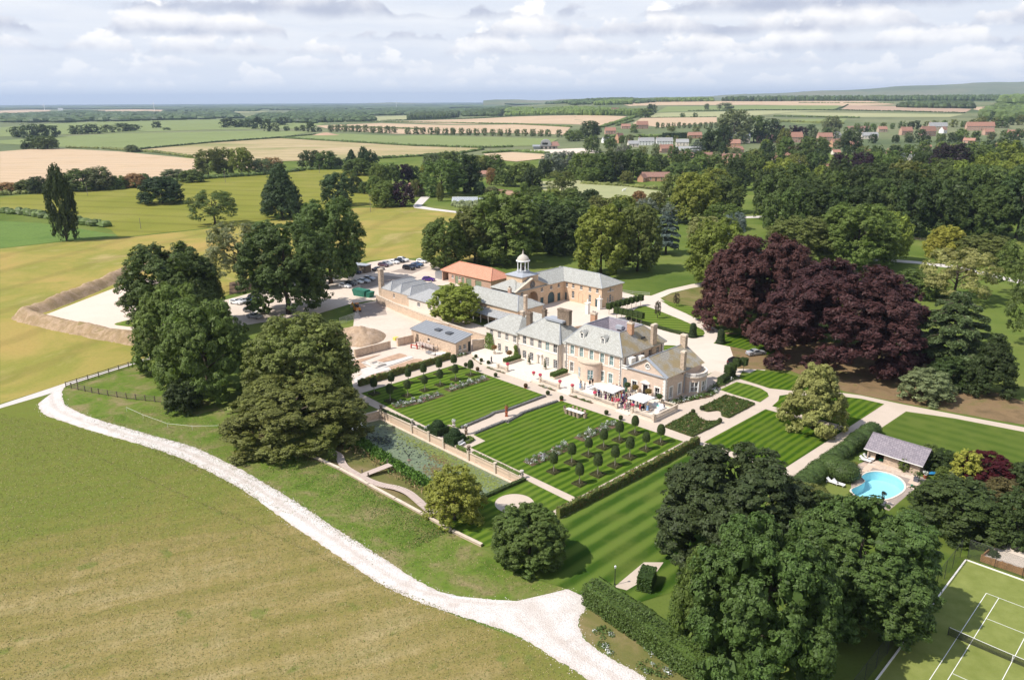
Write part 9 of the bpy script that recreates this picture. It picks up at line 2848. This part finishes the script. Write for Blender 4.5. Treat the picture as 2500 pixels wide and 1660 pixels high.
# ---- greenhouses, village and farms
def simple_house(u,v,wpx,hpx,label,roof='pantile_far',wall='brick_pink',rz=.0,depth=None,name='village_house',chim=1,storeys=2,group='village houses',cat='house',ratio=.55,glass=False):
 b=G(u,v);m=px_m(b)
 W=wpx*m;Hh=hpx*m*1.05
 D=depth*m if depth else min(W*.8,7.5)
 he=Hh*ratio
 R=empty(name,b,rz,label,cat,group)
 w=MB()
 F=Face((-W/2,-D/2,0),(1,0,0),(0,-1,0))
 n=max(2,int(W/3.6));ops=[]
 for st in range(storeys):
  for k in range(n):
   x=W*(k+.5)/n;z0=he*(st+.28)/storeys;z1=he*(st+.8)/storeys
   if st==0 and k==n//2:z0=.05
   ops. append(rect(x-.5,x+.5,z0,z1))
 facade(w,F,rect(0,W,0,he),ops,.15)
 w. box(-W/2-.002,-W/2,-D/2,D/2,0,he);w. box(W/2,W/2+.002,-D/2,D/2,0,he);w. box(-W/2,W/2,D/2,D/2+.002,0,he)
 for s in(-1,1):w. add([(s*W/2,-D/2,he),(s*W/2,D/2,he),(s*W/2,0,Hh)],[(0,1,2)if s>0 else(0,2,1)])
 w. build('wall',M[wall],R)
 for i,o in enumerate(ops):
  q=MB();q. add([F. p(x,z,-.12)for x,z in o],[(0,1,2,3)]);pn=q. build('door' if(i==n//2)else 'window',M['door_dark']if i==n//2 else M['pane'],R)
  if i!=n//2:
   f=MB();x0,x1,z0,z1=o[0][0],o[1][0],o[0][1],o[2][1]
   fbox(f,F,x0,x1,(z0+z1)/2-.04,(z0+z1)/2+.04,-.12,-.07);fbox(f,F,(x0+x1)/2-.04,(x0+x1)/2+.04,z0,z1,-.12,-.075);fbox(f,F,x0-.06,x0+.05,z0,z1,-.1,.02);fbox(f,F,x1-.05,x1+.06,z0,z1,-.1,.02);f. build('frame',M['paint_white'],pn)
 r=MB();ov=.35
 for s in(-1,1):
  y0=s*(D/2+ov);z0=he-ov*(Hh-he)/(D/2)
  vs=[(-W/2-ov,y0,z0),(W/2+ov,y0,z0),(W/2+ov,0,Hh+.1),(-W/2-ov,0,Hh+.1)]
  r. add(vs+[(x,y,z-.15)for x,y,z in vs],[(0,1,2,3),(7,6,5,4),(0,4,5,1),(1,5,6,2),(3,7,4,0)]if s<0 else[(3,2,1,0),(4,5,6,7),(1,5,4,0),(2,6,5,1),(0,4,7,3)])
 r. build('roof',M[roof],R)
 for k in range(chim):
  x=W*(-.42 if k==0 else .4)
  c_=MB(). box(x-.45,x+.45,-.4,.4,he,Hh+1.2). build('chimney',M['brick_pink'],R)
  for t in(-.2,.2):MB(). lathe((x+t,0,Hh+1.2),[(.12,0),(.1,.4)],6). build('chimney_pot',M['terracotta'],c_)
 return R
def B(x,y):return r5b(x,y)
VH=[(B(1052,392),26,15,'small brick cottage with pink roof above the village wood','pantile_far','brick_pink',.1,1),(B(1135,470),20,22,'square brick house with pyramid like roof','tile_brown','brick_orange',.7,1),(B(1010,470),16,13,'white gabled cottage beside the square brick house','slate_grey','paint_white',.4,0),(B(1190,345),22,11,'pink roofed cottage left of the small round tree','pantile_far','brick_pink',0,1),(B(1335,345),28,17,'pink roofed cottage right of the small round tree','pantile_far','brick_pink',.2,1),(B(1370,490),38,17,'white rendered bungalow pair, left','slate_grey','paint_white',.05,1),(B(1530,490),40,17,'white rendered bungalow pair, right','slate_grey','paint_white',.05,1),(B(1255,505),26,14,'grey roofed bungalow left of the white pair','slate_grey','stone_cream',.1,1),(B(1690,495),30,15,'grey roofed bungalow right of the white pair','slate_grey','stone_cream',-.1,1),(B(1545,555),36,18,'orange roofed house in front of the bungalows','pantile_far','brick_pink',.4,1),(B(1610,600),24,17,'gabled brick house below the orange roof','tile_brown','brick_pink',.9,1),(B(1760,570),70,18,'long grey roofed terrace in the village','slate_grey','brick_pink',-.12,2),(B(1800,430),34,14,'orange roofed barn beside the tall trimmed hedge','pantile_far','brick_orange',.1,0),(B(2165,470),66,22,'large barn with pale grey sheet roof','lead','stone_cream',-.08,0),(B(2145,510),30,18,'dark brick house before the grey barn','pantile_far','brick_orange',-.1,1),(B(2140,660),54,24,'red brick terrace with brown tiled roof','tile_brown','brick_orange',-.1,2),(B(1905,650),26,25,'brick house behind the conifer left of the brick terrace','tile_brown','brick_pink',-.1,1),(B(1820,620),20,17,'orange roofed shed by the village gardens','pantile_far','brick_pink',.3,0),(B(1095,215),18,14,'far cottage among the copse','tile_brown','brick_pink',.3,1),(r6b(75,465),46,17,'orange roofed row left of the olive tree','pantile_far','brick_pink',.05,1),(r6b(330,465),32,23,'orange roofed house right of the olive tree','pantile_far','brick_pink',.05,2),(r6b(590,455),36,19,'hipped orange roof amid the village trees','pantile_far','brick_pink',.1,1),(r6b(690,505),28,18,'bright orange roofed house in front','pantile_far','brick_orange',.3,1),(r6b(690,430),26,15,'pale gabled house behind the bright orange one','slate_grey','stone_cream',.6,1),(r6b(985,435),40,15,'pale grey roofed cottage in the village','slate_grey','stone_cream',0,1),(r6b(890,365),56,11,'long dark barn behind the village','tile_brown','wood_grey',0,0),(r6b(1100,375),22,13,'brown roofed cottage right of the dark barn','pantile_far','stone_wall',.1,1),(r6b(1310,400),30,18,'orange roofed house with grey lean to','pantile_far','brick_pink',.2,1),(r6b(1500,410),46,22,'large orange hipped roof in the right part of the village','pantile_far','brick_pink',.4,1),(r6b(1590,360),44,18,'grey slate roofed house above the orange one','slate_grey','stone_wall',0,1),(r6b(1640,385),20,15,'pale gable beside the large orange roof','pantile_far','paint_white',.7,0),(r6b(1965,360),66,19,'long pink roofed farmhouse at the right','pantile_far','brick_pink',-.05,2),(r6b(2040,400),26,14,'orange roofed cottage below the pink farmhouse','pantile_far','brick_pink',.2,1),(r6b(2275,410),38,14,'pink roofed cottage near the right edge','pantile_far','brick_pink',-.1,1),(r6b(1325,625),40,17,'pale chimneyed house deep in the dark wood','slate_grey','stone_cream',0,2),(r6b(355,690),34,18,'violet slate roof with dormers at the wood edge','slate_violet','stone_wall',.1,1),(r6b(630,725),46,18,'orange roofed lodge at the edge of the dark wood','pantile_far','stone_wall',-.2,1),(r6b(200,610),50,14,'brown roofed outbuilding left of the dark wood','pantile_far','brick_pink',0,0),(r6b(570,95),14,8,'far farmhouse on the skyline','tile_brown','brick_pink',0,1),(r6b(720,95),26,6,'far white farm shed on the skyline','lead','paint_white',0,0),(r6b(810,92),22,5,'second far farm shed on the skyline','pantile_far','paint_white',0,0),((1015,478),40,28,'orange roofed cottage half hidden by trees at the lane','pantile_far','stone_wall',-.7,0),((1180,432),26,14,'brown roofed shed behind the walled garden','pantile_far','stone_wall',.3,0),((148,270),12,5,'white farm buildings in the far plain','lead','paint_white',0,0)]
for(u,v),w,h,lb,rf,wl,rz,ch in VH:
 simple_house(u,v,w,h,lb,rf,wl,rz,None,chim=ch,storeys=1 if h<17 else 2)
_rv=random. Random(9)
for i in range(20):
 u=1690+i*40+_rv. uniform(-12,12)
 simple_house(u,398-i*1.6+_rv. uniform(-24,10),_rv. uniform(18,30),_rv. uniform(11,15),f'{NTH[i]} small red roofed cottage from the left, half hidden by village trees','pantile_far',_rv. choice(('brick_pink','stone_cream','brick_orange')),_rv. uniform(-.8,.8),None,chim=1,storeys=1)
simple_house(1600,442,66,20,'long brown roofed brick bungalow by the paddock, main range','tile_brown','brick_orange',-.06,None,'bungalow',0,1,None)
simple_house(1568,444,20,18,'short wing of the brown roofed brick bungalow','tile_brown','brick_orange',.9,None,'bungalow',0,1,None)
def modern():
 b=G(1340,364);m=px_m(b)
 R=empty('modern_house',b,-.05,'modern house with big curved grey roof and pale terrace','house')
 W=38*m
 MB(). box(-W*.6,W*.55,-5,5,0,4.). build('wall',M['wood_grey'],R)
 r=MB();n=10
 for k in range(n+1):
  t=math. pi*k/n;r. v+=[(-W*.2-W*.35*math. cos(t),-5.4,3.8+8.*math. sin(t)**.7),(-W*.2-W*.35*math. cos(t),5.4,3.8+8.*math. sin(t)**.7)]
 r. f=[(2*k,2*k+1,2*k+3,2*k+2)for k in range(n)]+[tuple(range(0,2*n+2,2))];r. m=[0]*(n+1)
 r. build('curved_roof',M['slate_grey'],R)
 r=MB();r. add([(-W*1.05,-6,3.2),(-W*.5,-6,3.2),(-W*.5,0,5.2),(-W*1.05,0,5.2),(-W*.5,6,3.2),(-W*1.05,6,3.2)],[(0,1,2,3),(3,2,4,5)]);r. box(-W*1.,-W*.5,-5,5,0,3.1);r. build('low_roof',M['zinc'],R)
 r=MB();r. add([(W*.1,-6,4.),(W*.7,-6,4.),(W*.55,0,9.),(W*.2,0,9.),(W*.7,6,4.),(W*.1,6,4.)],[(0,1,2,3),(3,2,4,5),(1,4,2),(5,0,3)]);r. build('tiled_roof',M['tile_brown'],R)
 for k in range(4):
  q=MB(). box(-W*.5+k*W*.26,-W*.5+k*W*.26+2.4,-5.06,-5.01,.4,3.);q. build('window',M['pane'],R)
 for k in range(3):MB(). box(-W*.42+k*W*.12,-W*.42+k*W*.12+2.2,-5.5,-5.38,5.5,8.). build('roof_window',M['glass_dark'],R)
modern()
psheet('terrace_apron',[(1275,368),(1420,362),(1470,372),(1380,378)],.3,M['court_gravel'])
def greenhouse(u,v,wpx,label,depth=6.):
 b=G(u,v,0);m=px_m(b);W=wpx*m
 R=empty('greenhouse',b,-.06,label,'greenhouse','glasshouses of the kitchen garden')
 he,hr=1.5,3.7
 MB(). box(-W/2,W/2,0,depth,0,.5). build('base',M['brick_pink'],R)
 n=int(W/1.4)
 pane=MB(). add([(.03,-.25,he),(W/n-.03,-.25,he),(W/n-.03,depth/2,hr),(.03,depth/2,hr)],[(0,1,2,3)]). add([(.03,0,.5),(W/n-.03,0,.5),(W/n-.03,-.0,he),(.03,0,he)],[(0,1,2,3)]). mesh('pane',M['greenhouse_glass'])
 for k in range(n):
  o=link('pane',pane,R);o. location=(-W/2+W*k/n,0,0)
 MB(). add([(-W/2,depth+.25,he),(W/2,depth+.25,he),(W/2,depth/2,hr),(-W/2,depth/2,hr)],[(3,2,1,0)]). build('back_glass',M['greenhouse_glass'],R)
 for s in(-1,1):MB(). add([(s*W/2,0,.5),(s*W/2,depth,.5),(s*W/2,depth,he),(s*W/2,depth/2,hr),(s*W/2,0,he)],[(0,1,2,3,4)if s>0 else(4,3,2,1,0)]). build('gable_glass',M['greenhouse_glass'],R)
 f=MB();f. tube([(-W/2,depth/2,hr),(W/2,depth/2,hr)],.09,5);f. tube([(-W/2,-.25,he),(W/2,-.25,he)],.07,5)
 for s in(-1,1):f. tube([(s*W/2,-.25,he),(s*W/2,depth/2,hr),(s*W/2,depth+.25,he)],.07,5)
 f. build('frame',M['paint_white'],R)
greenhouse(1145,498,84,'long old greenhouse in the kitchen garden');greenhouse(1310,506,62,'second greenhouse half hidden by trees',5.)
R=empty('garden_wall',(0,0,0),0,'long pinkish brick wall of the kitchen garden','wall')
a,b=G(1180,470,0),G(1270,480,0);d=(b-a). normalized();s=Vector((-d. y,d. x,0))
MB(). obox((a+b)/2,d,s,(b-a). length/2,.25,0,3.). build('wall',M['brick_pink'],R);MB(). obox((a+b)/2,d,s,(b-a). length/2,.4,3.,3.2). build('coping',M['tile_brown'],R)
hedge('trimmed_hedge',[G(1617,338),G(1678,338)],4,8.,(.04,.065,.018),'tall trimmed dark green hedge behind the bungalows',71,.9,2.,z=terr(*G(1650,338)[:2])-.3)
def horse(u,v,rz):
 b=G(u,v)
 vs,ed,rad=[],[],[]
 def add(p,r,par):
  vs. append(p);rad. append(r)
  if par is not None:ed. append((par,len(vs)-1))
  return len(vs)-1
 hip_=add((-.6,0,1.25),(.27,.30),None);mid=add((0,0,1.18),(.27,.33),hip_);che=add((.55,0,1.2),(.25,.34),mid)
 n1=add((.85,0,1.45),(.15,.2),che);n2=add((1.15,0,1.75),(.1,.14),n1);h1=add((1.32,0,1.8),(.1,.12),n2);add((1.62,0,1.55),(.06,.07),h1)
 for s in(-1,1):
  a1=add((.5,s*.17,.8),(.1,.1),che);a2=add((.52,s*.17,.45),(.06,.06),a1);add((.5,s*.17,.05),(.05,.05),a2)
  k1=add((-.55,s*.17,.85),(.13,.14),hip_);k2=add((-.78,s*.17,.5),(.06,.06),k1);add((-.7,s*.17,.05),(.05,.05),k2)
  add((1.3,s*.06,1.97),(.02,.02),h1)
 tl=add((-.9,0,1.15),(.05,.05),hip_);add((-1.,0,.7),(.06,.05),tl)
 me=bpy. data. meshes. new('horse');me. from_pydata(vs,ed,[])
 o=bpy. data. objects. new('tmp',me);COL. objects. link(o);o. modifiers. new('s','SKIN')
 for i,q in enumerate(me. skin_vertices[0]. data):q. radius=rad[i];q. use_root=i==0
 ss=o. modifiers. new('u','SUBSURF');ss. levels=1;ss. render_levels=1
 ev=bpy. data. meshes. new_from_object(o. evaluated_get(bpy. context. evaluated_depsgraph_get()));bpy. data. objects. remove(o)
 ev. materials. append(M['paint_white']);ev. polygons. foreach_set('use_smooth',[True]*len(ev. polygons))
 R=link('horse',ev);R. location=b;R. rotation_euler=(0,0,rz);R. scale=(1.5,1.5,1.5)
 tag(R,'white horse standing in the paddock','horse')
horse(1523,470,.4)
# ---- haze in the air
HZ=MB(). box(-26000,26000,-3200,31000,-6,330). build('haze',None)
hm=bpy. data. materials. new('haze');hm. use_nodes=True
g=NT(hm. node_tree);out=g. n('ShaderNodeOutputMaterial');pv=g. n('ShaderNodeVolumePrincipled')
pv. inputs['Color']. default_value=(.62,.77,1.,1);pv. inputs['Density']. default_value=5.6e-5;pv. inputs['Anisotropy']. default_value=.1
g. l(pv. outputs[0],out. inputs['Volume'])
HZ. data. materials. clear();HZ. data. materials. append(hm)
tag(HZ,'thin blue haze in the distant air','haze',kind='stuff')
